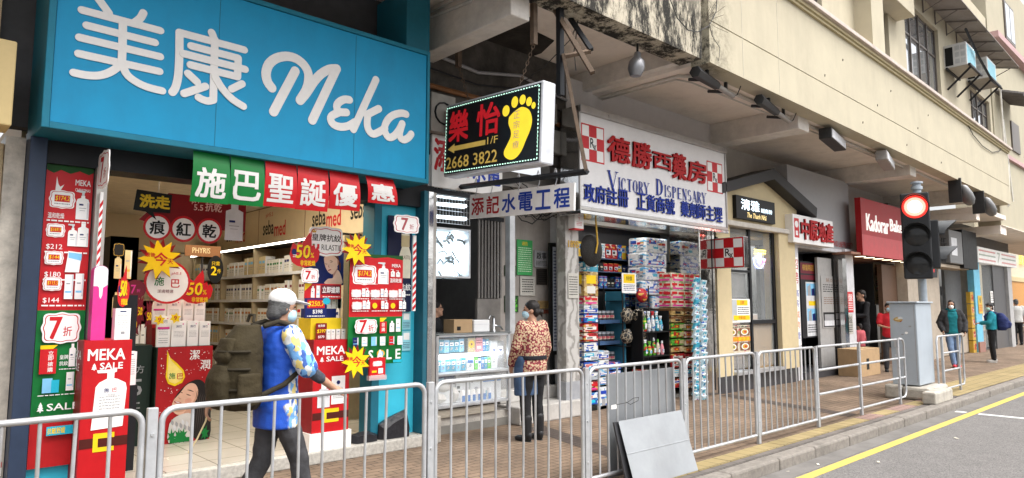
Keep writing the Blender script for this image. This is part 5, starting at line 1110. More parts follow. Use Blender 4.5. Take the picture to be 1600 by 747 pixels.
for (lb_,tl,tr,bl,br,Yn) in (('tall white notice strip in the dark frame right of the woman',(864,386),(874,386),(864,548),(873,548),7.2),):
 t = thing('notice_board',lb_, 'notice board',PY(868,450,Yn));x0_,x1_,z0_,z1_ = RQ(Yn,tl,tr,bl,br);MB().box((x0_ - .05,Yn + .001,z0_ - .06),(x1_ + .05,Yn + .05,z1_ + .06)).build('frame',t,mat=black)
 c = Card('', '', '',frontY(x0_,z0_,Yn),x1_ - x0_,z1_ - z0_,M('paper_blueish', 'bfc6d2',.5),parent=t,th=.004);c.k = 8;c.bn = 'paper';c.lines(navy,.1,.03,.85,.97,30,.4);c.done();MB().box(((x0_ + x1_) / 2 - .03,Yn + .06,.1),((x0_ + x1_) / 2 + .03,Yn + .1,z0_)).build('post',t,mat=dark)
st = thing('entrance_step', 'worn white stone step below the stair entrance', 'step',(7,6.9,0));MB().box((6.45,6.78,0),(7.72,7.35,.24)).build('slab',st,bevel=.02,mat=M('worn_stone',(.5,.48,.45),.8,var=.15,scale=6,stain=(.25,.23,.2),stain_amt=.5));MB().box((6.47,7.2,.241),(7.7,7.36,.42)).build('upper_slab',st,bevel=.015,mat=MATS['worn_stone'])
# service pipes, hanging wires in the dark recess
for lb_,pts,r_ in (('pale service pipe running up the right side of the stair entrance',[(7.62,7.18,.25),(7.62,7.18,3.0)],.02),('grey drain pipe beside the marble column',[(7.68,6.98,.3),(7.68,6.98,2.7)],.028)):
 tag(MB().tube(pts,r_,8).build('service_pipe',smooth=True,mat=MATS['grey_pipe']),lb_, 'pipe')
wb = thing('wire_tangle', 'tangle of dark cables hanging across the top of the stair entrance', 'cables',(7,7.1,3.1));q = MB();rr = random.Random(5)
for k in range(12):
 z = 2.95 + rr.random() * .45;y = 7.0 + rr.random() * .4;x0 = 6.5 + rr.random() * .3
 q.tube([(x0 + t_ * (7.6 - x0),y,z - .15 * math.sin(math.pi * t_) * rr.uniform(.4,1.3)) for t_ in [i / 10 for i in range(11)]],rr.choice([.006,.009,.014]),5);q.cut()
q.build_each('cable',wb,True,mat=MATS['black_cable'])
# air conditioner up in the dark recess
t = thing('air_conditioner', 'old grey outdoor cooling unit in the dark recess behind the foot sign', 'air conditioner',(5.4,6.9,3.5));x0_,x1_,z0_,z1_ = RQ(6.8,(674,150),(712,145),(674,208),(712,208));MB().box((x0_,6.8,z0_),(x1_,6.96,z1_)).build('casing',t,mat=M('old_ac',(.34,.32,.29),.6,var=.15),bevel=.01);MB().tube([((x0_ + x1_) / 2 + .14 * math.cos(a),6.79,(z0_ + z1_) / 2 + .14 * math.sin(a)) for a in [i * .5236 for i in range(13)]],.012,5).build('fan_guard',t,mat=dark)

# marble column + fire bell + numbers + oval plate
col = thing('marble_column', 'grey veined marble column carrying the number 189B left of the dispensary', 'column',(7.85,6.8,0))
def marble():
 m = M('grey_marble',(.42,.40,.38),.25,var=.1,scale=3)
 N,L,b = nodes_of(m);tc = N.new('ShaderNodeTexCoord');wv = N.new('ShaderNodeTexWave');wv.inputs['Scale'].default_value = 2.2;wv.inputs['Distortion'].default_value = 9;wv.inputs['Detail'].default_value = 5;wv.inputs['Detail Scale'].default_value = 1.6;L.new(tc.outputs['Object'],wv.inputs['Vector'])
 cr = N.new('ShaderNodeValToRGB');cr.color_ramp.elements[0].color = (.3,.285,.265,1);cr.color_ramp.elements[1].color = (.5,.485,.46,1);cr.color_ramp.elements[0].position = .1;cr.color_ramp.elements[1].position = .55;L.new(wv.outputs[0],cr.inputs[0]);L.new(cr.outputs[0],b.inputs['Base Color']);return m
mm = marble();kx0,kx1 = PY(884,450,6.85).x,PY(905,450,6.85).x
MB().box((kx0,6.85,0),(kx1,7.02,3.1)).build('shaft',col,mat=mm,bevel=.01);MB().box((kx0 - .02,6.84,.0),(kx1 + .02,7.01,.5)).build('base_panel',col,mat=M('grey_panel',(.32,.33,.35),.5))
x0_,x1_,z0_,z1_ = RQ(6.845,(888,376),(904,376),(888,387),(904,387));MB().m(gold).text(frontY(x0_,z0_,6.845), '189B',0,0,x1_ - x0_,z1_ - z0_,0,.01,.006).build('number',col)
c = card_q('paper_notice', 'white paper notice taped to the marble column', 'notice',6.835,(888,427),(904,427),(888,466),(904,466),M('notice_white', 'b9b6ae',.5),th=.003);c.lines(black,.1,.1,.9,.9,8,.35);c.done()
fb_ = thing('alarm_box', 'small white fire alarm box with red print above the marble column', 'alarm box',PY(905,347,6.7));x0_,x1_,z0_,z1_ = RQ(6.7,(898,337),(912,337),(898,357),(912,357));c = Card('', '', '',frontY(x0_,z0_,6.7),x1_ - x0_,z1_ - z0_,white,parent=fb_,th=.13);c.bn = 'case';c.text(red, 'T',.35,.62,.65,.85,.01);c.lines(red,.2,.2,.8,.55,3,.35);c.done(.004);MB().box((x0_,6.702,z0_ - .02),(x1_,6.82,z0_ - .001)).build('red_base',fb_,mat=red)
hat = thing('hanging_basket_hat', 'round black disc hanging on a yellow cord at the left end of the dispensary', 'hat',PY(927,390,6.75));o = PY(927,391,6.78);MB().lathe((o.x,6.82,o.z),[(.25,0),(.26,-.01),(.2,-.05),(.06,-.09)][::-1] if False else [(.06,-.09),(.2,-.05),(.25,-.012),(.255,0)],28,(0,1,0)).build('disc',hat,True,mat=M('black_straw',(.02,.018,.016),.7,var=.3,bump=.4,bscale=60));p0 = PY(929,339,6.74);MB().tube([(p0.x,6.72,p0.z),(o.x + .02,6.71,o.z + .1),(o.x - .02,6.715,o.z - .05)],.014,6).build('cord',hat,mat=gold)

# ================================================================ dispensary
vx0,vx1 = 7.62,11.62
dp = thing('dispensary_shop', 'open dispensary packed with stacked household goods under a white sign', 'shop',(9.8,6.9,0))
MB().box((kx1,7.0,-.01),(11.75,10,.05)).build('floor',dp,mat=MATS['dirty_floor']);MB().box((kx1,9.9,.05),(11.75,10,3.2)).build('back_wall',dp,mat=M('pale_wall',(.6,.61,.62),.6))
MB().box((kx1 - .05,7.03,.05),(kx1,9.9,3.2)).build('side_wall',dp,mat=MATS['pale_wall']);MB().box((11.6,7.1,.05),(11.75,9.9,3.2)).build('side_wall',dp,mat=MATS['pale_wall']);MB().box((kx1,6.96,3.12),(11.75,9.9,3.2)).build('ceiling',dp,mat=M('grey_ceiling',(.45,.45,.46),.5))
x0_,x1_,z0_,z1_ = 7.35,11.45,2.98,4.52
vs = thing('dispensary_sign', 'large white sign with red characters and blue English lettering over the dispensary', 'sign',(9.4,6.5,3))
MB().box((x0_,6.5,z0_),(x1_,6.85,z1_)).build('box',vs,mat=m_ste)
MB().box((7.6,6.95,3.2),(11.9,7.05,5.12)).build('backing_wall',vs,mat=M('sign_panel_grey',(.58,.56,.55),.5,var=.04))
fr = frontY(x0_ + .03,z0_ + .06,6.495);c = Card('', '', '',fr,x1_ - x0_ - .06,z1_ - z0_ - .16,M('sign_panel_white',(.8,.79,.79),.4,var=.04),parent=vs,th=.004);c.bn = 'panel'
W_,H_ = c.w,c.h
def sp(u,v): p = PY(u,v,6.495);return ((p.x - fr.o.x) / W_,(p.z - fr.o.z) / H_)
def rx(c,tl,tr,bl,br):
 a0 = (sp(*tl)[0] + sp(*bl)[0]) / 2;a1 = (sp(*tr)[0] + sp(*br)[0]) / 2;b0 = (sp(*bl)[1] + sp(*br)[1]) / 2;b1 = (sp(*tl)[1] + sp(*tr)[1]) / 2
 rxcross(c,a0,b0,a1,b1)
def rxcross(c,a0,b0,a1,b1):
 c.rect(red,a0,b0,a1,b1);aw,bw = (a1 - a0) / 3,(b1 - b0) / 3
 for i in (0,2):
  for j in (0,2): c.rect(white,a0 + i * aw + aw * (.12 if i == 0 else 0),b0 + j * bw + bw * (.12 if j == 0 else 0),a0 + (i + 1) * aw - aw * (.12 if i == 2 else 0),b0 + (j + 1) * bw - bw * (.12 if j == 2 else 0))
 c.rect(white,a0 + aw,b0 + bw,a0 + 2 * aw,b0 + 2 * bw);c.text(black, 'R',a0 + aw * 1.15,b0 + bw * 1.15,a0 + aw * 1.65,b0 + bw * 1.92,.02,False);c.text(black, 'x',a0 + aw * 1.55,b0 + bw * .95,a0 + aw * 1.95,b0 + bw * 1.45,.01,False)
rx(c,(908,191),(944,201),(908,249),(944,258));rx(c,(1104,251),(1129,257),(1105,299),(1128,303))
def sv(a,b): return sp(a,b)
for ch,u0,v1,u1,v0 in (('德',948,211,982,262),('勝',986,220,1016,270),('西',1018,237,1047,272),('藥',1049,239,1070,286),('房',1072,249,1102,292)):
 a0,b1 = sp(u0,v1);a1,b0 = sp(u1,v0);c.text(M('sign_red_gloss', 'ae1016',.5,spec=.2),ch,a0,min(b0,b1) + .03,a1,max(b0,b1),.028,False,0,.03)
# serif capitals
GL = {'V': [((0,1),(.5,0),.17),((1,1),(.5,0),.06)], 'I': [((.5,0),(.5,1),.3)], 'T': [((.5,0),(.5,1),.2),((0,.97),(1,.97),.06)], 'Y': [((.5,0),(.5,.45),.18),((.05,1),(.5,.45),.16),((.95,1),(.5,.45),.06)],
 'R': [((.2,0),(.2,1),.18),((.45,.48),(.95,0),.16)], 'D': [((.18,0),(.18,1),.17)], 'P': [((.2,0),(.2,1),.18)], 'E': [((.2,0),(.2,1),.18),((.2,.97),(.9,.97),.06),((.2,.5),(.75,.5),.06),((.2,.03),(.9,.03),.06)],
 'N': [((.15,0),(.15,1),.07),((.15,1),(.85,0),.17),((.85,0),(.85,1),.07)], 'A': [((.5,1),(.08,0),.06),((.5,1),(.92,0),.17),((.25,.33),(.75,.33),.05)], 'C': [], 'O': [], 'S': []}
SER = {'V': [(0,1),(1,1)], 'I': [(.5,0),(.5,1)], 'T': [(.5,0)], 'Y': [(.5,0),(.05,1),(.95,1)], 'R': [(.2,0),(.2,1),(.95,0)], 'D': [(.18,0),(.18,1)], 'P': [(.2,0),(.2,1)], 'E': [(.2,0),(.2,1)], 'N': [(.15,0),(.15,1),(.85,1)], 'A': [(.08,0),(.92,0)]}
def arc(q,fr,x,y,w,h,cx,cy,rx_,ry_,a0,a1,t0,t1,d,n=14):   # stroke of varying weight: heavy at the sides, thin at top and foot
 O,I = [],[]
 for i in range(n + 1):
  a = a0 + (a1 - a0) * i / n;t = 1.4 * (t1 + (t0 - t1) * abs(math.cos(a)) ** 1.5)
  O.append((x + (cx + rx_ * math.cos(a)) * w,y + (cy + ry_ * math.sin(a)) * h));I.append((x + (cx + (rx_ - t) * math.cos(a)) * w,y + (cy + (ry_ - t * .5) * math.sin(a)) * h))
 for i in range(n): q.flat(fr,[O[i],O[i + 1],I[i + 1],I[i]],d)
def serif(q,fr,ch,x,y,w,h,d):
 k = 0
 for (a,b),(e,f),t in GL[ch]:
  k += 1;v = V(((e - a) * w,(f - b) * h));t = t * 1.45 if t > .1 else t * 1.2;n_ = V((-v.y,v.x)).normalized() * (t * w / 2 if abs(v.x) < abs(v.y) * 3 else t * h / 2 * .9);P = [(x + a * w + n_.x,y + b * h + n_.y),(x + a * w - n_.x,y + b * h - n_.y),(x + e * w - n_.x,y + f * h - n_.y),(x + e * w + n_.x,y + f * h + n_.y)]
  q.flat(fr,P,d + k * .0005)
 for a,b in SER.get(ch,[]): s_ = .22 if ch != 'I' else .42;q.rect(fr,x + (a - s_) * w,y + (b * .955) * h,x + (a + s_) * w,y + (b * .955 + .045) * h,d + .003)
 if ch in 'CO': arc(q,fr,x,y,w,h,.5,.5,.5,.52,.7 if ch == 'C' else 0,5.6 if ch == 'C' else 2 * math.pi,.2,.06,d)
 if ch == 'C': q.rect(fr,x + .82 * w,y + .66 * h,x + .88 * w,y + .98 * h,d + .001)
 if ch in 'RP': arc(q,fr,x,y,w,h,.35,.74,.52,.26,-1.571,1.571,.18,.06,d + .001); 
 if ch == 'D': arc(q,fr,x,y,w,h,.3,.5,.68,.5,-1.571,1.571,.2,.06,d + .001)
 if ch == 'S': arc(q,fr,x,y,w,h,.48,.74,.4,.27,.5,4.71,.15,.07,d);arc(q,fr,x,y,w,h,.5,.27,.42,.28,-2.6,1.571,.16,.07,d + .001)
q = MB().m(M('sign_blue_gloss', '14308e',.5,spec=.2));fr2 = fr
for word,u0,v0b,u1,v1b,big in (('VICTORY',950,293,1014,306,1),('DISPENSARY',1024,306,1103,318,1)):
 p0 = PY(u0,v0b + (0),6.495);p1 = PY(u1,v1b,6.495);n_ = len(word);zb = (PY(u0,v0b,6.495).z + PY(u1,v1b,6.495).z) / 2 - fr.o.z
 xa,xb = p0.x - fr.o.x,p1.x - fr.o.x;ws_ = [1.5 if i == 0 else (.5 if ch == 'I' else 1) for i,ch in enumerate(word)];k = (xb - xa) / sum(ws_);x = xa
 for i,ch in enumerate(word): serif(q,fr,ch,x + .08 * k,zb,ws_[i] * k * .84,.27 if i == 0 else .195,.012);x += ws_[i] * k
q.build('lettering',vs)
for s_,u0,v1,u1,v0 in (('政府註冊',911,291,981,333),('正貨商號',993,308,1053,342),('藥劑師主理',1062,324,1127,353)):
 pts = [PY(u0 + (u1 - u0) * i / len(s_),320,6.495).x for i in range(len(s_) + 1)]
 for i,ch in enumerate(s_): 
  f_ = (i + .5) / len(s_);a0 = (pts[i] - fr.o.x) / W_ + .003;a1 = (pts[i + 1] - fr.o.x) / W_ - .003;c.text(MATS['sign_blue_gloss'],ch,a0,.055,a1,.055 + .19,.018,False,0,.015)
c.done()
for q0,q1 in (((x0_,6.44,z1_ - .1),(x1_,6.5,z1_)),((x0_,6.47,z0_),(x1_,6.5,z0_ + .05)),((x0_,6.47,z0_ + .051),(x0_ + .028,6.5,z1_ - .101)),((x1_ - .028,6.47,z0_ + .051),(x1_,6.5,z1_ - .101))): MB().box(q0,q1).build('frame',vs,mat=M('brushed_frame',(.42,.4,.38),.3,.7),bevel=.004)
MB().box((x0_,6.46,z0_ - .06),(x1_,6.9,z0_ - .001)).build('lower_trim',vs,mat=m_ste,bevel=.01)
for i,u in enumerate((935,980,1010,1062)):
 o = PY(u,358,7.0);t = thing('downlight',['first', 'second', 'third', 'fourth'][i] + ' round downlight from the left in the dispensary canopy', 'lamp',(o.x,7.1,3.1),0, 'downlights in the dispensary canopy')
 MB().lathe((o.x,7.15,3.105),[(.09,0),(.09,.014)],16).build('lens',t,mat=M('downlight_glow',(1,.97,.92),.4,emit=24,var=.01));MB().lathe((o.x,7.15,3.1085),[(.12,0),(.12,.011)],16).build('rim',t,mat=lgrey)
cm = thing('dome_camera', 'small white dome camera hanging under the right end of the dispensary sign', 'camera',PY(1092,370,6.8));o = PY(1092,369,6.8);MB().lathe((o.x,6.8,o.z),[(.005,-.075),(.05,-.06),(.07,-.02),(.07,.02)],16).build('dome',cm,True,mat=lgrey);MB().lathe((o.x,6.8,o.z + .02),[(.085,0),(.085,.05),(.03,.06),(.03,.1)],16).build('mount',cm,True,mat=white)
# projecting cross boxes at the right end
for nm,tl,br,X in (('nearer red and white cross box sign projecting beside the dispensary',(1115,371),(1163,419),11.3),('farther red and white cross box sign behind the nearer one',(1092,374),(1115,417),11.95)):
 y1 = PX(tl[0],395,X).y;y0 = PX(br[0],395,X).y;z1 = (PX(tl[0],tl[1],X).z + PX(br[0],tl[1],X).z) / 2;z0 = (PX(tl[0],br[1],X).z + PX(br[0],br[1],X).z) / 2
 fr = sideX(X,y1,z0);t = thing('cross_sign',nm, 'sign',(X,y1,z0));k = Card('', '', '',fr,y1 - y0,z1 - z0,m_ste,parent=t,th=.16);k.bn = 'box';rxcross(k,.02,.02,.98,.98);k.done(.006)
 MB().box((X + .02,y1 - .05,z1),(X + .08,y1 + .3,z1 + .03)).build('bracket',t,mat=dark)
# ================================================================ dispensary goods
PAL = dict(w=m_wb,r=M('pack_red', 'b02028',.4),b=M('pack_blue', '2350a8',.4),t=M('pack_teal', '3f9fb8',.4),y=M('pack_yellow', 'd8b030',.4),g=M('pack_green', '57a838',.4),k=M('pack_black', '1c1c20',.4),n=M('pack_navy', '26355f',.45),o=M('pack_tan', 'b89a62',.5),p=M('pack_pink', 'd88a94',.45),s=M('pack_silver', '9aa0a8',.35),c=M('pack_cream', 'd6cdb8',.45))
PAL.update(w=busy('busy_white',['d8d8d6', 'cfd2d6', '2c55a8', 'b8bcc0', '5aa0c8']),r=busy('busy_red',['b02028', 'a01820', 'd8c8b8', '7c1418', 'c89a40']),b=busy('busy_blue',['2350a8', '1c3f8c', 'c8d4e4', 'b8303c', '3f88c0']),t=busy('busy_teal',['3f9fb8', '52a8c0', 'd0dde0', '2a6f94', 'd8dcd8']),n=busy('busy_navy',['26355f', '1d2a4c', '8b96a8', '3a4c80', '101624']),o=busy('busy_tan',['b89a62', 'a8884f', '5a4426', 'd4c49a', '8a2a20']),c=busy('busy_cream',['d6cdb8', 'cec2aa', 'c05a62', 'b8ac94', '8a9a60'],20),g=busy('busy_green',['57a838', '3f8a2c', 'd4c850', 'b83024', '2f6a24']),s=busy('busy_silver',['9aa0a8', 'a8aeb4', '4a5460', 'c8ccd0', '68727c']))
SOL = dict(w=m_wb,r=red,b=blue,t=teal,y=yellow,g=lgreen,k=black,n=navy,o=brown,p=pink,s=grey,c=beige)
def pack(name,lab,cat,u0,v0,u1,v1,Y,body,deco,group=None,d=.25,bevel=.008,soft=False,back=None):
 b0 = PY(u0,v1,Y);b1 = PY(u1,v0,Y);x0,x1,z0,z1 = b0.x,b1.x,b0.z,b1.z
 q = MB().m(PAL[body]);q.box((x0,Y,z0),(x1,Y + d,z1));f = frontY(x0,z0,Y - .002);s_ = Fr((x0 - .002,Y + d,z0),(0,-1,0),(0,0,1));W,Hh = x1 - x0,z1 - z0;k = 0
 for m_,a0,c0,a1,c1 in deco:
  k += 1;q.m(SOL[m_]).rect(f,a0 * W,c0 * Hh,a1 * W,c1 * Hh,k * .0006);q.rect(s_,a0 * d,c0 * Hh,a1 * d,c1 * Hh,k * .0006)
 o = q.build(name,bevel=0 if soft else 0);tag(o,lab,cat,group);return o
DEC = {'tp': [('b',.05,.62,.45,.9),('r',.5,.55,.95,.75),('t',.3,.25,.55,.55),('s',.62,.1,.92,.5)], 'bx': [('w',.1,.5,.9,.85),('b',.18,.6,.7,.75)], 'rd': [('w',.12,.25,.88,.6),('k',.2,.35,.6,.5)], 'bl': [('w',.05,.55,.95,.8),('r',.1,.6,.6,.75),('t',.2,.15,.8,.4)], 'lx': [('b',.05,.1,.95,.45),('w',.2,.2,.8,.38),('s',.6,.6,.95,.9)],
 'ye': [('y',.15,.5,.85,.85),('w',.2,.1,.8,.4)], 'pk': [('r',.05,.55,.45,.85),('r',.55,.5,.95,.8),('p',.1,.1,.9,.3)], 'cl': [('t',.05,.55,.7,.9),('w',.1,.65,.6,.8),('s',.5,.1,.95,.4)], 'or': [('o',.0,.6,1,.95),('k',.3,.2,.7,.5)], 'gr': [('r',.25,.3,.6,.75),('y',.35,.42,.5,.62),('c',.65,.2,.95,.8)], 'dk': [('c',.2,.45,.8,.6),('s',.3,.2,.7,.3)]}
# tall stack on the left
YL = 6.98
seq = [(410,424, 't', 'bx', 'turquoise box topmost on the left stack of the dispensary'),(425,462, 'o', 'ye', 'tan box with a yellow label below the turquoise box on the left stack'),(463,476, 'c', 'pk', 'cream box between the tan and the blue boxes on the left stack'),(477,489, 'w', 'lx', 'white and blue box below the cream box on the left stack'),(490,504, 'b', 'bl', 'blue box just above the red boxes on the left stack'),
 (505,519, 'r', 'rd', 'upper red box on the left stack'),(520,534, 'r', 'rd', 'lower red box on the left stack'),(535,549, 'w', 'bx', 'white box just below the red boxes on the left stack'),(550,564, 'w', 'cl', 'white and teal box in the lower part of the left stack'),(565,580, 'b', 'bl', 'blue printed box above the grey crates of the left stack'),(581,595, 's', 'bx', 'silver box low on the left stack'),(596,612, 'r', 'pk', 'red patterned box near the bottom of the left stack'),(613,634, 'b', 'bl', 'blue patterned box near the foot of the left stack')]
for v0,v1,b_,d_,lb_ in seq: pack('goods_box',lb_, 'box',913,v0,934,v1,YL,b_,DEC[d_], 'boxes in the left stack of the dispensary',.32)
tag(MB().box((PY(913,640,YL).x,YL,0),(PY(934,640,YL).x,YL + .35,PY(920,635,YL).z)).build('stack_base',mat=black,bevel=.01), 'black base block under the left stack of boxes', 'crate')
for i,(v0,v1) in enumerate(((536,552),(553,566),(567,581))): pack('goods_box',['dark navy box left of the white boxes on the left stack, upper', 'dark navy box left of the teal box on the left stack, middle', 'dark navy box left of the patterned box, lowest of three'][i], 'box',902,v0,912.4,v1,YL + .05, 'n',DEC['dk'], 'navy boxes left of the left stack',.3)
for i,(v0,v1) in enumerate(((548,561),(562,575),(576,588),(589,602))): pack('tissue_box',['topmost', 'second', 'third', 'lowest'][i] + ' white and blue tissue box in the short stack right of the left stack', 'tissue box',935,v0,951,v1,YL + .02, 'w',DEC['lx'], 'tissue boxes of the short stack',.3)
pack('floor_carton', 'tall white carton standing on the floor under the tissue boxes', 'carton',936,604,950,642,YL + .02, 'w',[('b',.2,.7,.8,.85),('s',.3,.2,.7,.5)],None,.25)
for i,(v0,v1) in enumerate(((566,578),(579,592))): pack('tissue_box',['upper', 'lower'][i] + ' bright blue tissue box right of the short tissue stack', 'tissue box',952,v0,970,v1,YL + .05, 'b',DEC['bl'], 'bright blue tissue boxes',.25)
# wall of hanging goods at the back
bw = thing('goods_rack', 'tall dark rack of hanging goods at the back of the dispensary', 'rack',(9.5,8,.05));YB = 7.75
MB().box((8.05,YB + .25,.05),(11.5,YB + .3,3.05)).build('back_board',bw,mat=M('rack_dark',(.05,.05,.055),.6))
for i,v in enumerate((405,425,450,478,508,538,568)):
 z = PY(960,v,YB).z;MB().box((8.05,YB - .05,z - .02),(11.4,YB + .25,z)).build('shelf',bw,mat=M('rack_blue',(.06,.09,.16),.5))
rr = random.Random(11);q = MB();cnt = 0
for i,v in enumerate((405,425,450,478,508,538,568)):
 z = PY(960,v,YB).z;x = 8.1;hmax = PY(960,[360,405,425,450,478,508,538][i] + 4,YB).z - z
 protos = []
 for b_,d_ in rr.sample([('w', 'bx'),('s', 'dk'),('k', 'dk'),('b', 'bl'),('c', 'rd'),('n', 'dk'),('t', 'cl'),('y', 'bx'),('w', 'cl'),('r', 'rd')],4):
  w_ = rr.uniform(.1,.2);h_ = min(.26,hmax * rr.uniform(.65,.85));p = MB().m(PAL[b_]).box((0,0,0),(w_,.12,h_));f = frontY(0,0,-.002)
  for k,(m_,a0,c0,a1,c1) in enumerate(DEC[d_]): p.m(PAL[m_]).rect(f,a0 * w_,c0 * h_,a1 * w_,c1 * h_,k * .0006)
  o = p.build('hanging_pack');tag(o, 'small packed product in the row on the %s rack shelf of the dispensary' % ['top', 'second', 'third', 'fourth', 'fifth', 'sixth', 'lowest'][i], 'product', 'products on the %s rack shelf' % ['top', 'second', 'third', 'fourth', 'fifth', 'sixth', 'lowest'][i]);protos.append((o,w_))
 while x < 10.8:
  o,w_ = rr.choice(protos)
  for k in range(rr.randint(1,3)):
   if x < 10.8 and rr.random() < .9: place(o,(x,YB - .03 + rr.uniform(0,.06),z + .001))
   x += w_ + .012
  x += rr.choice([.0,.03])
 for o,w_ in protos:
  if not o.get('used'): bpy.data.objects.remove(o)
# blue shelf unit, black wire rack with hanging black bags
bs = thing('blue_shelf', 'blue shelf unit with rows of dark jars behind the tissue boxes', 'shelf',(9,7.4,.05));Ybs = 7.35
X0,X1 = PY(937,480,Ybs).x,PY(968,480,Ybs).x
for v in (500,533,565): z = PY(950,v,Ybs).z;MB().box((X0,Ybs,z - .06),(X1,Ybs + .3,z)).build('shelf',bs,mat=M('shelf_blue',(.06,.12,.24),.45))
MB().box((X1 + .001,Ybs - .1,.05),(X1 + .03,Ybs + .3,PY(960,455,Ybs).z)).build('side_panel',bs,mat=M('side_teal',(.05,.22,.33),.45));MB().box((X0,Ybs + .31,.05),(X1,Ybs + .33,PY(960,455,Ybs).z)).build('back_panel',bs,mat=black)
jar = MB().m(M('jar_dark',(.06,.06,.07),.25)).lathe((0,0,0),[(.045,0),(.05,.01),(.05,.1),(.04,.12)],12);jar.m(PAL['c']).lathe((0,0,.03),[(.0505,0),(.051,.001),(.051,.045),(.0505,.046)],12);jar.m(PAL['s']).lathe((0,0,.12),[(.044,0),(.044,.03)],12)
jo = jar.build('jar',smooth=True);tag(jo, 'dark jar with a pale label in the row on the blue shelf unit', 'jar', 'jars on the blue shelf')
for v in (500,533,565):
 z = PY(950,v,Ybs).z;x = X0 + .06
 while x < X1 - .04: place(jo,(x,Ybs + .08,z + .001));place(jo,(x + .03,Ybs + .2,z + .001));x += .112
br = thing('black_wire_rack', 'black rack hung with black and pale patterned bags in the middle of the dispensary', 'rack',(9.6,7.1,0));Yw = 7.15
X2,X3 = PY(973,500,Yw).x,PY(1014,500,Yw).x;q = MB()
for x in (X2,X3):
 for y in (Yw,Yw + .4): q.tube([(x,y,.0),(x,y,1.95)],.012,6);q.cut()
q.build_each('post',br,mat=black)
for v in (470,505,540,575): z = PY(990,v,Yw).z;MB().box((X2,Yw,z - .01),(X3,Yw + .4,z)).build('shelf',br,mat=black)
rr = random.Random(4)
m_bagp = M('patterned_bag',(.03,.03,.03),.35,var=.2)
N,L,b = nodes_of(m_bagp);tc = N.new('ShaderNodeTexCoord');wv = N.new('ShaderNodeTexVoronoi');wv.inputs['Scale'].default_value = 16;wv.feature = 'DISTANCE_TO_EDGE';L.new(tc.outputs['Object'],wv.inputs['Vector']);cr = N.new('ShaderNodeValToRGB');cr.color_ramp.elements[0].color = (.5,.42,.3,1);cr.color_ramp.elements[1].color = (.02,.02,.02,1);cr.color_ramp.elements[1].position = .09;L.new(wv.outputs[0],cr.inputs[0]);L.new(cr.outputs[0],b.inputs['Base Color'])
for i,(u,v) in enumerate(((976,505),(995,505),(976,538),(997,535),(1000,473))):
 o = PY(u,v,Yw - .06);lumpbag(['upper left', 'upper right', 'lower left', 'lower right', 'topmost right'][i] + ' black patterned bag hanging on the black rack of the dispensary',o.x + .06,Yw - .06,o.z,.13,.08,.12,m_bagp if i != 4 else PAL['r'], 'hanging_bag')
# yellow price boards and toilet rolls
c = card_q('price_board', 'white board with a yellow panel above the black rack of the dispensary', 'price board',7.1,(972,427),(994,427),(972,458),(994,458),white,th=.01);c.rect(yellow,.1,.5,.9,.95);c.text(black, '特價',.2,.62,.8,.85,.01);c.lines(navy,.1,.1,.9,.45,4);c.done()
for i,(u0,v0,u1,v1,d_) in enumerate(((1010,374,1043,395, 'tp'),(1009,397,1042,417, 'lx'),(1009,419,1042,438, 'tp'),(1004,440,1042,461, 'lx'),(1020,463,1046,483, 'lx'))):
 t0 = PY(u0,v1,7.2);t1 = PY(u1,v0,7.2);t = thing('toilet_roll_pack',['topmost', 'second', 'third', 'fourth', 'lowest'][i] + ' white toilet roll pack counted from the top of the middle pile of the dispensary', 'toilet rolls',(t0.x,7.2,t0.z),0, 'toilet roll packs of the middle pile')
 W,Hh = t1.x - t0.x,t1.z - t0.z;q = MB().m(PAL['w']);n = 4
 q.box((t0.x,7.2,t0.z),(t1.x,7.6,t1.z));q.build('pack_body',t,bevel=.035,seg=3);f = frontY(t0.x,t0.z,7.199);s_ = Fr((t0.x - .001,7.6,t0.z),(0,-1,0),(0,0,1));q = MB()
 for k,(m_,a0,c0,a1,c1) in enumerate(DEC[d_]): q.m(PAL[m_]).rect(f,(.08 + .84 * a0) * W,(.1 + .8 * c0) * Hh,(.08 + .84 * a1) * W,(.1 + .8 * c1) * Hh,k * .0006);q.rect(s_,(.1 + .8 * a0) * .4,(.1 + .8 * c0) * Hh,(.1 + .8 * a1) * .4,(.1 + .8 * c1) * Hh,k * .0006)
 q.build('print',t)
tag(MB().box((PY(1004,484,7.2).x,7.2,0.05),(PY(1046,484,7.2).x,7.65,PY(1020,484,7.2).z - .002)).build('dark_stand',mat=M('rack_dark',(.05,.05,.055))), 'dark shelf stand carrying the toilet roll packs and green bottles', 'stand')
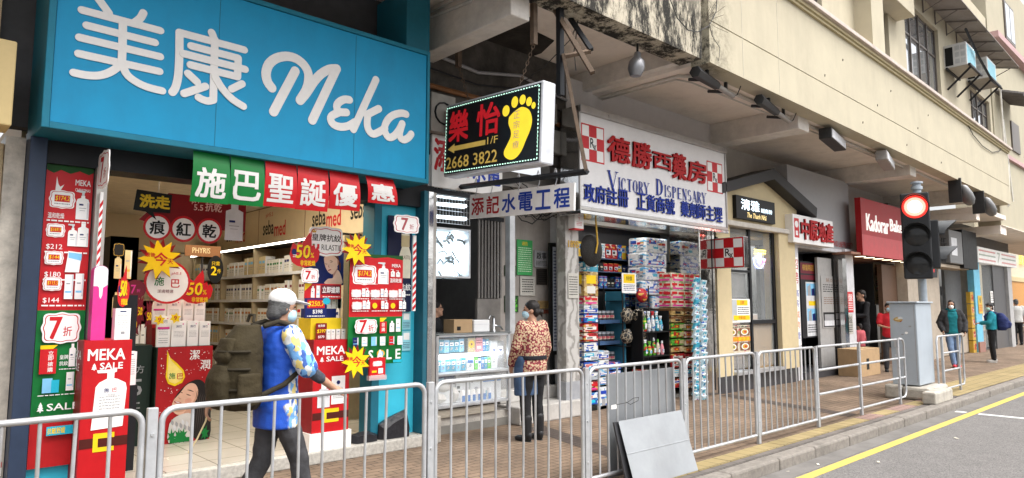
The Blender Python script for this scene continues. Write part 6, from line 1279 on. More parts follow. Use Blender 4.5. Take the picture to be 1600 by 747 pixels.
# bottle shelf
bsf = thing('bottle_shelf', 'black two-tier shelf of green cleaning bottles under the toilet roll packs', 'shelf',(10,7,0));X4,X5 = PY(1005,520,6.95).x,PY(1045,520,6.95).x
ZS2 = [PY(1020,v,6.95).z for v in (518,556,575)]
for z in ZS2: MB().box((X4,6.95,z - .02),(X5,7.19,z)).build('shelf',bsf,mat=black)
MB().box((X4 - .02,6.95,.05),(X4 - .001,7.19,ZS2[0] + .35)).build('side_panel',bsf,mat=black);MB().box((X5 + .001,6.95,.05),(X5 + .02,7.19,ZS2[0] + .35)).build('side_panel',bsf,mat=black)
def spray(x,y,z,m_,cap,h,lab,trig=True):
 q = MB().m(m_).lathe((x,y,z + .001),[(.035,0),(.042,.01),(.042,h * .55),(.02,h * .75),(.016,h * .8)],12,(0,0,1),1,.75);q.m(cap).lathe((x,y,z + h * .8),[(.02,0),(.02,h * .1),(.012,h * .2)],10)
 if trig: q.m(cap).box((x - .05,y - .012,z + h * .92),(x + .03,y + .012,z + h));q.box((x - .035,y - .006,z + h * .78),(x - .022,y + .006,z + h * .92))
 f = frontY(x - .025,z + h * .15,y - .034);q.m(PAL['w']).rect(f,0,0,.05,h * .25,0)
 tag(q.build('spray_bottle',smooth=True),lab, 'bottle', 'bottles on the two-tier shelf')
cols = [('g', 'green spray bottle'),('g', 'green spray bottle'),('w', 'white spray bottle'),('w', 'white red-capped bottle'),('t', 'blue spray bottle'),('t', 'blue bottle')]
for i,(m_,lb_) in enumerate(cols): spray(X4 + .06 + i * (X5 - X4 - .1) / 5.5,7.05,ZS2[0],PAL[m_],PAL['r'] if i == 3 else PAL['w'],.34 if i < 5 else .26,lb_ + ' %s from the left on the upper tier of the shelf' % ['first', 'second', 'third', 'fourth', 'fifth', 'sixth'][i])
for i,(m_,lb_) in enumerate([('g', 'bright green bottle'),('g', 'dark capped green bottle'),('g', 'tall green bottle'),('g', 'slim green bottle'),('c', 'cream bottle'),('p', 'pink bottle')]): spray(X4 + .05 + i * (X5 - X4 - .1) / 5.3,7.04,ZS2[1],PAL[m_],PAL['w'] if i % 2 else PAL['g'],.3 - .03 * (i % 3),lb_ + ' %s from the left on the lower tier of the shelf' % ['first', 'second', 'third', 'fourth', 'fifth', 'sixth'][i],i < 3)
for i in range(5): pack('snack_box', 'small red and yellow box in the lowest row under the green bottles', 'box',1003 + i * 8,578,1010 + i * 8,590,6.9, 'rycor'[i],DEC['bx'], 'small boxes in the lowest row under the bottles',.2)
# right-hand pile of packs and hanging pouches
Yq = 6.95
rows = [(427,440, 'c', 'pk'),(441,453, 'c', 'pk'),(454,467, 'c', 'pk'),(468,480, 'c', 'pk'),(481,493, 'o', 'or'),(494,504, 'o', 'or'),(505,516, 'g', 'gr'),(517,528, 'g', 'gr'),(529,540, 'g', 'gr'),(541,551, 'o', 'gr'),(552,563, 'r', 'rd'),(564,575, 'r', 'rd'),(576,590, 'w', 'cl'),(591,607, 'r', 'bx')]
desc = {'c': 'cream pack with pink roses', 'o': 'tan snack pack', 'g': 'green and cream noodle pack', 'r': 'red pack', 'w': 'white and teal pack'}
cn = {}
for v0,v1,b_,d_ in rows:
 cn[b_] = cn.get(b_,0) + 1;total = sum(1 for r_ in rows if r_[2] == b_);pos = ', %s of its colour in the ' % ['first', 'second', 'third', 'fourth'][cn[b_] - 1]
 pack('goods_pack',desc[b_] + pos + 'right-hand pile', 'pack',1049,v0,1069,v1 - .3,Yq,b_,DEC[d_], 'packs of the right-hand pile',.35)
 pack('side_pack',desc[b_] + pos + 'second column of packs', 'pack',1070,v0 + 1,1080,v1,Yq - .02,b_ if b_ != 'g' else 'c',DEC[d_], 'packs of the second column',.3)
mp2 = M('pouch_clear', 'c4d6dc',.25,var=.1)
def pouch(u,v,m_,lab,grp,Y,w_=.16,h_=.17):
 o = PY(u,v,Y);q = MB().m(m_);t_ = .035
 P = [(0,0),(w_,.01),(w_,h_),(.01,h_)];q.prism(Fr((o.x,Y,o.z),(1,.0,0),(0,-.35,1)),P,-.01,.03);f = Fr((o.x,Y,o.z),(1,0,0),(0,-.35,1));q.m(PAL['t']).rect(f,.02,.1,w_ - .03,.15,.031);q.m(PAL['w']).rect(f,.03,.03,w_ - .04,.085,.031);q.m(PAL['b']).disc(f,w_ * .6,.06,.02,.032,10)
 tag(q.build('hanging_pouch'),lab, 'pouch',grp)
for i in range(17):
 v = 448 + i * 11.3;pouch(1081,v,PAL['t'] if i % 3 == 0 else mp2, 'pale teal pouch in the left hanging strip at the right end of the dispensary', 'left strip of hanging pouches',6.62)
 pouch(1091 + (i % 3),v + 4,PAL['w'] if i % 4 == 1 else mp2, 'pale pouch in the right hanging strip beside the wavy steel column', 'right strip of hanging pouches',6.58)
pc = thing('notice_stand', 'dark grey panel carrying a white paper notice at the right end of the dispensary', 'panel',(11.4,7.1,.05));xa,xb = PY(1069,400,7.06).x,PY(1091,400,7.06).x;MB().box((xa,7.06,.05),(xb,7.1,3.1)).build('board',pc,mat=M('dark_slate',(.16,.15,.15),.4));c = card_q('paper_notice', 'white paper notice on the dark panel under the dome camera', 'notice',7.05,(1071,379),(1090,379),(1071,399),(1090,399),white,th=.003);c.lines(black,.1,.1,.9,.9,7,.35);c.done()
# wavy stainless column
wc = thing('steel_column', 'wavy mirror-like stainless column between the dispensary and the noodle shop', 'column',(12,7,0));xa,xb = PY(1096,500,6.66).x,PY(1120,500,6.66).x
wav = M('wavy_mirror_steel',(.62,.6,.57),.06,1.,var=.05,scale=2,bump=.6,bscale=1.5)
MB().box((xa,6.66,0),(xb,7.3,3.2)).build('cladding',wc,mat=wav,bevel=.02);MB().box((xb - .12,6.652,.1),(xb - .1,6.659,3.0)).build('seam',wc,mat=dark)

# ================================================================ noodle shop with a gable
Yn = 6.72
m_nc = M('noodle_cream',(.62,.51,.31),.7,var=.05,stain=(.5,.4,.25),stain_amt=.3)
ns = thing('noodle_shop', 'small cream noodle shop front with a black gabled canopy', 'shop',(13.4,6.8,0))
nx = lambda u,v=400: PY(u,v,Yn).x
nz = lambda u,v: PY(u,v,Yn).z
def wallseg(name,par,u0,v0,u1,v1,Y,mat,d=.2,bottom=None,bevel=0.):
 a = PY(u0,v1,Y);b = PY(u1,v0,Y);MB().box((a.x,Y,a.z if bottom is None else bottom),(b.x,Y + d,b.z)).build(name,par,mat=mat,bevel=bevel)
gx0,gx1 = nx(1122,300),nx(1252,320);gz = nz(1190,275);ge = (nz(1122,300) + nz(1250,325)) / 2;gm = nx(1192,280)
zl = nz(1140,345)
MB().prism(frontY(0,0,Yn),[(gx0 + .2,zl),(gx1 - .25,zl),(gx1 - .25,ge + .02),(gm,gz - .12),(gx0 + .2,ge + .02)],-.2,0).build('gable_wall',ns,mat=m_nc)
MB().prism(frontY(0,0,Yn - .25),[(gx0 - .25,ge - .1),(gx0 - .25,ge + .1),(gm,gz + .13),(gx1 + .25,ge + .02),(gx1 + .2,ge - .2),(gm,gz - .1)],-.5,0).build('canopy',ns,mat=M('black_canopy',(.03,.028,.028),.55),bevel=.01)
MB().box((gx0 + .1,Yn - .1,zl - .1),(gx1 - .3,Yn + .1,zl - .002)).build('lintel',ns,mat=M('chipped_white',(.6,.56,.5),.7,stain=(.35,.3,.25),stain_amt=.5),bevel=.012)
xl0,xl1 = nx(1121,450),nx(1143,450);xr0,xr1 = nx(1216,450),nx(1241,450)
MB().box((xl0,Yn,.3),(xl1,Yn + .3,zl - .1)).build('pier',ns,mat=m_nc);MB().box((xr0,Yn - .05,.3),(xr1,Yn + .3,zl - .1)).build('pier',ns,mat=m_nc)
MB().box((xl0,Yn - .02,0),(xr1,Yn + .35,.3)).build('dark_plinth',ns,mat=M('dark_plinth_tile',(.05,.05,.055),.3));MB().box((xl1,Yn - .1,.301),(xr0,Yn + .2,.36)).build('sill',ns,mat=m_gal)
MB().box((xl1,Yn + 2.2,.3),(xr0,Yn + 2.3,3.2)).build('back_wall',ns,mat=M('noodle_inner',(.42,.33,.22),.7));MB().box((xl1 + .02,Yn + .3,3.0),(xr0 - .02,Yn + 2.2,3.05)).build('ceiling',ns,mat=M('noodle_inner',(.42,.33,.22)));MB().box((xl1,Yn + .31,.36),(xl1 + .04,Yn + 2.2,3.0)).build('side_wall',ns,mat=MATS['noodle_inner'])
MB().box((nx(1177,520),Yn + .12,.361),(xr0 - .12,Yn + .2,nz(1190,505))).build('timber_panel',ns,mat=M('timber_panel',(.33,.22,.11),.5,var=.25,stretch=(9,9,.6)))
for a,b in ((nx(1141,450),nx(1144,450)),(nx(1176,450),nx(1178,450)),(xr0 - .1,xr0)): MB().box((a,Yn + .05,.361),(b + .02,Yn + .11,zl - .1)).build('window_mullion',ns,mat=dark)
MB().box((xl1,Yn + .04,nz(1160,425)),(nx(1176,425),Yn + .12,nz(1160,425) + .04)).build('window_bar',ns,mat=dark);MB().box((xl1 + .03,Yn + .13,nz(1160,465)),(nx(1175,465),Yn + .4,nz(1160,427))).build('roller_hood',ns,mat=M('hood_steel',(.3,.29,.28),.35,.6));MB().box((nx(1178,502),Yn + .04,nz(1190,506)),(xr0 - .1,Yn + .3,nz(1190,500))).build('counter_shelf',ns,mat=dark)
MB().box((xl1 + .02,Yn + .085,.4),(xr0 - .1,Yn + .09,zl - .12)).build('window_glass_pane',ns,mat=glass('shop_glass',(.8,.85,.85),.02,.12))
c = card_q('shop_sign', 'black sign with blue-white characters 清雅 on the noodle shop gable', 'sign',Yn - .08,(1150,303),(1211,318),(1151,341),(1211,350),black,th=.08);glow = M('sign_glow_blue',(.75,.9,1),.4,emit=.9,var=.01);c.text(glow, '清雅',.12,.42,.58,.88,.02,False);c.text(glow, '越南粉',.62,.42,.92,.62,.01,False);c.text(M('sign_glow_gold',(1,.75,.3),.4,emit=.6,var=.01), 'The Thanh Nhã',.25,.1,.75,.32,.0,True,.25);c.done(.004)
for nm,lb_,tl,br,kind in (('menu_poster', 'white notice sheet with yellow bands in the noodle shop window',(1134,467),(1172,504),0),('menu_poster', 'photo menu board with an orange banner in the noodle shop window',(1134,507),(1173,553),1)):
 c = card_q(nm,lb_, 'menu',Yn + .03,tl,(br[0],tl[1]),(tl[0],br[1]),br,white,th=.006)
 if kind == 0: c.rect(M('notice_grey', 'b8bcc0',.5),.05,.05,.45,.95);c.rect(yellow,.45,.72,.9,.95);c.text(red, '招聘',.5,.76,.85,.92,.01);c.rect(yellow,.3,.1,.98,.3);c.lines(black,.48,.34,.95,.68,4,.4);c.text(red, '外賣自取',.35,.13,.95,.27,.01)
 else:
  c.rect(M('menu_dark', '2c2622',.5),0,0,1,1);c.rect(PAL['c'],.03,.03,.97,.97);c.rect(orange,.28,.42,.98,.58);c.text(yellow, '外賣優惠',.32,.44,.95,.56,.02,False)
  for a,b in ((.25,.74),(.75,.74),(.25,.24),(.75,.24)): c.rect(brown,a - .2,b - .13,a + .2,b + .13);c.disc(white,a,b,.15,.11);c.disc(gold,a,b,.11,.08);c.disc(red if a > .5 else green,a + .02,b,.05,.035)
  c.lines(black,.05,.88,.95,.95,1);c.lines(black,.05,.37,.95,.4,1)
 c.done()
nn = thing('neon_sign', 'small neon bowl with yellow chopsticks glowing in the noodle shop window', 'neon sign',PY(1186,405,Yn + .15));nP = lambda pts: [PY(u,v,Yn + .15) for u,v in pts]
MB().tube(nP([(1179,396),(1196,396)]),.012,6).build('chopstick',nn,mat=M('neon_yellow',(1,.8,.1),.4,emit=3,var=.01));MB().tube(nP([(1179,390),(1196,392)]),.012,6).build('chopstick',nn,mat=MATS['neon_yellow']);MB().tube(nP([(1177,403),(1179,413),(1183,418),(1189,419),(1193,413),(1195,405),(1177,403)]),.012,6).build('bowl',nn,mat=M('neon_blue',(.25,.35,1),.4,emit=3,var=.01));MB().tube(nP([(1185,395),(1185,410),(1188,412),(1189,396)]),.01,6).build('noodles',nn,mat=M('neon_white',(.8,.9,1),.4,emit=2.5,var=.01));MB().tube(nP([(1190,416),(1196,406)]),.012,6).build('rim',nn,mat=M('neon_red',(1,.1,.25),.4,emit=3,var=.01))
MB().box((PY(1179,415,Yn + .17).x,Yn + .165,PY(1186,420,Yn + .17).z),(PY(1194,415,Yn + .17).x,Yn + .18,PY(1186,392,Yn + .17).z)).build('backing',nn,mat=glass('clear_plastic'))

# ================================================================ property agency
Yg = 6.75
ag = thing('property_agency', 'grey property agency front with white pillars and display panels', 'shop',(16.5,6.8,0));gX = lambda u,v=450: PY(u,v,Yg).x
m_ag = M('agency_grey',(.34,.34,.35),.5,var=.05)
MB().box((gX(1238,300),Yg + .1,PY(1290,392,Yg).z),(gX(1336,390),Yg + .4,4.75)).build('fascia',ag,mat=m_ag)
MB().box((gX(1240),Yg,0),(gX(1249),Yg + .3,3.0)).build('pillar',ag,mat=M('agency_white',(.62,.62,.64),.5));MB().box((gX(1323,480),Yg - .02,0),(gX(1335,480),Yg + .4,3.0)).build('pillar',ag,mat=MATS['agency_white'])
MB().box((gX(1249),Yg + .9,0),(gX(1335),Yg + 1,3)).build('back_wall',ag,mat=M('agency_dark',(.13,.13,.14),.4));MB().box((gX(1250),Yg - .05,0),(gX(1324),Yg + .9,.15)).build('floor',ag,mat=M('dark_plinth_tile',(.05,.05,.055),.3));MB().box((gX(1250),Yg + .05,2.9),(gX(1323),Yg + .9,2.98)).build('ceiling',ag,mat=MATS['agency_white'])
gP = lambda u: PY(u,480,Yg + .2).x
MB().box((gP(1280),Yg + .2,.16),(gP(1323),Yg + .26,2.75)).build('grey_display_panel',ag,mat=M('display_grey',(.36,.35,.34),.5))
c = card_q('property_poster', 'grey panel poster with a living room picture at the agency', 'poster',Yg + .185,(1284,432),(1319,432),(1284,512),(1319,512),MATS['display_grey'],th=.004);c.text(brown, '海名 3D Lahotte',.1,.88,.9,.96,.01);c.lines(black,.08,.68,.95,.85,4,.4);c.lines(brown,.1,.45,.9,.6,4,.3);c.rect(black,.05,.02,.98,.3);c.rect(lgrey,.08,.04,.95,.14);c.rect(grey,.1,.14,.5,.26);c.rect(lgrey,.6,.16,.9,.28);c.done()
c = card_q('window_poster', 'dark window poster column with building photos at the agency', 'poster',Yg + .3,(1252,408),(1277,410),(1252,528),(1276,528),dark,th=.02);c.rect(maroon,.02,.84,.98,.98);c.text(gold, '樓盤精選',.1,.88,.9,.96,.01);c.rect(maroon,.02,.76,.98,.82);c.rect(lgrey,.3,.02,.98,.73)
for b in (.55,.22): c.rect(sky_b,.34,b,.94,b + .16);c.poly(grey,[(.4,b),(.42,b + .12),(.6,b + .15),(.62,b)]);c.poly(navy,[(.65,b),(.66,b + .09),(.85,b + .1),(.86,b)])
c.rect(yellow,.45,.42,.9,.48);c.lines(black,.35,.06,.9,.18,4,.4);c.done()
c = card_q('vertical_banner', 'tall white banner with red characters 招聘 on the left agency pillar', 'banner',Yg - .012,(1240,402),(1250,402),(1240,540),(1249,540),white,th=.004);c.text(red, '招',.08,.86,.92,.98,.01,False);c.text(red, '聘',.08,.7,.92,.83,.01,False)
for i in range(5): c.text([blue,blue,orange,orange,blue][i], '高薪誠聘營'[i],.1,.55 - i * .12,.9,.63 - i * .12,0,False)
c.done()
for lb_,v0,v1,m_ in (('red notice sheet on the right agency pillar',456,488,red),('white notice sheet with black marks on the right agency pillar',491,522,M('notice_white', 'b9b6ae',.5))):
 c = card_q('pillar_notice',lb_, 'notice',Yg - .03,(1325,v0),(1333,v0),(1325,v1),(1333,v1),m_,th=.004);c.text(white if m_ is red else black, '盤',.1,.55,.9,.9,.01,False);c.lines(white if m_ is red else black,.1,.08,.9,.5,4);c.done()
c = card_q('shop_sign', 'white box sign with raised red characters 中原地產 on the agency', 'sign',Yg - .2,(1238,333),(1302,347),(1240,376),(1302,389),white,th=.22);rg = M('sign_red_gloss', 'c0161c',.2)
c.rect(red,.03,.18,.14,.86);c.disc(white,.085,.65,.04,.12);c.rect(white,.06,.26,.11,.42)
for i,ch in enumerate('中原地產'): c.text(rg,ch,.17 + i * .205,.16,.355 + i * .205,.86,.035,False,0,.03)
c.done(.006)
q = MB().m(rg);a = PY(1301,386,Yg + .09);b = PY(1333,392,Yg + .09);q.text(frontY(a.x,b.z + .05,Yg + .09), 'LAND LINE PROPERTY',0,0,b.x - a.x,.14,0,.0);q.build('lettering',ag)

# ================================================================ bakery
Yk = 6.42
bk = thing('bakery_shop', 'bakery front under a bright red fascia with white lettering', 'shop',(19.5,6.5,0));kx = lambda u,v=400: PY(u,v,Yk).x
c = Card('', '', '',frontY(kx(1346,350),PY(1346,398,Yk).z,Yk),kx(1432,380) - kx(1346,350),PY(1346,318,Yk).z - PY(1346,398,Yk).z + .15,M('bakery_red', '9c1a1e',.4,var=.05),parent=bk,th=.14);c.bn = 'fascia'
c.rect(M('bakery_red_lower', 'b8494c',.4),0,0,1,.36);cw = M('bakery_letters',(.85,.84,.8),.4,emit=.25,var=.01)
def kb(u,v): p = PY(u,v,Yk);return (p.x - c.fr.o.x) / c.w,(p.z - c.fr.o.z) / c.h
a0,b0 = kb(1354,368);a1,b1 = kb(1387,345);c.text(cw, 'Kadorar',a0,.44,a1,.74,.008,False,0,.02);a0,_ = kb(1391,370);a1,_ = kb(1417,360);c.text(cw, 'Bakery',a0,.44,a1,.74,.008,False,0,.02);c.done()
xk0,xk1 = kx(1336,450),kx(1432,450)
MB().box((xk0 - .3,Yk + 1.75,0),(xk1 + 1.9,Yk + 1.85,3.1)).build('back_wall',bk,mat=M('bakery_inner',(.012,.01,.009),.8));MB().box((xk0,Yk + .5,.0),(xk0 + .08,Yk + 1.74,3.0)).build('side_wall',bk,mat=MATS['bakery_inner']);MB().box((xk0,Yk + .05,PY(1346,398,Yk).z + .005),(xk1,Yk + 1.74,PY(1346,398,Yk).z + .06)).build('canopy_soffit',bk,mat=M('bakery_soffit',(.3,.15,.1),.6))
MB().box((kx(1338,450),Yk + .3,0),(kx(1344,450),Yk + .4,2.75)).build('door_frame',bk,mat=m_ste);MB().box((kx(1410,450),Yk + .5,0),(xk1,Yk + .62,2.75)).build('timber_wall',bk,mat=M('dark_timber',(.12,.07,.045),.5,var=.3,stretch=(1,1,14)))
c = card_q('menu_collage', 'collage of cream menu sheets on the glass inside the bakery', 'menu',Yk + .9,(1366,408),(1400,414),(1366,475),(1398,478),M('menu_cream', 'b8ab92',.5),th=.01)
for i in range(9): c.rect([beige,lgrey,brown,PAL['c']][i % 4],.05 + .32 * (i % 3),.05 + .32 * (i // 3),.32 + .32 * (i % 3),.3 + .32 * (i // 3));c.lines(black,.08 + .32 * (i % 3),.1 + .32 * (i // 3),.3 + .32 * (i % 3),.25 + .32 * (i // 3),3,.4)
c.done()
for i in range(6):
 o = PY(1344 + i * 14,400,Yk + .2);t = thing('downlight',['first', 'second', 'third', 'fourth', 'fifth', 'sixth'][i] + ' glowing downlight from the left under the red bakery fascia', 'lamp',o,0, 'downlights under the bakery fascia');z = PY(1346,398,Yk).z;MB().lathe((o.x,Yk + .2,z - .016),[(.13,0),(.13,.015)],14).build('lens',t,mat=M('warm_downlight',(1,.85,.6),.4,emit=1.5,var=.01));MB().lathe((o.x,Yk + .2,z - .012),[(.16,0),(.16,.012)],14).build('rim',t,mat=brown)
for (lb_,u0,v0,u1,v1,Y,m_) in (('brown cardboard carton with a black mark on the floor by the bakery',1345,543,1374,572,6.1,MATS['cardboard']),):
 t = thing('cardboard_carton',lb_, 'carton',PY(u0,v1,Y));a = PY(u0,v1,Y);b = PY(u1,v0,Y);MB().box((a.x,Y,0),(b.x,Y + .5,b.z)).build('carton_body',t,mat=m_,bevel=.006);MB().box((a.x + .35,Y - .004,.15),(a.x + .5,Y - .001,.4)).build('print',t,mat=black);MB().box((a.x,Y + .22,b.z + .001),(b.x,Y + .28,b.z + .004)).build('tape',t,mat=beige)

# ================================================================ goods stall and convenience shop at the far end
Yt = 6.75
sl_ = thing('corner_stall', 'cluttered corner stall with posters, caged racks and goods below a lowered ceiling', 'shop',(26,6.8,0));tX = lambda u,v=450: PY(u,v,Yt).x
MB().box((xk1 + .02,Yt - .1,0),(tX(1462),Yt + .2,3.3)).build('side_wall',sl_,mat=M('stall_tan',(.42,.36,.29),.7,stain=(.25,.2,.16)));MB().box((tX(1462),Yt + 2,0),(tX(1522),Yt + 2.1,4.2)).build('back_wall',sl_,mat=M('stall_pale',(.5,.48,.44),.7));MB().box((tX(1517),Yt - .05,0),(tX(1524),Yt + .3,4.2)).build('pillar',sl_,mat=MATS['stall_pale']);MB().box((tX(1462),Yt,3.25),(tX(1524),Yt + 2,3.3)).build('ceiling',sl_,mat=MATS['stall_tan'])
MB().box((xk1 + .02,Yt + .3,3.3),(36,Yt + .5,4.6)).build('upper_wall',sl_,mat=M('dark_upper',(.12,.11,.1),.8))
for k,(tl,br,m_) in enumerate((((1486,430),(1503,452),M('poster_pink', 'c99aa0',.5)),((1503,428),(1515,468),M('poster_yellow', 'c8a94a',.5)),((1486,453),(1502,462),M('poster_white', 'c6c2ba',.5)))):
 c = card_q('wall_poster',['pinkish picture poster on the stall back wall', 'yellow picture poster on the stall back wall', 'small white poster below the pinkish poster in the stall'][k], 'poster',Yt + 1.97,tl,(br[0],tl[1]),(tl[0],br[1]),br,m_,th=.01)
 for i in range(6): c.disc([red,yellow,white,brown,pink,green][i],.2 + .3 * (i % 3),.3 + .4 * (i // 3),.1,.1)
 c.done()
c = card_q('dark_screen', 'dark rectangular screen on the stall back wall below the posters', 'screen',Yt + 1.9,(1489,455),(1503,455),(1489,478),(1502,478),dark,th=.04);c.rect(black,.05,.05,.95,.95);c.done()
c = card_q('dark_screen', 'small dark framed board left of the posters in the stall', 'board',Yt + 1.9,(1471,448),(1484,448),(1471,462),(1484,462),black,th=.04);c.rect(grey,.3,.2,.75,.8);c.done()
rr = random.Random(8)
stock = thing('stock_table', 'table piled with small goods at the stall behind the woman in the teal hood', 'table',(25.3,7,0));MB().box((tX(1464),Yt,.0),(tX(1514),Yt + .7,.8)).build('table_body',stock,mat=MATS['stall_tan'])
for k in range(14):
 u = 1465 + (k % 7) * 7;v1 = 530 - 0 * k;x = tX(u,500);z = .801 + (k // 7) * .26
 tag(MB().m(PAL['wbcyots'[k % 7]]).box((x,Yt + .05,z),(x + .42,Yt + .35,z + .25)).m(PAL['r']).rect(frontY(x,z,Yt + .048),.05,.08,.3,.18,0).build('goods_box'), 'small box in the two rows of goods on the stall table', 'box', 'boxes on the stall table')
for k in range(5):
 x = tX(1512,520);z = .0 + k * .42;tag(MB().m(M('tin_gold', 'c09a3c',.35)).box((x,Yt - .15,z + .001),(x + .45,Yt - .02,z + .4)).m(PAL['r']).rect(frontY(x,z,Yt - .153),.1,.1,.35,.3,0).build('gold_carton'), 'gold carton in the stack beside the far stall pillar', 'carton', 'gold cartons beside the stall pillar')
cg = thing('cooling_unit', 'dark box unit with a white grille panel above the stall', 'air conditioner',PY(1497,400,6.2));x0_,x1_,z0_,z1_ = RQ(6.2,(1484,360),(1504,362),(1484,412),(1504,412));MB().box((x0_,6.2,z0_),(x1_,6.9,z1_)).build('casing',cg,mat=M('unit_grey',(.17,.17,.17),.5),bevel=.02);MB().box((x0_ + .15,6.19,z0_ + .25),(x0_ + .75,6.199,z0_ + .8)).build('grille',cg,mat=lgrey);MB().box((x1_ + .05,6.2,z0_ - .1),(x1_ + 1.7,6.9,z1_ + .1)).build('dark_casing',cg,mat=black)
cr_ = thing('wire_cage', 'wire cage shelf beside the dark cooling unit over the stall', 'cage',PY(1475,400,6.3));x0_,x1_,z0_,z1_ = RQ(6.3,(1455,372),(1482,370),(1455,408),(1482,412));q = MB()
for i in range(9): x = x0_ + (x1_ - x0_) * i / 8;q.tube([(x,6.3,z0_),(x,6.3,z1_)],.012,4)
for i in range(6): z = z0_ + (z1_ - z0_) * i / 5;q.tube([(x0_,6.29,z),(x1_,6.29,z)],.012,4)
q.build('grid',cr_,mat=dark);MB().box((x0_,6.32,z0_ - .12),(x1_ + 2.2,6.8,z0_ - .02)).build('timber_tray',cr_,mat=M('tray_tan',(.4,.33,.25),.7))
c = card_q('speaker_box', 'dark box with a red and white sticker on the post beside the traffic light', 'box',5.2,(1447,407),(1464,407),(1448,433),(1464,433),dark,th=.25);c.rect(white,.25,.25,.6,.6);c.rect(red,.45,.3,.75,.65);c.done()
tag(MB().tube([PY(1443,420,5.3),PY(1436,520,5.3)],.03,6).build('bamboo_pole',mat=beige), 'thin pale pole leaning behind the control cabinet', 'pole')
# convenience shop
Ye = 6.45
cs = thing('convenience_shop', 'convenience shop front with a striped white fascia at the far end of the row', 'shop',(30,6.5,0));eX = lambda u,v=450: PY(u,v,Ye).x
x0_,x1_,z0_,z1_ = RQ(Ye,(1528,383),(1588,400),(1528,410),(1588,418));c = Card('', '', '',frontY(x0_,z0_,Ye),x1_ - x0_,z1_ - z0_,M('fascia_white',(.72,.71,.68),.45,emit=.12),parent=cs,th=.4);c.bn = 'fascia'
for b,m_ in ((.74,M('stripe_pink', 'd99a98',.5)),(.46,M('stripe_grey', 'a7b0a4',.5)),(.16,MATS['stripe_pink'])):
 c.rect(m_,.02,b,.42,b + .1);c.rect(m_,.58,b,.98,b + .1)
c.text(M('stripe_sage', 'b4b8ac',.5), '7',.46,.15,.54,.85,.02,False);c.done()
m_dk = M('shop_dark_panel',(.1,.1,.105),.35)
MB().box((eX(1528),Ye + .1,0),(eX(1537),Ye + .3,3.2)).build('blue_pillar',cs,mat=M('pillar_sky',(.15,.45,.62),.5));MB().box((eX(1560),Ye + .15,0),(eX(1578),Ye + .5,3.2)).build('dark_pillar',cs,mat=m_dk);MB().box((eX(1578.3),Ye + .05,0),(eX(1584),Ye + .5,3.2)).build('steel_pillar',cs,mat=M('grey_pillar',(.4,.4,.4),.5));MB().box((eX(1537),Ye + 1.2,0),(eX(1560),Ye + 1.3,3.2)).build('back_wall',cs,mat=M('conv_inner',(.26,.27,.28),.5));MB().box((eX(1537),Ye + .2,.1),(eX(1560),Ye + .22,3.1)).build('glass_front',cs,mat=glass('shop_glass'))
MB().box((eX(1528),Ye + .05,0),(eX(1537),Ye + .099,.35)).build('plinth',cs,mat=M('tile_redbrown',(.3,.16,.13),.5))
c = card_q('narrow_poster', 'narrow yellow and white poster on the sky blue pillar', 'poster',Ye + .08,(1529,462),(1535,462),(1529,490),(1535,490),M('poster_yellow', 'c8a94a',.5),th=.01);c.text(black, '優',.1,.6,.9,.9,.01);c.lines(red,.1,.1,.9,.5,4);c.done()
for k,(u,v) in enumerate(((1548,455),(1550,478))):
 c = card_q('glass_notice',['upper', 'lower'][k] + ' pale notice on the convenience shop glass', 'notice',Ye + .18,(u,v),(u + 7,v),(u,v + 18),(u + 7,v + 18),white,th=.006);c.lines(black,.1,.1,.9,.9,5);c.done()
MB().box((kx(1432),Ye + .3,-.01),(eX(1585),Ye + .7,.02)).build('threshold',cs,mat=m_dk)
# shuttered garage and a parked car beyond the side street
gs_ = thing('garage_building', 'pale building with an orange meshed shutter across the side street', 'building',(45,9,0));Yh = 12
a = PY(1560,380,Yh);MB().box((a.x - 6,Yh,0),(a.x + 30,Yh + 1,9)).build('wall',gs_,mat=M('far_wall_cream',(.6,.55,.42),.8));x0_,x1_,z0_,z1_ = RQ(Yh - .1,(1572,438),(1640,446),(1572,510),(1640,510));MB().box((x0_,Yh - .1,.3),(x1_,Yh - .01,z1_)).build('shutter',gs_,mat=M('orange_mesh',(.55,.28,.09),.6,var=.35,scale=18));MB().box((x0_ - .3,Yh - .15,z1_ + .01),(x1_,Yh - .01,z1_ + .35)).build('shutter_head',gs_,mat=beige)
q = MB().m(M('yellow_sign_glow',(.9,.7,.1),.5,emit=.5));p = PY(1594,412,Yh - .1);q.text(frontY(p.x,p.z,Yh - .1), '五金',0,0,3.2,1.0,0,.02,.04);q.build('sign_lettering',gs_)
# ================================================================ railings along the kerb
m_rail = M('galvanised_rail',(.47,.48,.495),.45,.45,var=.12,scale=12,stain=(.2,.15,.11),stain_amt=.55)
YF = 4.03;PXs = [-.62,1.13,2.95,4.63,6.15,7.68,9.3,10.78,12.42]
def post(t,x,y=YF,h=1.06): MB().box((x - .026,y - .018,0),(x + .026,y + .018,h)).build('post',t,bevel=.004,mat=m_rail);[MB().lathe((x,y - .018,z),[(.011,0),(.009,.007)],8,(0,-1,0)).build('bolt',t,mat=m_gal) for z in (.25,.6,.92)]
def arc_path(x0,x1,y,zb,zt,r=.075):
 P = [(x0,y,zb)]
 for i in range(7): a = math.pi - i * math.pi / 12;P.append((x0 + r + r * math.cos(a),y,zt - r + r * math.sin(a)))
 for i in range(7): a = math.pi / 2 - i * math.pi / 12;P.append((x1 - r + r * math.cos(a),y,zt - r + r * math.sin(a)))
 return P + [(x1,y,zb)]
where = ['cut off at the left edge of the view', 'in front of the left half of the pharmacy', 'with the woman in the floral shirt behind it', 'with the metal sheets leaning on it', 'just right of the leaning metal sheets', 'two right of the leaning metal sheets', 'nearest the noodle shop without upright bars', 'ending beside the control cabinet']
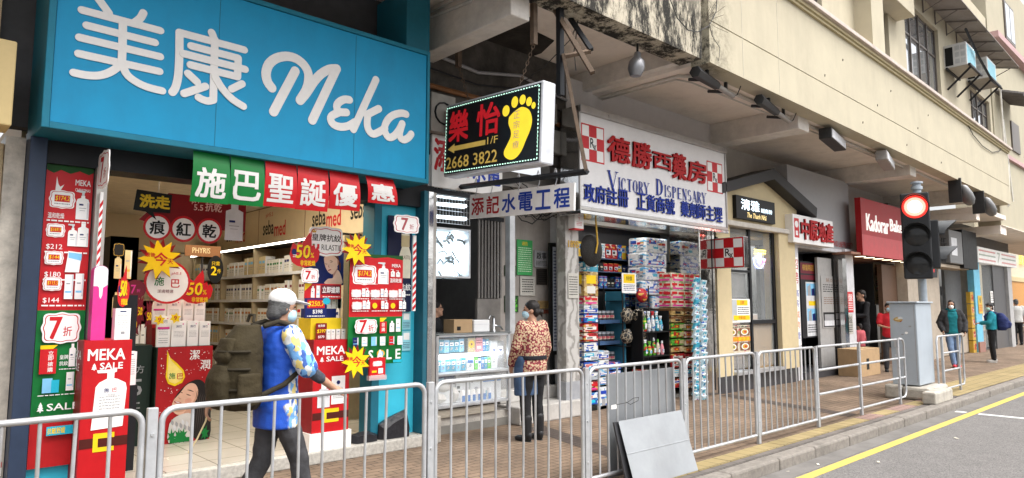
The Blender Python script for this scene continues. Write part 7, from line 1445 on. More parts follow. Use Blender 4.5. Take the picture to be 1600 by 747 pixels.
where = ['cut off at the left edge of the view', 'in front of the man with the backpack', 'in front of the woman in the floral shirt', 'with the metal sheets leaning on it', 'just right of the leaning metal sheets', 'second to the right of the leaning metal sheets', 'with three open rails in front of the agency', 'with open rails and a looped end beside the cabinet']
for i in range(8):
 xa,xb = PXs[i] + .048,PXs[i + 1] - .048
 t = thing('railing_panel', 'grey galvanised street railing ' + where[i], 'railing',(PXs[i],YF,0),0, 'railing panels along the kerb')
 post(t,PXs[i + 1])
 if i < 6:
  MB().tube(arc_path(xa,xb,YF,.1,1.05),.017,10).build('frame_tube',t,True,mat=m_rail);MB().tube([(xa,YF,.1),(xb,YF,.1)],.017,10).build('bottom_rail',t,True,mat=m_rail)
  n = 10
  for k in range(1,n + 1): x = xa + (xb - xa) * k / (n + 1);MB().tube([(x,YF,.1),(x + random.uniform(-.006,.006),YF + random.uniform(-.006,.006),.55),(x,YF,1.04)],.0095,8).build('bar',t,True,mat=m_rail)
 else:
  for z in (.1,.42,.74,1.05): MB().tube([(xa,YF,z),(xb,YF,z)],.017,10).build('rail',t,True,mat=m_rail)
x = PXs[-1];MB().tube([(x + .03,YF,1.05),(x + .2,YF,1.05),(x + .27,YF,1.02),(x + .3,YF,.95),(x + .3,YF,.2),(x + .27,YF,.13),(x + .2,YF,.1),(x + .03,YF,.1)],.017,10).build('end_loop',t,True,mat=m_rail)
for z in (.42,.74): MB().tube([(x + .03,YF,z),(x + .3,YF,z)],.016).build('rail',t,True,mat=m_rail)
t = thing('railing_panel', 'short grey railing in front of the woman in the teal hood', 'railing',(14.3,3.9,0),0, 'railing panels along the kerb')
xa,xb = G(1477,617).x,G(1505,610).x;ya = 3.9
post(t,xa,ya);post(t,xb,ya)
for z in (.1,.42,.74,1.05): MB().tube([(xa,ya,z),(xb,ya,z)],.017,10).build('rail',t,True,mat=m_rail)
for s_,x in ((-1,xa),(1,xb)): MB().tube([(x,ya,1.05),(x + s_ * .24,ya,1.05),(x + s_ * .3,ya,.98),(x + s_ * .3,ya,.18),(x + s_ * .24,ya,.1),(x,ya,.1)],.017,10).build('end_loop',t,True,mat=m_rail)
# metal sheets
m_sheet = M('dull_sheet_metal',(.33,.345,.36),.5,.5,var=.12,scale=2.5,stain=(.25,.25,.25),stain_amt=.5)
fr = Fr((5.02,YF + .085,.03),(1,0,0),(0,0,1));tag(MB().fbox(fr,0,0,1.1,.94,-.006,0).build('metal_sheet',mat=m_sheet,bevel=.002), 'flat grey metal sheet standing upright behind the railing bars', 'metal sheet', 'metal sheets at the railing')
sv_ = V((0,.17,.53));fr = Fr((5.0,3.79,.006),(1,-.0,.0),sv_);q = MB().fbox(fr,0,0,1.0,.585,-.004,0);q.fbox(fr,0,.29,1.0,.3,.0,.004)
tag(q.build('metal_sheet',mat=m_sheet,bevel=.002), 'creased grey metal sheet leaning on the road side of the railing', 'metal sheet', 'metal sheets at the railing')
fr = Fr((4.96,3.84,.006),(1,-.0,.0),V((.0,.14,.53)));tag(MB().fbox(fr,0,0,.95,.57,-.02,-.004).build('metal_sheet',mat=M('dark_sheet',(.06,.06,.065),.4,.5)), 'dark metal sheet behind the creased leaning sheet', 'metal sheet', 'metal sheets at the railing')
wt = thing('wire_tie', 'loop of black wire with a white tag tied to the railing bars', 'wire',(5.3,4,.8));P = [PY(u,v,4.0) for u,v in [(957,636),(965,632),(980,629),(990,622),(998,621),(997,626),(985,632),(978,628)]];MB().tube(P,.003,5).build('wire',wt,True,mat=MATS['black_cable']);p = PY(955,636,4.0);MB().box((p.x,3.995,p.z - .02),(p.x + .07,4.0,p.z + .015)).build('tag',wt,mat=white)

# ================================================================ control cabinet, plinths, traffic light
c0 = G(1438,603,.24);yl = PX(1392,540,c0.x).y;xr = PY(1458,540,c0.y).x;zt = PX(1438,471,c0.x).z
cab = thing('control_cabinet', 'pale blue-grey traffic control cabinet with torn sticker marks', 'cabinet',(c0.x,c0.y,.24));m_cab = M('cabinet_grey',(.42,.47,.52),.45,.25,var=.06,scale=3,stain=(.3,.32,.34),stain_amt=.35)
MB().box((c0.x,c0.y,.24),(xr,yl,zt - .03)).build('cabinet_body',cab,bevel=.012,mat=m_cab);MB().box((c0.x - .03,c0.y - .03,zt - .029),(xr + .03,yl + .03,zt)).build('lid',cab,bevel=.006,mat=m_cab)
s_ = Fr((c0.x - .001,yl,.24),(0,-1,0),(0,0,1));W,Hh = yl - c0.y,zt - .24
q = MB();rr = random.Random(2)
for a,b,r_,m_ in ((.3,.78,.05,PAL['o']),(.42,.8,.03,lgrey),(.6,.62,.02,white),(.35,.55,.025,white),(.45,.6,.015,grey),(.75,.7,.02,grey),(.2,.35,.02,lgrey)): q.m(m_).flat(s_,[(a * W + r_ * 1.4 * x,b * Hh + r_ * y) for x,y in [((rr.uniform(.6,1.3)) * math.cos(k * .785),rr.uniform(.5,1.2) * math.sin(k * .785)) for k in range(8)]],.001 + .0005 * rr.random())
q.build('torn_stickers',cab);MB().fbox(s_,W - .04,.06,W - .03,Hh - .06,0,.003).build('door_seam',cab,mat=grey);MB().fbox(s_,.06,.9 * Hh / 2,.1,.9 * Hh / 2 + .12,0,.02).build('handle',cab,mat=m_gal)
m_con = M('weathered_concrete',(.42,.39,.34),.9,var=.25,scale=8,bump=.5,stain=(.15,.14,.12),stain_amt=.7)
b0 = G(1463,634);b1x = PY(1490,625,b0.y).x;by = PX(1440,625,b0.x).y;bz = PX(1463,614,b0.x).z
tag(MB().box((b0.x,b0.y,0),(b1x,by,bz)).build('concrete_plinth',bevel=.03,mat=m_con), 'rough concrete plinth block at the kerb in front of the control cabinet', 'plinth', 'concrete plinths')
a0 = G(1408,624);ay = PX(1382,620,a0.x).y;tag(MB().box((a0.x,a0.y,0),(a0.x + .8,ay,.24)).build('concrete_plinth',bevel=.04,mat=m_con), 'rough concrete plinth block behind the looped railing end', 'plinth', 'concrete plinths')
tag(MB().box((c0.x - .1,by + .001,0),(xr + .15,a0.y - .01 if a0.y > by else by + .3,.22)).build('concrete_footing',bevel=.05,mat=m_con), 'low concrete footing under the control cabinet', 'footing')
TX,TY = xr + .35,c0.y + .35
o = PY(1442,460,TY);TX = o.x
tl = thing('traffic_light', 'traffic light on a grey pole showing red towards the camera', 'traffic light',(TX,TY,0));kk = (V((TX,TY,2.5)) - V((0,0,EYE))).dot(FW) / FPX
zb,zt_ = PY(1437,436,TY).z,PY(1435,305,TY).z
MB().tube([(TX,TY,0),(TX,TY,zt_ + .12)],.075,14).build('pole',tl,True,mat=M('pole_grey',(.4,.45,.5),.45,.3));MB().lathe((TX,TY,zt_ + .1),[(.1,0),(.1,.06),(.075,.07),(.075,.11),(.11,.115),(.11,.15),(.02,.17)],14).build('cap',tl,True,mat=MATS['pole_grey'])
n_ = V((-TX,-TY,0)).normalized();u_ = V((0,0,1)).cross(n_)
hw = 39 * kk;hh = zt_ - zb;fr = Fr(V((TX,TY,zb)) + n_ * .1 - u_ * (hw / 2 + .05),u_,(0,0,1));m_tl = M('signal_black',(.025,.026,.028),.5)
MB().fbox(fr,0,0,hw,hh,0,.22).build('signal_head',tl,bevel=.03,mat=m_tl)
for i in range(3):
 cz = hh * (5 - 2 * i) / 6;r_ = hh / 6 * .76;cc = fr.p(hw / 2,cz,.221);on = i == 0
 if on:
  le = MB().m(M('red_lamp_edge',(.9,.03,.02),.3,emit=.9,var=.02)).lathe(cc,[(r_ * 1.04,0),(r_ * .86,.02)],28,n_);le.m(M('red_lamp_mid',(1,.2,.15),.3,emit=1.6,var=.02)).lathe(cc + n_ * .006,[(r_ * .87,.013),(r_ * .68,.024)],28,n_);le.m(M('red_lamp',(1,.5,.42),.3,emit=4,var=.03)).lathe(cc + n_ * .01,[(r_ * .69,.013),(r_ * .3,.036),(.01,.04)],28,n_);le.build('lens',tl,True)
 else: MB().lathe(cc,[(r_,0),(r_ * .9,.012),(r_ * .6,.03),(.01,.042)],28,n_).build('lens',tl,True,mat=M('dark_lens',(.03,.03,.03),.15))
 q = MB();n = 16;b = 0
 for d_ in (.0,.2):
  for rr_ in (r_ * 1.1,r_ * 1.16):
   for k in range(n + 1): a = math.pi * (-.1 + 1.2 * k / n);q.v.append(cc + u_ * rr_ * math.cos(a) + V((0,0,1)) * rr_ * math.sin(a) + n_ * (d_ if d_ == 0 else d_ * (.3 + .7 * max(0,math.sin(a)))))
 m1 = n + 1
 for k in range(n):
  for A,B in ((0,2),(3,1),(2,3),(1,0)): q.f.append((A * m1 + k,A * m1 + k + 1,B * m1 + k + 1,B * m1 + k));q.mi.append(0)
 q.mats = [m_tl];q.build('visor',tl,True)
fr2 = Fr(V((TX,TY,zb + .1)) + u_ * .12 + n_ * .1,-n_,(0,0,1));MB().fbox(fr2,-.05,.1,.35,hh * .62,0,.2).build('side_signal_head',tl,bevel=.02,mat=m_tl)
for i in range(2):
 cc = fr2.p(.15,hh * (.2 + .3 * i),.2);q = MB();n = 14
 for d_ in (0,.3):
  for r_ in (.18,.195):
   for k in range(n + 1): a = math.pi * (-.1 + 1.2 * k / n);q.v.append(cc + fr2.u * r_ * math.cos(a) + V((0,0,1)) * r_ * math.sin(a) + fr2.n * (d_ if d_ == 0 else d_ * (.35 + .65 * max(0,math.sin(a)))))
 m1 = n + 1
 for k in range(n):
  for A,B in ((0,2),(3,1),(2,3),(1,0)): q.f.append((A * m1 + k,A * m1 + k + 1,B * m1 + k + 1,B * m1 + k));q.mi.append(0)
 q.mats = [M('visor_grey',(.1,.105,.11),.45)];q.build('visor',tl,True)

# ================================================================ hanging signs over the footway
XS = 5.1
A,B,C,D = PX(694,273,XS),PX(841,249,XS),PX(841,129,XS),PX(694,166,XS)
u_ = ((B - A).normalized() + (C - D).normalized()).normalized();v_ = V((1,0,0)).cross(u_) * -1
v_ = v_ if v_.z > 0 else -v_;W,Hh = ((B - A).length + (C - D).length) / 2,((D - A).length + (C - B).length) / 2 * .985
fs_ = thing('foot_massage_sign', 'black light box sign with a yellow foot, red characters and phone number', 'sign',A);fr = Fr(A,u_,v_)
MB().fbox(fr,-.02,-.03,W + .03,Hh + .03,-.2,0).build('box',fs_,bevel=.02,mat=M('sign_case_white',(.62,.64,.68),.4,.1))
c = Card('', '', '',fr,W,Hh,M('sign_face_black',(.02,.02,.022),.3),parent=fs_,th=-.003);c.b = MB().m(MATS['sign_face_black']).fbox(fr,0,0,W,Hh,.001,.004);c.bn = 'face';c.k = 14
fp = lambda x,y: ((x - 28) / 670,1 - (y - (235 - 185 * (x - 28) / 670)) / (470 + 55 * (x - 28) / 670))
gf = M('foot_yellow',(.9,.68,.04),.4,emit=.3,var=.05);gl = M('led_red',(.7,.02,.03),.4,emit=.12,var=.1)
c.poly(gf,smooth([fp(*p) for p in [(530,250),(580,215),(630,235),(650,300),(640,370),(615,440),(590,510),(555,560),(515,575),(480,555),(474,520),(495,470),(515,420),(515,380),(498,330),(500,285)]] ,4))
for x,y,rx_,ry_ in ((478,243,24,38),(535,182,22,38),(586,165,20,33),(628,178,18,30),(657,204,13,22)): a,b = fp(x,y);c.disc(gf,a,b,rx_ / 670,ry_ / 500)
for k,ch in enumerate('正宗足療'): a,b = fp(552,262 + k * 68);c.text(M('sign_pale_pink',(.62,.5,.42),.5),ch,a - .03,b - .06,a + .03,b + .04,.01,False)
a0,b0 = fp(62,462);a1,b1 = fp(208,250);c.text(gl, '樂',a0,.46,a1,.9,.03,False);a0,_ = fp(275,410);a1,_ = fp(438,200);c.text(gl, '怡',a0,.47,a1,.9,.03,False)
gd = M('sign_gold_text',(.75,.52,.12),.4,emit=.1)
c.poly(gd,[(.04,.36),(.12,.43),(.12,.395),(.47,.4),(.47,.33),(.12,.325),(.12,.29)]);c.text(gd, '1/F',.49,.33,.6,.43,.008,False);c.text(gd, '2668 3822',.03,.07,.6,.24,.012,False)
led = M('led_green_white',(.6,.9,.75),.4,emit=.8,var=.2);N,L,b = nodes_of(led);tc = N.new('ShaderNodeTexCoord');ck = N.new('ShaderNodeTexChecker');ck.inputs['Scale'].default_value = 46;ck.inputs['Color1'].default_value = (.5,.85,.68,1);ck.inputs['Color2'].default_value = (.01,.01,.012,1);mp = N.new('ShaderNodeMapping');mp.inputs['Scale'].default_value = (0,1,1);L.new(tc.outputs['Object'],mp.inputs[0]);L.new(mp.outputs[0],ck.inputs['Vector']);L.new(ck.outputs[0],b.inputs['Base Color']);L.new(ck.outputs[0],b.inputs['Emission Color'])
for a0,b0,a1,b1 in ((.01,.018,.99,.032),(.01,.968,.99,.982),(.008,.033,.016,.967),(.984,.033,.992,.967)): MB().m(led).rect(fr,a0 * W,b0 * Hh,a1 * W,b1 * Hh,.012).build('led_border',fs_)
c.done()
m_rust = M('rusty_rod',(.12,.085,.06),.8,var=.3)
def chain(t,p0,p1,link=.06):
 p0,p1 = V(p0),V(p1);n = max(2,int((p1 - p0).length / (link * .75)))
 for i in range(n):
  c_ = p0.lerp(p1,(i + .5) / n);ax = (p1 - p0).normalized();s = ax.orthogonal().normalized();s = s if i % 2 else ax.cross(s);MB().tube([c_ + ax * (link / 2) * math.cos(a) + s * .016 * math.sin(a) for a in [k * math.pi / 4 for k in range(9)]],.005,5).build('link',t,True,mat=m_rust)
for lab,top,mid,bot in (('rusty rod and chain holding the left end of the foot sign',(717,15),(717,105),(733,157)),('rusty rod and chain holding the right end of the foot sign',(834,-6),(834,70),(812,133))):
 t = thing('hanger_chain',lab, 'chain',PX(*top,XS + .1),0, 'hangers of the foot sign');a,b,d_ = PX(top[0],top[1],XS + .1),PX(mid[0],mid[1],XS + .1),PX(bot[0],bot[1],XS + .1)
 a.z = 5.28;MB().box((a.x - .03,a.y - .03,b.z),(a.x + .03,a.y + .03,a.z)).build('rod',t,mat=m_rust);chain(t,b,d_)
t = thing('support_post', 'slim grey post standing on top behind the foot sign', 'post',PX(768,140,6.3));a,b = PX(770,150,6.3),PX(770,90,6.3);MB().box((6.28,a.y - .04,a.z - .6),(6.34,a.y + .04,5.26)).build('post_body',t,mat=m_gal)
XW = 5.5
bk_ = thing('sign_bracket', 'black triangular steel bracket carrying the hanging plumbing sign', 'bracket',PX(915,270,XW));P = lambda u,v,X=XW: PX(u,v,X)
MB().tube([P(918,268),P(657,300)],.035,4).build('arm',bk_,mat=dark);MB().tube([P(880,85),P(916,268)],.028,4).build('tie',bk_,mat=m_rust)
a = P(875,40);MB().box((XW - .035,a.y - .03,P(873,150).z),(XW + .035,a.y + .03,5.26)).build('post',bk_,mat=dark)
MB().tube([P(866,14),P(926,114)],.035,4).build('strut',bk_,mat=m_rust);MB().tube([P(880,12,XW + .3),P(924,78,XW + .3)],.035,4).build('strut',bk_,mat=dark);MB().tube([P(882,88),P(922,80,XW + .3)],.03,4).build('strut',bk_,mat=m_rust)
A,B,C,D = P(733,342),P(896,328),P(896,285),P(733,304);u_ = ((B - A).normalized() + (C - D).normalized()).normalized();v_ = V((1,0,0)).cross(u_);v_ = v_ if v_.z > 0 else -v_;W,Hh = ((B - A).length + (C - D).length) / 2,((D - A).length + (C - B).length) / 2
fr = Fr(A,u_,v_);c = Card('hanging_sign', 'white hanging sign reading 添記水電工程 in red and blue on wire hooks', 'sign',fr,W,Hh,M('sign_white', 'dedcd6',.5),th=.03)
for i,ch in enumerate('添記水電工程'): c.text(M('sign_crimson', 'a51f24',.45) if i < 2 else M('sign_blue', '20409c',.45),ch,.025 + i * .162,.14,.155 + i * .162,.84,.03,False)
c.done(.004)
for i,u in enumerate((743,770,815,845,870)):
 t = P(u,285 - (u - 743) * .11 + 3);f_ = (u - 733) / 163;s0 = A.lerp(B,f_) + v_ * Hh;q = MB().tube([s0 - V((0,0,.02)),s0 + V((0,-.03,.05)),V((XW,s0.y - .02,t.z + .06)),V((XW + .03,s0.y + .02,t.z + .09)),V((XW + .02,s0.y + .04,t.z + .02))],.006,6)
 tag(q.build('wire_hook',smooth=True,mat=m_gal), 'bent wire hook holding the hanging plumbing sign on its bracket arm', 'hook', 'wire hooks of the hanging sign')
t = thing('loose_cable', 'thin loose cables looping down from the ceiling to the foot sign', 'cable',(6,5.5,4.8))
for pts in ([(915,-3),(893,60),(850,105),(830,118)],[(905,20),(897,80),(900,110)],[(832,120),(815,128),(790,150),(760,165)]): MB().tube([PX(u,v,5.9) for u,v in pts],.006,5).build('strand',t,True,mat=MATS['black_cable'])
# spot lamp and floodlights on the soffits
t = thing('spot_lamp', 'silver spot lamp hanging from the old soffit', 'lamp',PX(996,75,7.0));a = PX(996,62,7.0);d_ = PX(996,82,7.0);MB().tube([a + V((0,0,.2)),d_],.015).build('stem',t,True,mat=dark);MB().lathe(d_ - V((0,0,.02)),[(.04,.02),(.05,-.04),(.1,-.1),(.11,-.2),(.07,-.3),(.02,-.31)],14,(.1,-.05,1)).build('bulb',t,True,mat=M('bulb_silver',(.25,.25,.26),.35,.6));MB().tube([a + V((0,0,.1)),a + V((0,0,.9))],.01).build('drop_rod',t,mat=dark)
m_fl = M('floodlight_black',(.03,.03,.03),.5);zc = 4.93
for lab,p0,p1,kind in (('nearest black floodlight on the cream soffit',(1086,112),(1145,150),0),('second black floodlight on the cream soffit',(1186,155),(1233,190),0),('third floodlight on the cream soffit with a square body',(1297,205),(1320,226),1),('small grey floodlight on the beam above the bakery sign',(1384,240),(1396,258),1)):
 a,b = G(*p0,zc - .12),G(*p1,zc - .12);ln = (b - a).length;d_ = (b - a).normalized();s = d_.cross(V((0,0,1))).normalized();t = thing('floodlight',lab, 'floodlight',a,0, 'floodlights under the cream soffit')
 if kind == 0:
  q = MB().tube([a,a + d_ * ln * .55],[.085,.065],6);q.build('head',t,mat=m_fl);MB().tube([a + d_ * ln * .5,b],[.045,.04],10).build('lamp_tube',t,True,mat=M('lamp_grey',(.3,.28,.26),.5))
  for f_ in (.3,.8): p = a + d_ * ln * f_;MB().tube([p - s * .02,p - s * .28 + V((0,0,.06))],.025,4).build('bracket',t,mat=m_fl);MB().box((p.x - .02,p.y - .02,p.z),(p.x + .02,p.y + .02,5.13)).build('hanger',t,mat=m_fl)
  p = b + V((0,0,-.02));MB().tube([b,b + V((.06,-.04,.02)),b + V((.05,-.1,.12)),b + V((.02,-.16,.22))],.008,5).build('flex',t,True,mat=m_fl)
 else:
  fr = Fr(a,d_,V((0,0,1)));MB().fbox(fr,0,-.12,ln,.08,-.2,.02).build('head',t,mat=m_fl if p0[0] < 1350 else M('lamp_grey',(.3,.28,.26)),bevel=.01);MB().fbox(fr,.05,-.1,ln - .05,.06,.021,.03).build('lens',t,mat=lgrey);p = a + d_ * ln / 2;MB().box((p.x - .03,p.y + .05,p.z + .06),(p.x + .03,p.y + .1,5.13)).build('hanger',t,mat=m_fl)
for lab,uv in (('hooded grey lamp under the far edge of the cream building, left of two',(1510,305)),('hooded grey lamp under the far edge of the cream building, right of two',(1545,323))):
 o = PY(uv[0],uv[1],5.0);t = thing('hooded_lamp',lab, 'lamp',o,0, 'hooded lamps under the far edge');ax = V((.35,-.25,-.9)).normalized();MB().lathe(o - ax * .35,[(.08,.06),(.15,.12),(.2,.33),(.19,.5),(.11,.62),(.02,.65)],14,ax,1,.7).build('hood',t,True,mat=M('hood_grey',(.2,.2,.2),.4,.3));MB().box((o.x - .25,o.y + .05,o.z - .2),(o.x - .18,o.y + .35,o.z + .45)).build('back_plate',t,mat=m_fl)
# ================================================================ people
def ellip(q,c,r,M3=None,n=14,k=9):
 b = len(q.v);c = V(c)
 for j in range(k + 1):
  ph_ = math.pi * (j + .02) / (k + .04)
  for i in range(n):
   a = i * 2 * math.pi / n;p = V((r[0] * math.sin(ph_) * math.cos(a),r[1] * math.sin(ph_) * math.sin(a),r[2] * math.cos(ph_)));q.v.append(c + (M3 @ p if M3 else p))
 for j in range(k):
  for i in range(n): q.f.append((b + j * n + i,b + (j + 1) * n + i,b + (j + 1) * n + (i + 1) % n,b + j * n + (i + 1) % n));q.mi.append(q.c)
 q.f.append(tuple(b + i for i in range(n)));q.mi.append(q.c);q.f.append(tuple(b + k * n + i for i in reversed(range(n))));q.mi.append(q.c)
def limb(q,pts,rs,n=10):
 q.tube(pts,rs,n)
 for p,r in zip(pts,rs): ellip(q,p,(r,r,r),None,10,7)
def loft(q,rings,n=18):              # rings: centre x, y, z, half width, half depth
 P = []
 for i in range(len(rings) - 1):
  for t in (0,.5):
   P.append([a + (b - a) * t for a,b in zip(rings[i],rings[i + 1])])
 P.append(list(rings[-1]));b = len(q.v)
 for x,y,z,rx,ry in P:
  for k in range(n): a = k * 2 * math.pi / n;q.v.append(V((x + rx * math.copysign(abs(math.cos(a)) ** .85,math.cos(a)),y + ry * math.copysign(abs(math.sin(a)) ** .85,math.sin(a)),z)))
 for i in range(len(P) - 1):
  for k in range(n): q.f.append((b + i * n + k,b + i * n + (k + 1) % n,b + (i + 1) * n + (k + 1) % n,b + (i + 1) * n + k));q.mi.append(q.c)
 q.f.append(tuple(b + k for k in reversed(range(n))));q.mi.append(q.c);e = b + (len(P) - 1) * n;q.f.append(tuple(e + k for k in range(n)));q.mi.append(q.c)
TMPS = bpy.data.scenes.new('modelling_scratch')
def skin_over(q,name,parent,mat,vox,it=4,MWp=None,sc_=1.,wr=0.):
 me = bpy.data.meshes.new(name);me.from_pydata([tuple(v * sc_) for v in q.v],[],q.f);me.update();o = bpy.data.objects.new(name,me);TMPS.collection.objects.link(o)
 r = o.modifiers.new('r', 'REMESH');r.mode = 'VOXEL';r.voxel_size = vox;r.use_smooth_shade = True
 if it: s = o.modifiers.new('s', 'SMOOTH');s.iterations = it;s.factor = .5
 vl = TMPS.view_layers[0];vl.update();dg = vl.depsgraph;m2 = bpy.data.meshes.new_from_object(o.evaluated_get(dg));m2.name = name
 bpy.data.objects.remove(o)
 if wr:                             # cloth folds
  from mathutils import noise
  for v in m2.vertices:
   p = v.co;d_ = noise.noise(V((p.x * 9,p.y * 9,p.z * 13))) + .6 * noise.noise(V((p.x * 22,p.y * 22,p.z * 30)));v.co = p + v.normal * d_ * wr
 m2.materials.clear();m2.materials.append(mat);m2.polygons.foreach_set('use_smooth',[True] * len(m2.polygons))
 o = bpy.data.objects.new(name,m2);COL.objects.link(o);o.parent = parent;MW[o.name] = MW[parent.name];return o
m_skin = M('skin',(.48,.27,.18),.5,var=.06,scale=20)
def hand(q,w_,d,side,out,s=1.):   # wrist, direction, thumb side, back of hand
 d = V(d).normalized();t_ = (V(side) - d * V(side).dot(d)).normalized();b_ = d.cross(t_);b_ = b_ if b_.dot(V(out)) > 0 else -b_;w_ = V(w_)
 ellip(q,w_ + d * .045 * s,(.04 * s,.05 * s,.018 * s),Matrix((t_,d,b_)).transposed())
 for i,l in enumerate((.07,.08,.075,.055)):
  o = w_ + d * .085 * s + t_ * (.028 - .019 * i) * s;p1 = o + d * l * .45 * s - b_ * .008 * s;p2 = p1 + d * l * .3 * s - b_ * .022 * s;p3 = p2 + d * l * .12 * s - b_ * .025 * s;q.tube([o - d * .02,o,p1,p2,p3],[.009 * s,.0092 * s,.0085 * s,.0078 * s,.0065 * s],8)
 o = w_ + d * .03 * s + t_ * .03 * s;q.tube([o - t_ * .015,o,o + d * .03 * s + t_ * .022 * s - b_ * .01,o + d * .06 * s + t_ * .024 * s - b_ * .022],[.012 * s,.0115 * s,.01 * s,.008 * s],8)
def cloth(name,col,**k): return M(name,col,k.pop('rough',.85),var=k.pop('var',.15),scale=k.pop('scale',6),bump=.15,bscale=90,**k)
def person(label,loc,face,Hh,arms,legs,top,trou,shoe,hair_m,mask_m=None,yaw=0.,nod=0.,hairk='short',sleeve=1.,coat=1.,vox=.014,group=None,sleeve_m=None,lean=0.,fem=False,wide=1.,hem=.84):
 rz = math.atan2(face[1],face[0]) - math.pi / 2;t = thing('person',label, 'person',loc,rz,group);k = Hh / 1.7
 q = MB();hc = V((0,.02 + lean,1.585));sh_ = .175 if fem else .195;HM = Matrix.Rotation(-yaw,3, 'Z') @ Matrix.Rotation(-nod,3, 'X')
 hp = lambda x,y,z: hc + HM @ V((x,y,z))
 ellip(q,hp(0,-.005,.035),(.074,.093,.085),HM);ellip(q,hp(0,.028,-.045),(.055,.062,.075),HM);ellip(q,hp(0,.092,-.02),(.014,.018,.022),HM);q.tube([hp(0,.085,.025),hp(0,.103,-.02)],[.008,.014],8)
 for s in (-1,1): ellip(q,hp(.074 * s,-.01,-.01),(.01,.02,.032),HM);ellip(q,hp(.03 * s,.078,.03),(.022,.012,.008),HM)
 ellip(q,hp(0,.085,-.06),(.022,.012,.007),HM);ellip(q,hp(0,.075,-.095),(.024,.02,.02),HM)
 limb(q,[V((0,lean * .8,1.42)),hp(0,-.015,-.07)],[.058,.052])
 loft(q,[(0,lean * .1,.9,.13,.1),(0,lean * .4,1.1,.12,.09),(0,lean * .7,1.3,.15,.1),(0,lean * .8,1.42,.1,.07)])
 for s,(e,w_,hd,ht) in zip((-1,1),arms):
  sp_ = V((sh_ * s,lean * .8,1.4));limb(q,[sp_,V(e),V(w_)],[.045,.037,.026]);hand(q,w_,hd,ht,(s,0,.3))
 for s,(kn,an,toe) in zip((-1,1),legs): limb(q,[V((.085 * s,0,.9)),V(kn),V(an)],[.07,.052,.037])
 b = skin_over(q, 'body',t,m_skin,vox * .8,3,sc_=k)
 def eb(n_,par,m_,fn,**kw):
  q = MB();fn(q);return skin_over(q,n_,par,m_,kw.get('v',vox * .8),kw.get('it',2),sc_=k,wr=kw.get('wr',0))
 for s in (-1,1): eb('eye',t,M('eye_dark',(.02,.015,.012),.2),lambda q: ellip(q,hp(.03 * s,.083,.016),(.013,.008,.006),HM,8,6),v=.004,it=0);eb('eyebrow',t,hair_m,lambda q: q.tube([hp(.014 * s,.09,.036),hp(.035 * s,.086,.041),hp(.05 * s,.072,.034)],.004,6),v=.004,it=0)
 def top_(q):
  c = coat;hk = 1.06 if hem < .78 else 1.;loft(q,[(0,lean * .1,hem,.165 * c * hk,.125 * c * hk * hk),(0,lean * .1,.9,.168 * c * hk,.13 * c * hk),(0,lean * .25,1.0,.155 * c * wide,.12 * c),(0,lean * .5,1.15,.155 * c * wide,.118 * c),(0,lean * .7,1.3,.172 * c * wide,.122 * c),(0,lean * .8,1.4,.15 * c,.1 * c),(0,lean * .85,1.46,.075,.068)])
  for s,(e,w_,hd,ht) in zip((-1,1),arms):
   e,w_ = V(e),V(w_);sp_ = V(((sh_ - .005) * s,lean * .8,1.395));pts = [sp_,sp_.lerp(e,.5),e];rs = [.068 * c,.062 * c,.056 * c]
   if sleeve >= 1: pts += [e.lerp(w_,.5),w_ - (w_ - e) * .05];rs += [.052 * c,.046 * c]
   else: pts = [sp_,sp_.lerp(e,.45),sp_.lerp(e,sleeve)];rs = [.072 * c,.072 * c,.075 * c]
   limb(q,pts,rs)
 eb('top',t,top,top_,v=vox,it=4,wr=.006)
 def tr(q):
  loft(q,[(0,0,.76,.14,.105),(0,0,.88,.165,.12),(0,lean * .2,1.02,.145,.105)])
  for s,(kn,an,toe) in zip((-1,1),legs): kn,an = V(kn),V(an);limb(q,[V((.085 * s,0,.86)),V((.085 * s,0,.86)).lerp(kn,.5),kn,kn.lerp(an,.5),an + V((0,0,.02))],[.097,.088,.073,.068,.06])
 eb('trousers',t,trou,tr,v=vox,it=3,wr=.006)
 for s,(kn,an,toe) in zip((-1,1),legs):
  an = V(an);td = V(toe).normalized();x_ = td.cross(V((0,0,1))).normalized();u_ = x_.cross(td);Mx = Matrix((x_,td,u_)).transposed()
  def sh(q): ellip(q,an + td * .06 - u_ * .052,(.048,.135,.045),Mx);ellip(q,an - td * .02 - u_ * .01,(.045,.055,.06),Mx)
  so = eb('shoe',t,shoe,sh);eb('sole',so,M('sole_' + shoe.name,(.5,.5,.48) if shoe.name != 'black_shoe' else (.03,.03,.03),.7),lambda q: ellip(q,an + td * .055 - u_ * .083,(.05,.14,.016),Mx),it=0)
 if hairk:
  def hr(q):
   ellip(q,hp(0,-.018,.05),(.082,.097,.087),HM);ellip(q,hp(0,-.062,-.01),(.07,.05,.075),HM)
   if hairk == 'bun': ellip(q,hp(0,-.125,-.015),(.04,.035,.035),HM);q.tube([hp(0,-.125,-.03),hp(.01,-.14,-.09)],[.02,.008],8)
   if hairk == 'long': [ellip(q,hp(.06 * s,-.01,-.03),(.03,.05,.1),HM) for s in (-1,1)];ellip(q,hp(0,-.07,-.06),(.075,.05,.11),HM)
   if hairk == 'fringe': ellip(q,hp(0,.05,.075),(.07,.05,.035),HM)
   if hairk == 'cap': ellip(q,hp(0,-.06,-.035),(.08,.055,.06),HM);[ellip(q,hp(.07 * s,-.025,.0),(.016,.045,.05),HM) for s in (-1,1)]
  eb('hair',t,hair_m,hr,v=.008,it=1,wr=.005)
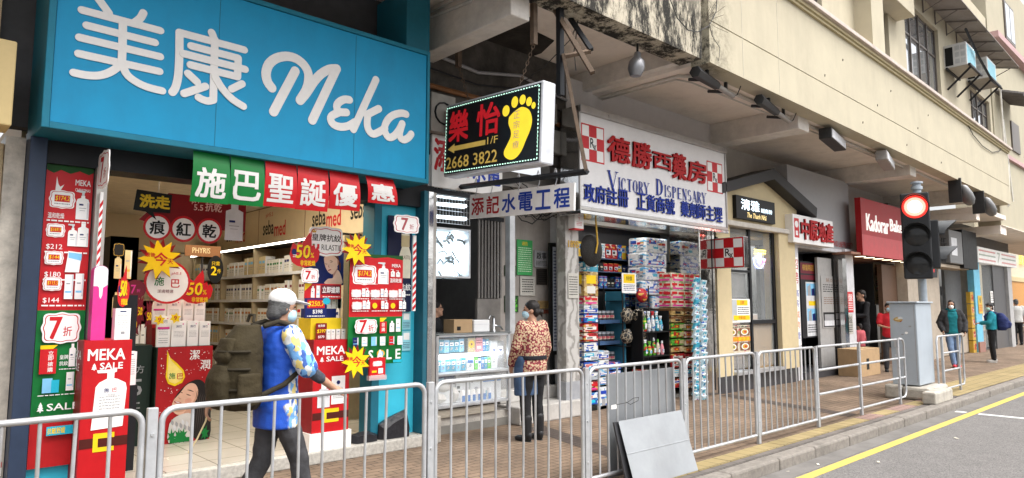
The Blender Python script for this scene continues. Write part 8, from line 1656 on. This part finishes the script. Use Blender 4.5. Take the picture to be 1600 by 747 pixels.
 if mask_m:
  mo = eb('face_mask',t,mask_m,lambda q: (ellip(q,hp(0,.052,-.052),(.062,.062,.058),HM),ellip(q,hp(0,.08,-.03),(.032,.036,.03),HM)),v=.006,it=1)
  for s in (-1,1): MBt = MB();MBt.tube([k * hp(.055 * s,.06,-.03),k * hp(.076 * s,.0,.005),k * hp(.078 * s,-.02,-.01)],.002,5);MBt.v = [MW[t.name] @ v for v in MBt.v];MBt.build('ear_loop',mo,mat=white)
 t['hx'] = 0;return t,k,hp,HM,eb
rp = lambda e,w_,hd=(0,.4,-1),ht=(0,1,0): (e,w_,hd,ht)
stand_legs = [((-.1,.02,.48),(-.1,-.01,.08),(-.2,1,0)),((.1,.02,.48),(.1,-.01,.08),(.2,1,0))]
walk = [((-.09,-.06,.48),(-.1,-.26,.12),(0,1,-.25)),((.09,.14,.49),(.1,.2,.085),(0,1,.1))]
down = [rp((-.25,-.03,1.12),(-.25,.06,.88)),rp((.25,-.03,1.12),(.25,.06,.88))]
dkhair = M('hair_black',(.015,.012,.011),.45,var=.3,scale=30,bump=.4);ghair = M('hair_grey',(.1,.1,.1),.5,var=.7,scale=40,stretch=(1,1,5),bump=.5);mask_b = M('mask_blue',(.42,.62,.72),.7,var=.04);mask_w = M('mask_white',(.75,.74,.72),.7,var=.03)
black_shoe = M('black_shoe',(.02,.02,.022),.4);white_shoe = M('pale_shoe',(.5,.48,.45),.6)
def height(u,v,Y): return PY(u,v,Y).z
# ---- man with backpack walking to the right
MY = 4.9;mx = PY(438,470,MY).x;MH = height(450,455,MY) - .015
def jersey():
 m = M('blue_jersey',(.02,.09,.5),.6,var=.1,bump=.15,bscale=120);N,L,b = nodes_of(m);src = b.inputs['Base Color'].links[0].from_socket
 tc = N.new('ShaderNodeTexCoord');sp = N.new('ShaderNodeSeparateXYZ');L.new(tc.outputs['Object'],sp.inputs[0]);mp = N.new('ShaderNodeMapping');mp.inputs['Scale'].default_value = (6,16,9);mp.inputs['Rotation'].default_value = (.7,.3,.2);L.new(tc.outputs['Object'],mp.inputs[0])
 vo = N.new('ShaderNodeTexVoronoi');vo.inputs['Scale'].default_value = 2.3;vo.distance = 'MANHATTAN';L.new(mp.outputs[0],vo.inputs['Vector']);se = N.new('ShaderNodeSeparateColor');L.new(vo.outputs['Color'],se.inputs[0])
 cr = N.new('ShaderNodeValToRGB');cr.color_ramp.interpolation = 'CONSTANT';E_ = cr.color_ramp.elements;E_[0].color = (.65,.68,.7,1);E_[1].position = .25;E_[1].color = (.18,.42,.8,1)
 for p_,c_ in ((.5,(.75,.6,.22,1)),(.62,(.7,.72,.72,1)),(.8,(.05,.12,.4,1))): e = E_.new(p_);e.color = c_
 L.new(se.outputs[0],cr.inputs[0])
 def step(sock,a,c): r = N.new('ShaderNodeMapRange');r.inputs[1].default_value = a;r.inputs[2].default_value = c;L.new(sock,r.inputs[0]);return r.outputs[0]
 ab = N.new('ShaderNodeMath');ab.operation = 'ABSOLUTE';L.new(sp.outputs[0],ab.inputs[0]);s1 = step(ab.outputs[0],.185,.19)
 s2 = step(sp.outputs[1],.0,.01);s3 = step(sp.outputs[2],1.16,1.1);mu = N.new('ShaderNodeMath');mu.operation = 'MULTIPLY';L.new(s2,mu.inputs[0]);L.new(s3,mu.inputs[1]);mxm = N.new('ShaderNodeMath');mxm.operation = 'MAXIMUM';L.new(s1,mxm.inputs[0]);L.new(mu.outputs[0],mxm.inputs[1])
 mm = N.new('ShaderNodeMix');mm.data_type = 'RGBA';L.new(mxm.outputs[0],mm.inputs[0]);L.new(src,mm.inputs[6]);L.new(cr.outputs[0],mm.inputs[7]);L.new(mm.outputs[2],b.inputs['Base Color']);return m
ma = [rp((-.27,-.2,1.16),(-.2,-.4,.95),(.1,-.35,-.9),(.3,0,.2)),rp((.27,.1,1.15),(.25,.32,1.0),(0,.9,-.45),(-.6,.2,.5))]
t,k,hp,HM,eb = person('man in a white cap and blue patterned jersey with an olive backpack walking past',(mx,MY,0),(1,.02),MH,ma,walk,jersey(),cloth('dark_grey_trousers',(.06,.06,.065),var=.5,scale=3),black_shoe,ghair,mask_b,hairk='cap',sleeve=.93,coat=1.08,vox=.011,hem=.73,nod=.06)
def cap(q): ellip(q,hp(0,-.008,.072),(.088,.106,.08),HM,20,12)
co = eb('cap',t,M('cap_white',(.75,.74,.73),.75,var=.04),cap,v=.007,wr=.0015);eb('cap_brim',co,MATS['cap_white'],lambda q: (ellip(q,hp(0,.135,.055),(.072,.085,.009),HM @ Matrix.Rotation(-.18,3, 'X'),18,8)),v=.005,it=1)
eb('neck_scarf',t,cloth('scarf_brown',(.1,.07,.04)),lambda q: (ellip(q,V((0,.01,1.465)),(.085,.085,.04)),ellip(q,V((0,.04,1.44)),(.07,.06,.035))),v=.008,wr=.008)
def arm_sl(q):
 for e,w_,_,_ in ma: e,w_ = V(e),V(w_);s0 = V((.19 if e.x > 0 else -.19,0,1.39));limb(q,[s0.lerp(e,.75),e,e.lerp(w_,.45)],[.052,.049,.042])
eb('arm_sleeve',t,cloth('arm_sleeve_grey',(.05,.055,.07),var=.5,scale=25),arm_sl,v=.008,wr=.004)
m_bp = M('backpack_olive',(.036,.027,.012),.85,var=.15,scale=5,bump=.3,bscale=60)
bp = thing('backpack', 'olive military backpack with straps worn by the man in the white cap', 'backpack',(mx,MY,0),math.atan2(.02,1) - math.pi / 2)
def eb2(n_,m_,fn,par=bp,**kw):
 q = MB();fn(q);return skin_over(q,n_,par,m_,kw.get('v',.01),kw.get('it',3),sc_=k,wr=kw.get('wr',.006))
eb2('main_bag',m_bp,lambda q: loft(q,[(0,-.27,.88,.13,.1),(0,-.28,.93,.165,.14),(0,-.29,1.15,.165,.15),(0,-.27,1.35,.15,.13),(0,-.24,1.47,.11,.08)],20))
eb2('front_pocket',m_bp,lambda q: loft(q,[(0,-.41,.9,.1,.05),(0,-.425,.95,.13,.07),(0,-.43,1.1,.13,.07),(0,-.41,1.2,.1,.05)]));eb2('top_pocket',m_bp,lambda q: loft(q,[(0,-.4,1.21,.1,.03),(0,-.41,1.25,.12,.045),(0,-.37,1.38,.1,.04)]))
for s in (-1,1):
 eb2('side_pouch',m_bp,lambda q: loft(q,[(.17 * s,-.29,.92,.03,.07),(.18 * s,-.29,1.0,.04,.09),(.175 * s,-.29,1.14,.03,.08)]));eb2('shoulder_strap',M('strap_olive',(.03,.024,.014),.85),lambda q: q.tube([V((.1 * s,-.17,1.46)),V((.11 * s,-.06,1.492)),V((.115 * s,.06,1.45)),V((.13 * s,.125,1.3)),V((.15 * s,.1,1.14)),V((.19 * s,-.04,1.05)),V((.16 * s,-.2,.98))],.021,8),v=.008,wr=0)
for z,r_ in ((1.03,.172),(1.17,.174),(1.29,.166)):
 q = MB();q.tube([k * V((r_ * 1.03 * math.cos(a),-.285 + .153 * math.sin(a),z)) for a in [-math.pi + i * math.pi / 12 for i in range(13)]],.011,6);q.v = [MW[bp.name] @ v for v in q.v];q.build('webbing_strap',bp,True,mat=MATS['strap_olive'])
q = MB();q.tube([k * V(p) for p in [(-.05,-.22,1.49),(-.04,-.21,1.54),(.04,-.21,1.54),(.05,-.22,1.49)]],.012,6);q.v = [MW[bp.name] @ v for v in q.v];q.build('carry_handle',bp,True,mat=MATS['strap_olive'])
q = MB();q.tube([k * V(p) for p in [(-.18,-.42,.92),(-.17,-.44,.8),(-.16,-.5,.68),(-.14,-.56,.6)]],.006,6);q.v = [MW[bp.name] @ v for v in q.v];tag(q.build('cord',smooth=True,mat=beige), 'pale cord dangling from the hand of the man with the backpack', 'cord')
# ---- woman in the floral shirt at the counter
def floral():
 m = M('floral_shirt',(.3,.02,.04),.8,var=.1);N,L,b = nodes_of(m);src = b.inputs['Base Color'].links[0].from_socket;tc = N.new('ShaderNodeTexCoord');vo = N.new('ShaderNodeTexVoronoi');vo.inputs['Scale'].default_value = 42;L.new(tc.outputs['Object'],vo.inputs['Vector'])
 cr = N.new('ShaderNodeValToRGB');cr.color_ramp.interpolation = 'CONSTANT';E_ = cr.color_ramp.elements;E_[0].color = (.2,.08,.02,1);E_[1].position = .16;E_[1].color = (.55,.44,.28,1);e = E_.new(.5);e.color = (.34,.05,.06,1);e = E_.new(.62);e.color = (.16,.03,.04,1);L.new(vo.outputs['Distance'],cr.inputs[0]);L.new(cr.outputs[0],b.inputs['Base Color']);return m
wx = G(832,688);fa = V((.05,1,0))
t,k,hp,HM,eb = person('woman in a red and cream floral shirt and denim apron at the counter',(wx.x,wx.y,0),fa,height(822,471,wx.y),[rp((-.24,.03,1.14),(-.2,.16,.92),(.1,.3,-.9)),rp((.25,.0,1.12),(.24,.1,.88))],stand_legs,floral(),cloth('black_trousers',(.015,.015,.017)),black_shoe,dkhair,mask_b,hairk='bun',fem=True,coat=1.16,yaw=-.8,hem=.8)
eb('apron',t,cloth('denim_apron',(.05,.09,.17)),lambda q: (loft(q,[(-.05,.05,.55,.17,.11),(-.05,.05,.8,.18,.12),(-.04,.035,.98,.175,.13),(-.03,.03,1.03,.17,.13)])),v=.01,wr=.005);eb('apron_tie',t,cloth('tie_dark',(.015,.015,.02)),lambda q: loft(q,[(0,0,.985,.192,.152),(0,0,1.035,.192,.152)]),v=.008,it=1)
for s,(kn,an,toe) in zip((-1,1),stand_legs): eb('boot_shaft',t,black_shoe,lambda q: limb(q,[V(an) + V((0,0,.2)),V(an)],[.066,.06]))
# ---- shopkeeper behind the counter
kx_ = PY(684,490,7.75)
t,k,hp,HM,eb = person('shopkeeper in black with glasses behind the left end of the glass counter',(kx_.x - .05,7.75,.1),(.75,-.65),1.56,down,stand_legs,cloth('black_top',(.015,.015,.017)),MATS['black_trousers'],black_shoe,dkhair,None,hairk='short',yaw=-.2,nod=-.1)
for s in (-1,1): q = MB();q.tube([k * hp(.032 * s + .022 * math.cos(a),.1,.014 + .018 * math.sin(a)) for a in [i * math.pi / 6 for i in range(13)]],.0025,5);q.tube([k * hp(.054 * s,.098,.02),k * hp(.076 * s,-.01,.02)],.0025,5);q.v = [MW[t.name] @ v for v in q.v];q.build('glasses_rim',t,mat=dark)
# ---- people at the far end
g = G(1378,577);t,*_ = person('man dressed in black standing sideways at the bakery door',(g.x,g.y + .4,0),(-.75,.66),height(1372,455,g.y + .4),[rp((-.24,.08,1.15),(-.2,.33,1.15),(0,1,0)),rp((.24,.05,1.14),(.2,.3,1.12),(0,1,0))],stand_legs,MATS['black_top'],MATS['black_trousers'],black_shoe,dkhair,None,vox=.02)
g = G(1393,581);t,k,hp,HM,eb = person('child in a red T-shirt and blue mask half hidden by the control cabinet',(g.x,g.y,0),(-.85,-.5),height(1392,474,g.y),[rp((-.24,.05,1.15),(-.08,.24,1.1),(.5,.8,.1)),rp((.24,.05,1.15),(.08,.24,1.1),(-.5,.8,.1))],stand_legs,cloth('red_tshirt',(.5,.02,.03)),cloth('charcoal_trousers',(.05,.05,.055)),black_shoe,dkhair,mask_b,sleeve=.7,vox=.02,nod=-.15,hairk='fringe')
g = G(1362,578);t,*_ = person('child in a pink jacket partly hidden behind the agency pillar',(g.x - .1,g.y + .2,0),(.2,.98),1.15,down,stand_legs,cloth('pink_jacket',(.55,.12,.14)),MATS['charcoal_trousers'],black_shoe,dkhair,None,vox=.02,coat=1.15)
g = G(1492,574);lg = [((-.08,-.02,.48),(-.09,-.1,.085),(-.1,1,0)),((.08,.1,.49),(.04,.14,.085),(.1,1,.1))]
t,k,hp,HM,eb = person('woman in a teal hooded top and dark open jacket walking towards the camera',(g.x,g.y,0),(-.9,-.43),height(1493,470,g.y),[rp((-.28,-.02,1.14),(-.25,.1,.92),(.1,.5,-.9)),rp((.28,-.02,1.14),(.24,.1,.94),(0,.5,-.9))],lg,cloth('teal_hoodie',(.01,.17,.2)),cloth('blue_jeans',(.16,.24,.38),var=.3),M('red_shoe',(.7,.05,.07),.5),dkhair,mask_w,hairk='long',fem=True,vox=.014,yaw=.35,coat=1.02)
def jk(q):
 for s,(e,w_) in zip((-1,1),(((-.28,-.02,1.14),(-.25,.1,.92)),((.28,-.02,1.14),(.24,.1,.94)))): sp_ = V((.175 * s,0,1.39));limb(q,[sp_,sp_.lerp(V(e),.5),V(e),V(w_)],[.085,.085,.08,.062]);loft(q,[(.13 * s,-.02,.88,.085,.14),(.135 * s,-.02,1.15,.085,.14),(.13 * s,-.02,1.38,.075,.115),(.09 * s,-.02,1.46,.04,.07)])
 loft(q,[(0,-.08,.88,.17,.085),(0,-.08,1.2,.175,.085),(0,-.07,1.42,.13,.06)])
eb('open_jacket',t,cloth('charcoal_jacket',(.035,.035,.038)),jk,v=.014,wr=.008);eb('hood',t,MATS['teal_hoodie'],lambda q: (ellip(q,V((0,-.05,1.47)),(.13,.1,.06)),ellip(q,V((0,.04,1.45)),(.1,.07,.05))),v=.012,wr=.006)
g = G(1553,566);t,k,hp,HM,eb = person('young person in a turquoise padded jacket with a navy backpack standing',(g.x,g.y,0),(-.3,.95),height(1548,474,g.y),[rp((-.26,.08,1.15),(-.14,.26,1.12),(.5,.8,0)),rp((.26,.08,1.15),(.14,.26,1.12),(-.5,.8,0))],stand_legs,cloth('turquoise_padding',(.02,.25,.32)),MATS['black_trousers'],white_shoe,dkhair,M('mask_green',(.4,.6,.5),.7),vox=.02,coat=1.15,yaw=-.7,hem=.95,hairk='fringe')
q = MB();loft(q,[(.02,-.24,.92,.15,.1),(.02,-.27,1.0,.19,.15),(.02,-.27,1.25,.18,.15),(.02,-.22,1.42,.12,.08)]);loft(q,[(.02,-.4,.98,.12,.06),(.02,-.42,1.12,.13,.07),(.02,-.38,1.22,.1,.04)])
b2 = thing('backpack', 'navy backpack worn by the young person in the turquoise jacket', 'backpack',(g.x,g.y,0),t.rotation_euler.z);skin_over(q, 'main_bag',b2,cloth('navy_bag',(.02,.03,.11)),.016,3,sc_=k,wr=.01)
for s in (-1,1): q = MB();q.tube([V((.1 * s,-.14,1.42)),V((.12 * s,.02,1.48)),V((.13 * s,.15,1.32)),V((.16 * s,.12,1.1))],.022,8);skin_over(q, 'shoulder_strap',b2,MATS['navy_bag'],.012,1,sc_=k)
g = G(1592,539);t,*_ = person('elderly man in a loose white shirt and black trousers seen from behind far off',(g.x,g.y,0),(.8,.6),height(1590,468,g.y),down,stand_legs,cloth('white_shirt',(.6,.6,.58)),MATS['black_trousers'],black_shoe,ghair,None,vox=.018,coat=1.15,sleeve=.9)
# ---- pale car beyond the old man
Yc_ = 9.6;o = G(1585,535);cx_ = PY(1572,500,Yc_).x + 1.3;car = thing('parked_car', 'pale car parked before the orange shutter beyond the far end of the row', 'car',(cx_,Yc_,0));m_car = M('car_white',(.7,.7,.68),.25)
prof = [(-.2,.35),(-.15,.75),(.35,.92),(1.1,1.0),(1.8,1.42),(2.6,1.5),(3.6,1.42),(4.2,1.02),(4.5,.9),(4.5,.35)];MB().prism(frontY(cx_,0,Yc_),prof,-1.7,0).build('body',car,mat=m_car,bevel=.08,seg=3)
for pts in ([(1.25,1.0),(1.85,1.36),(2.5,1.42),(2.5,1.0)],[(2.58,1.0),(2.58,1.42),(3.5,1.35),(3.95,1.02)]): MB().prism(frontY(cx_,0,Yc_),pts,.001,.008).build('side_window',car,mat=m_glass)
for x in (.75,3.65): w_ = MB().lathe((cx_ + x,Yc_ + .05,.33),[(.31,0),(.33,.03),(.33,.17),(.3,.2)],20,(0,-1,0)).build('wheel',car,True,mat=black);MB().lathe((cx_ + x,Yc_ - .152,.33),[(.2,0),(.19,.012),(.05,.02)],16,(0,-1,0)).build('rim',w_,True,mat=m_gal)
MB().prism(frontY(cx_,0,Yc_),[(-.16,.6),(-.12,.74),(.15,.8),(.12,.66)],.0,.01).build('headlight',car,mat=lgrey)
bpy.data.scenes.remove(TMPS)
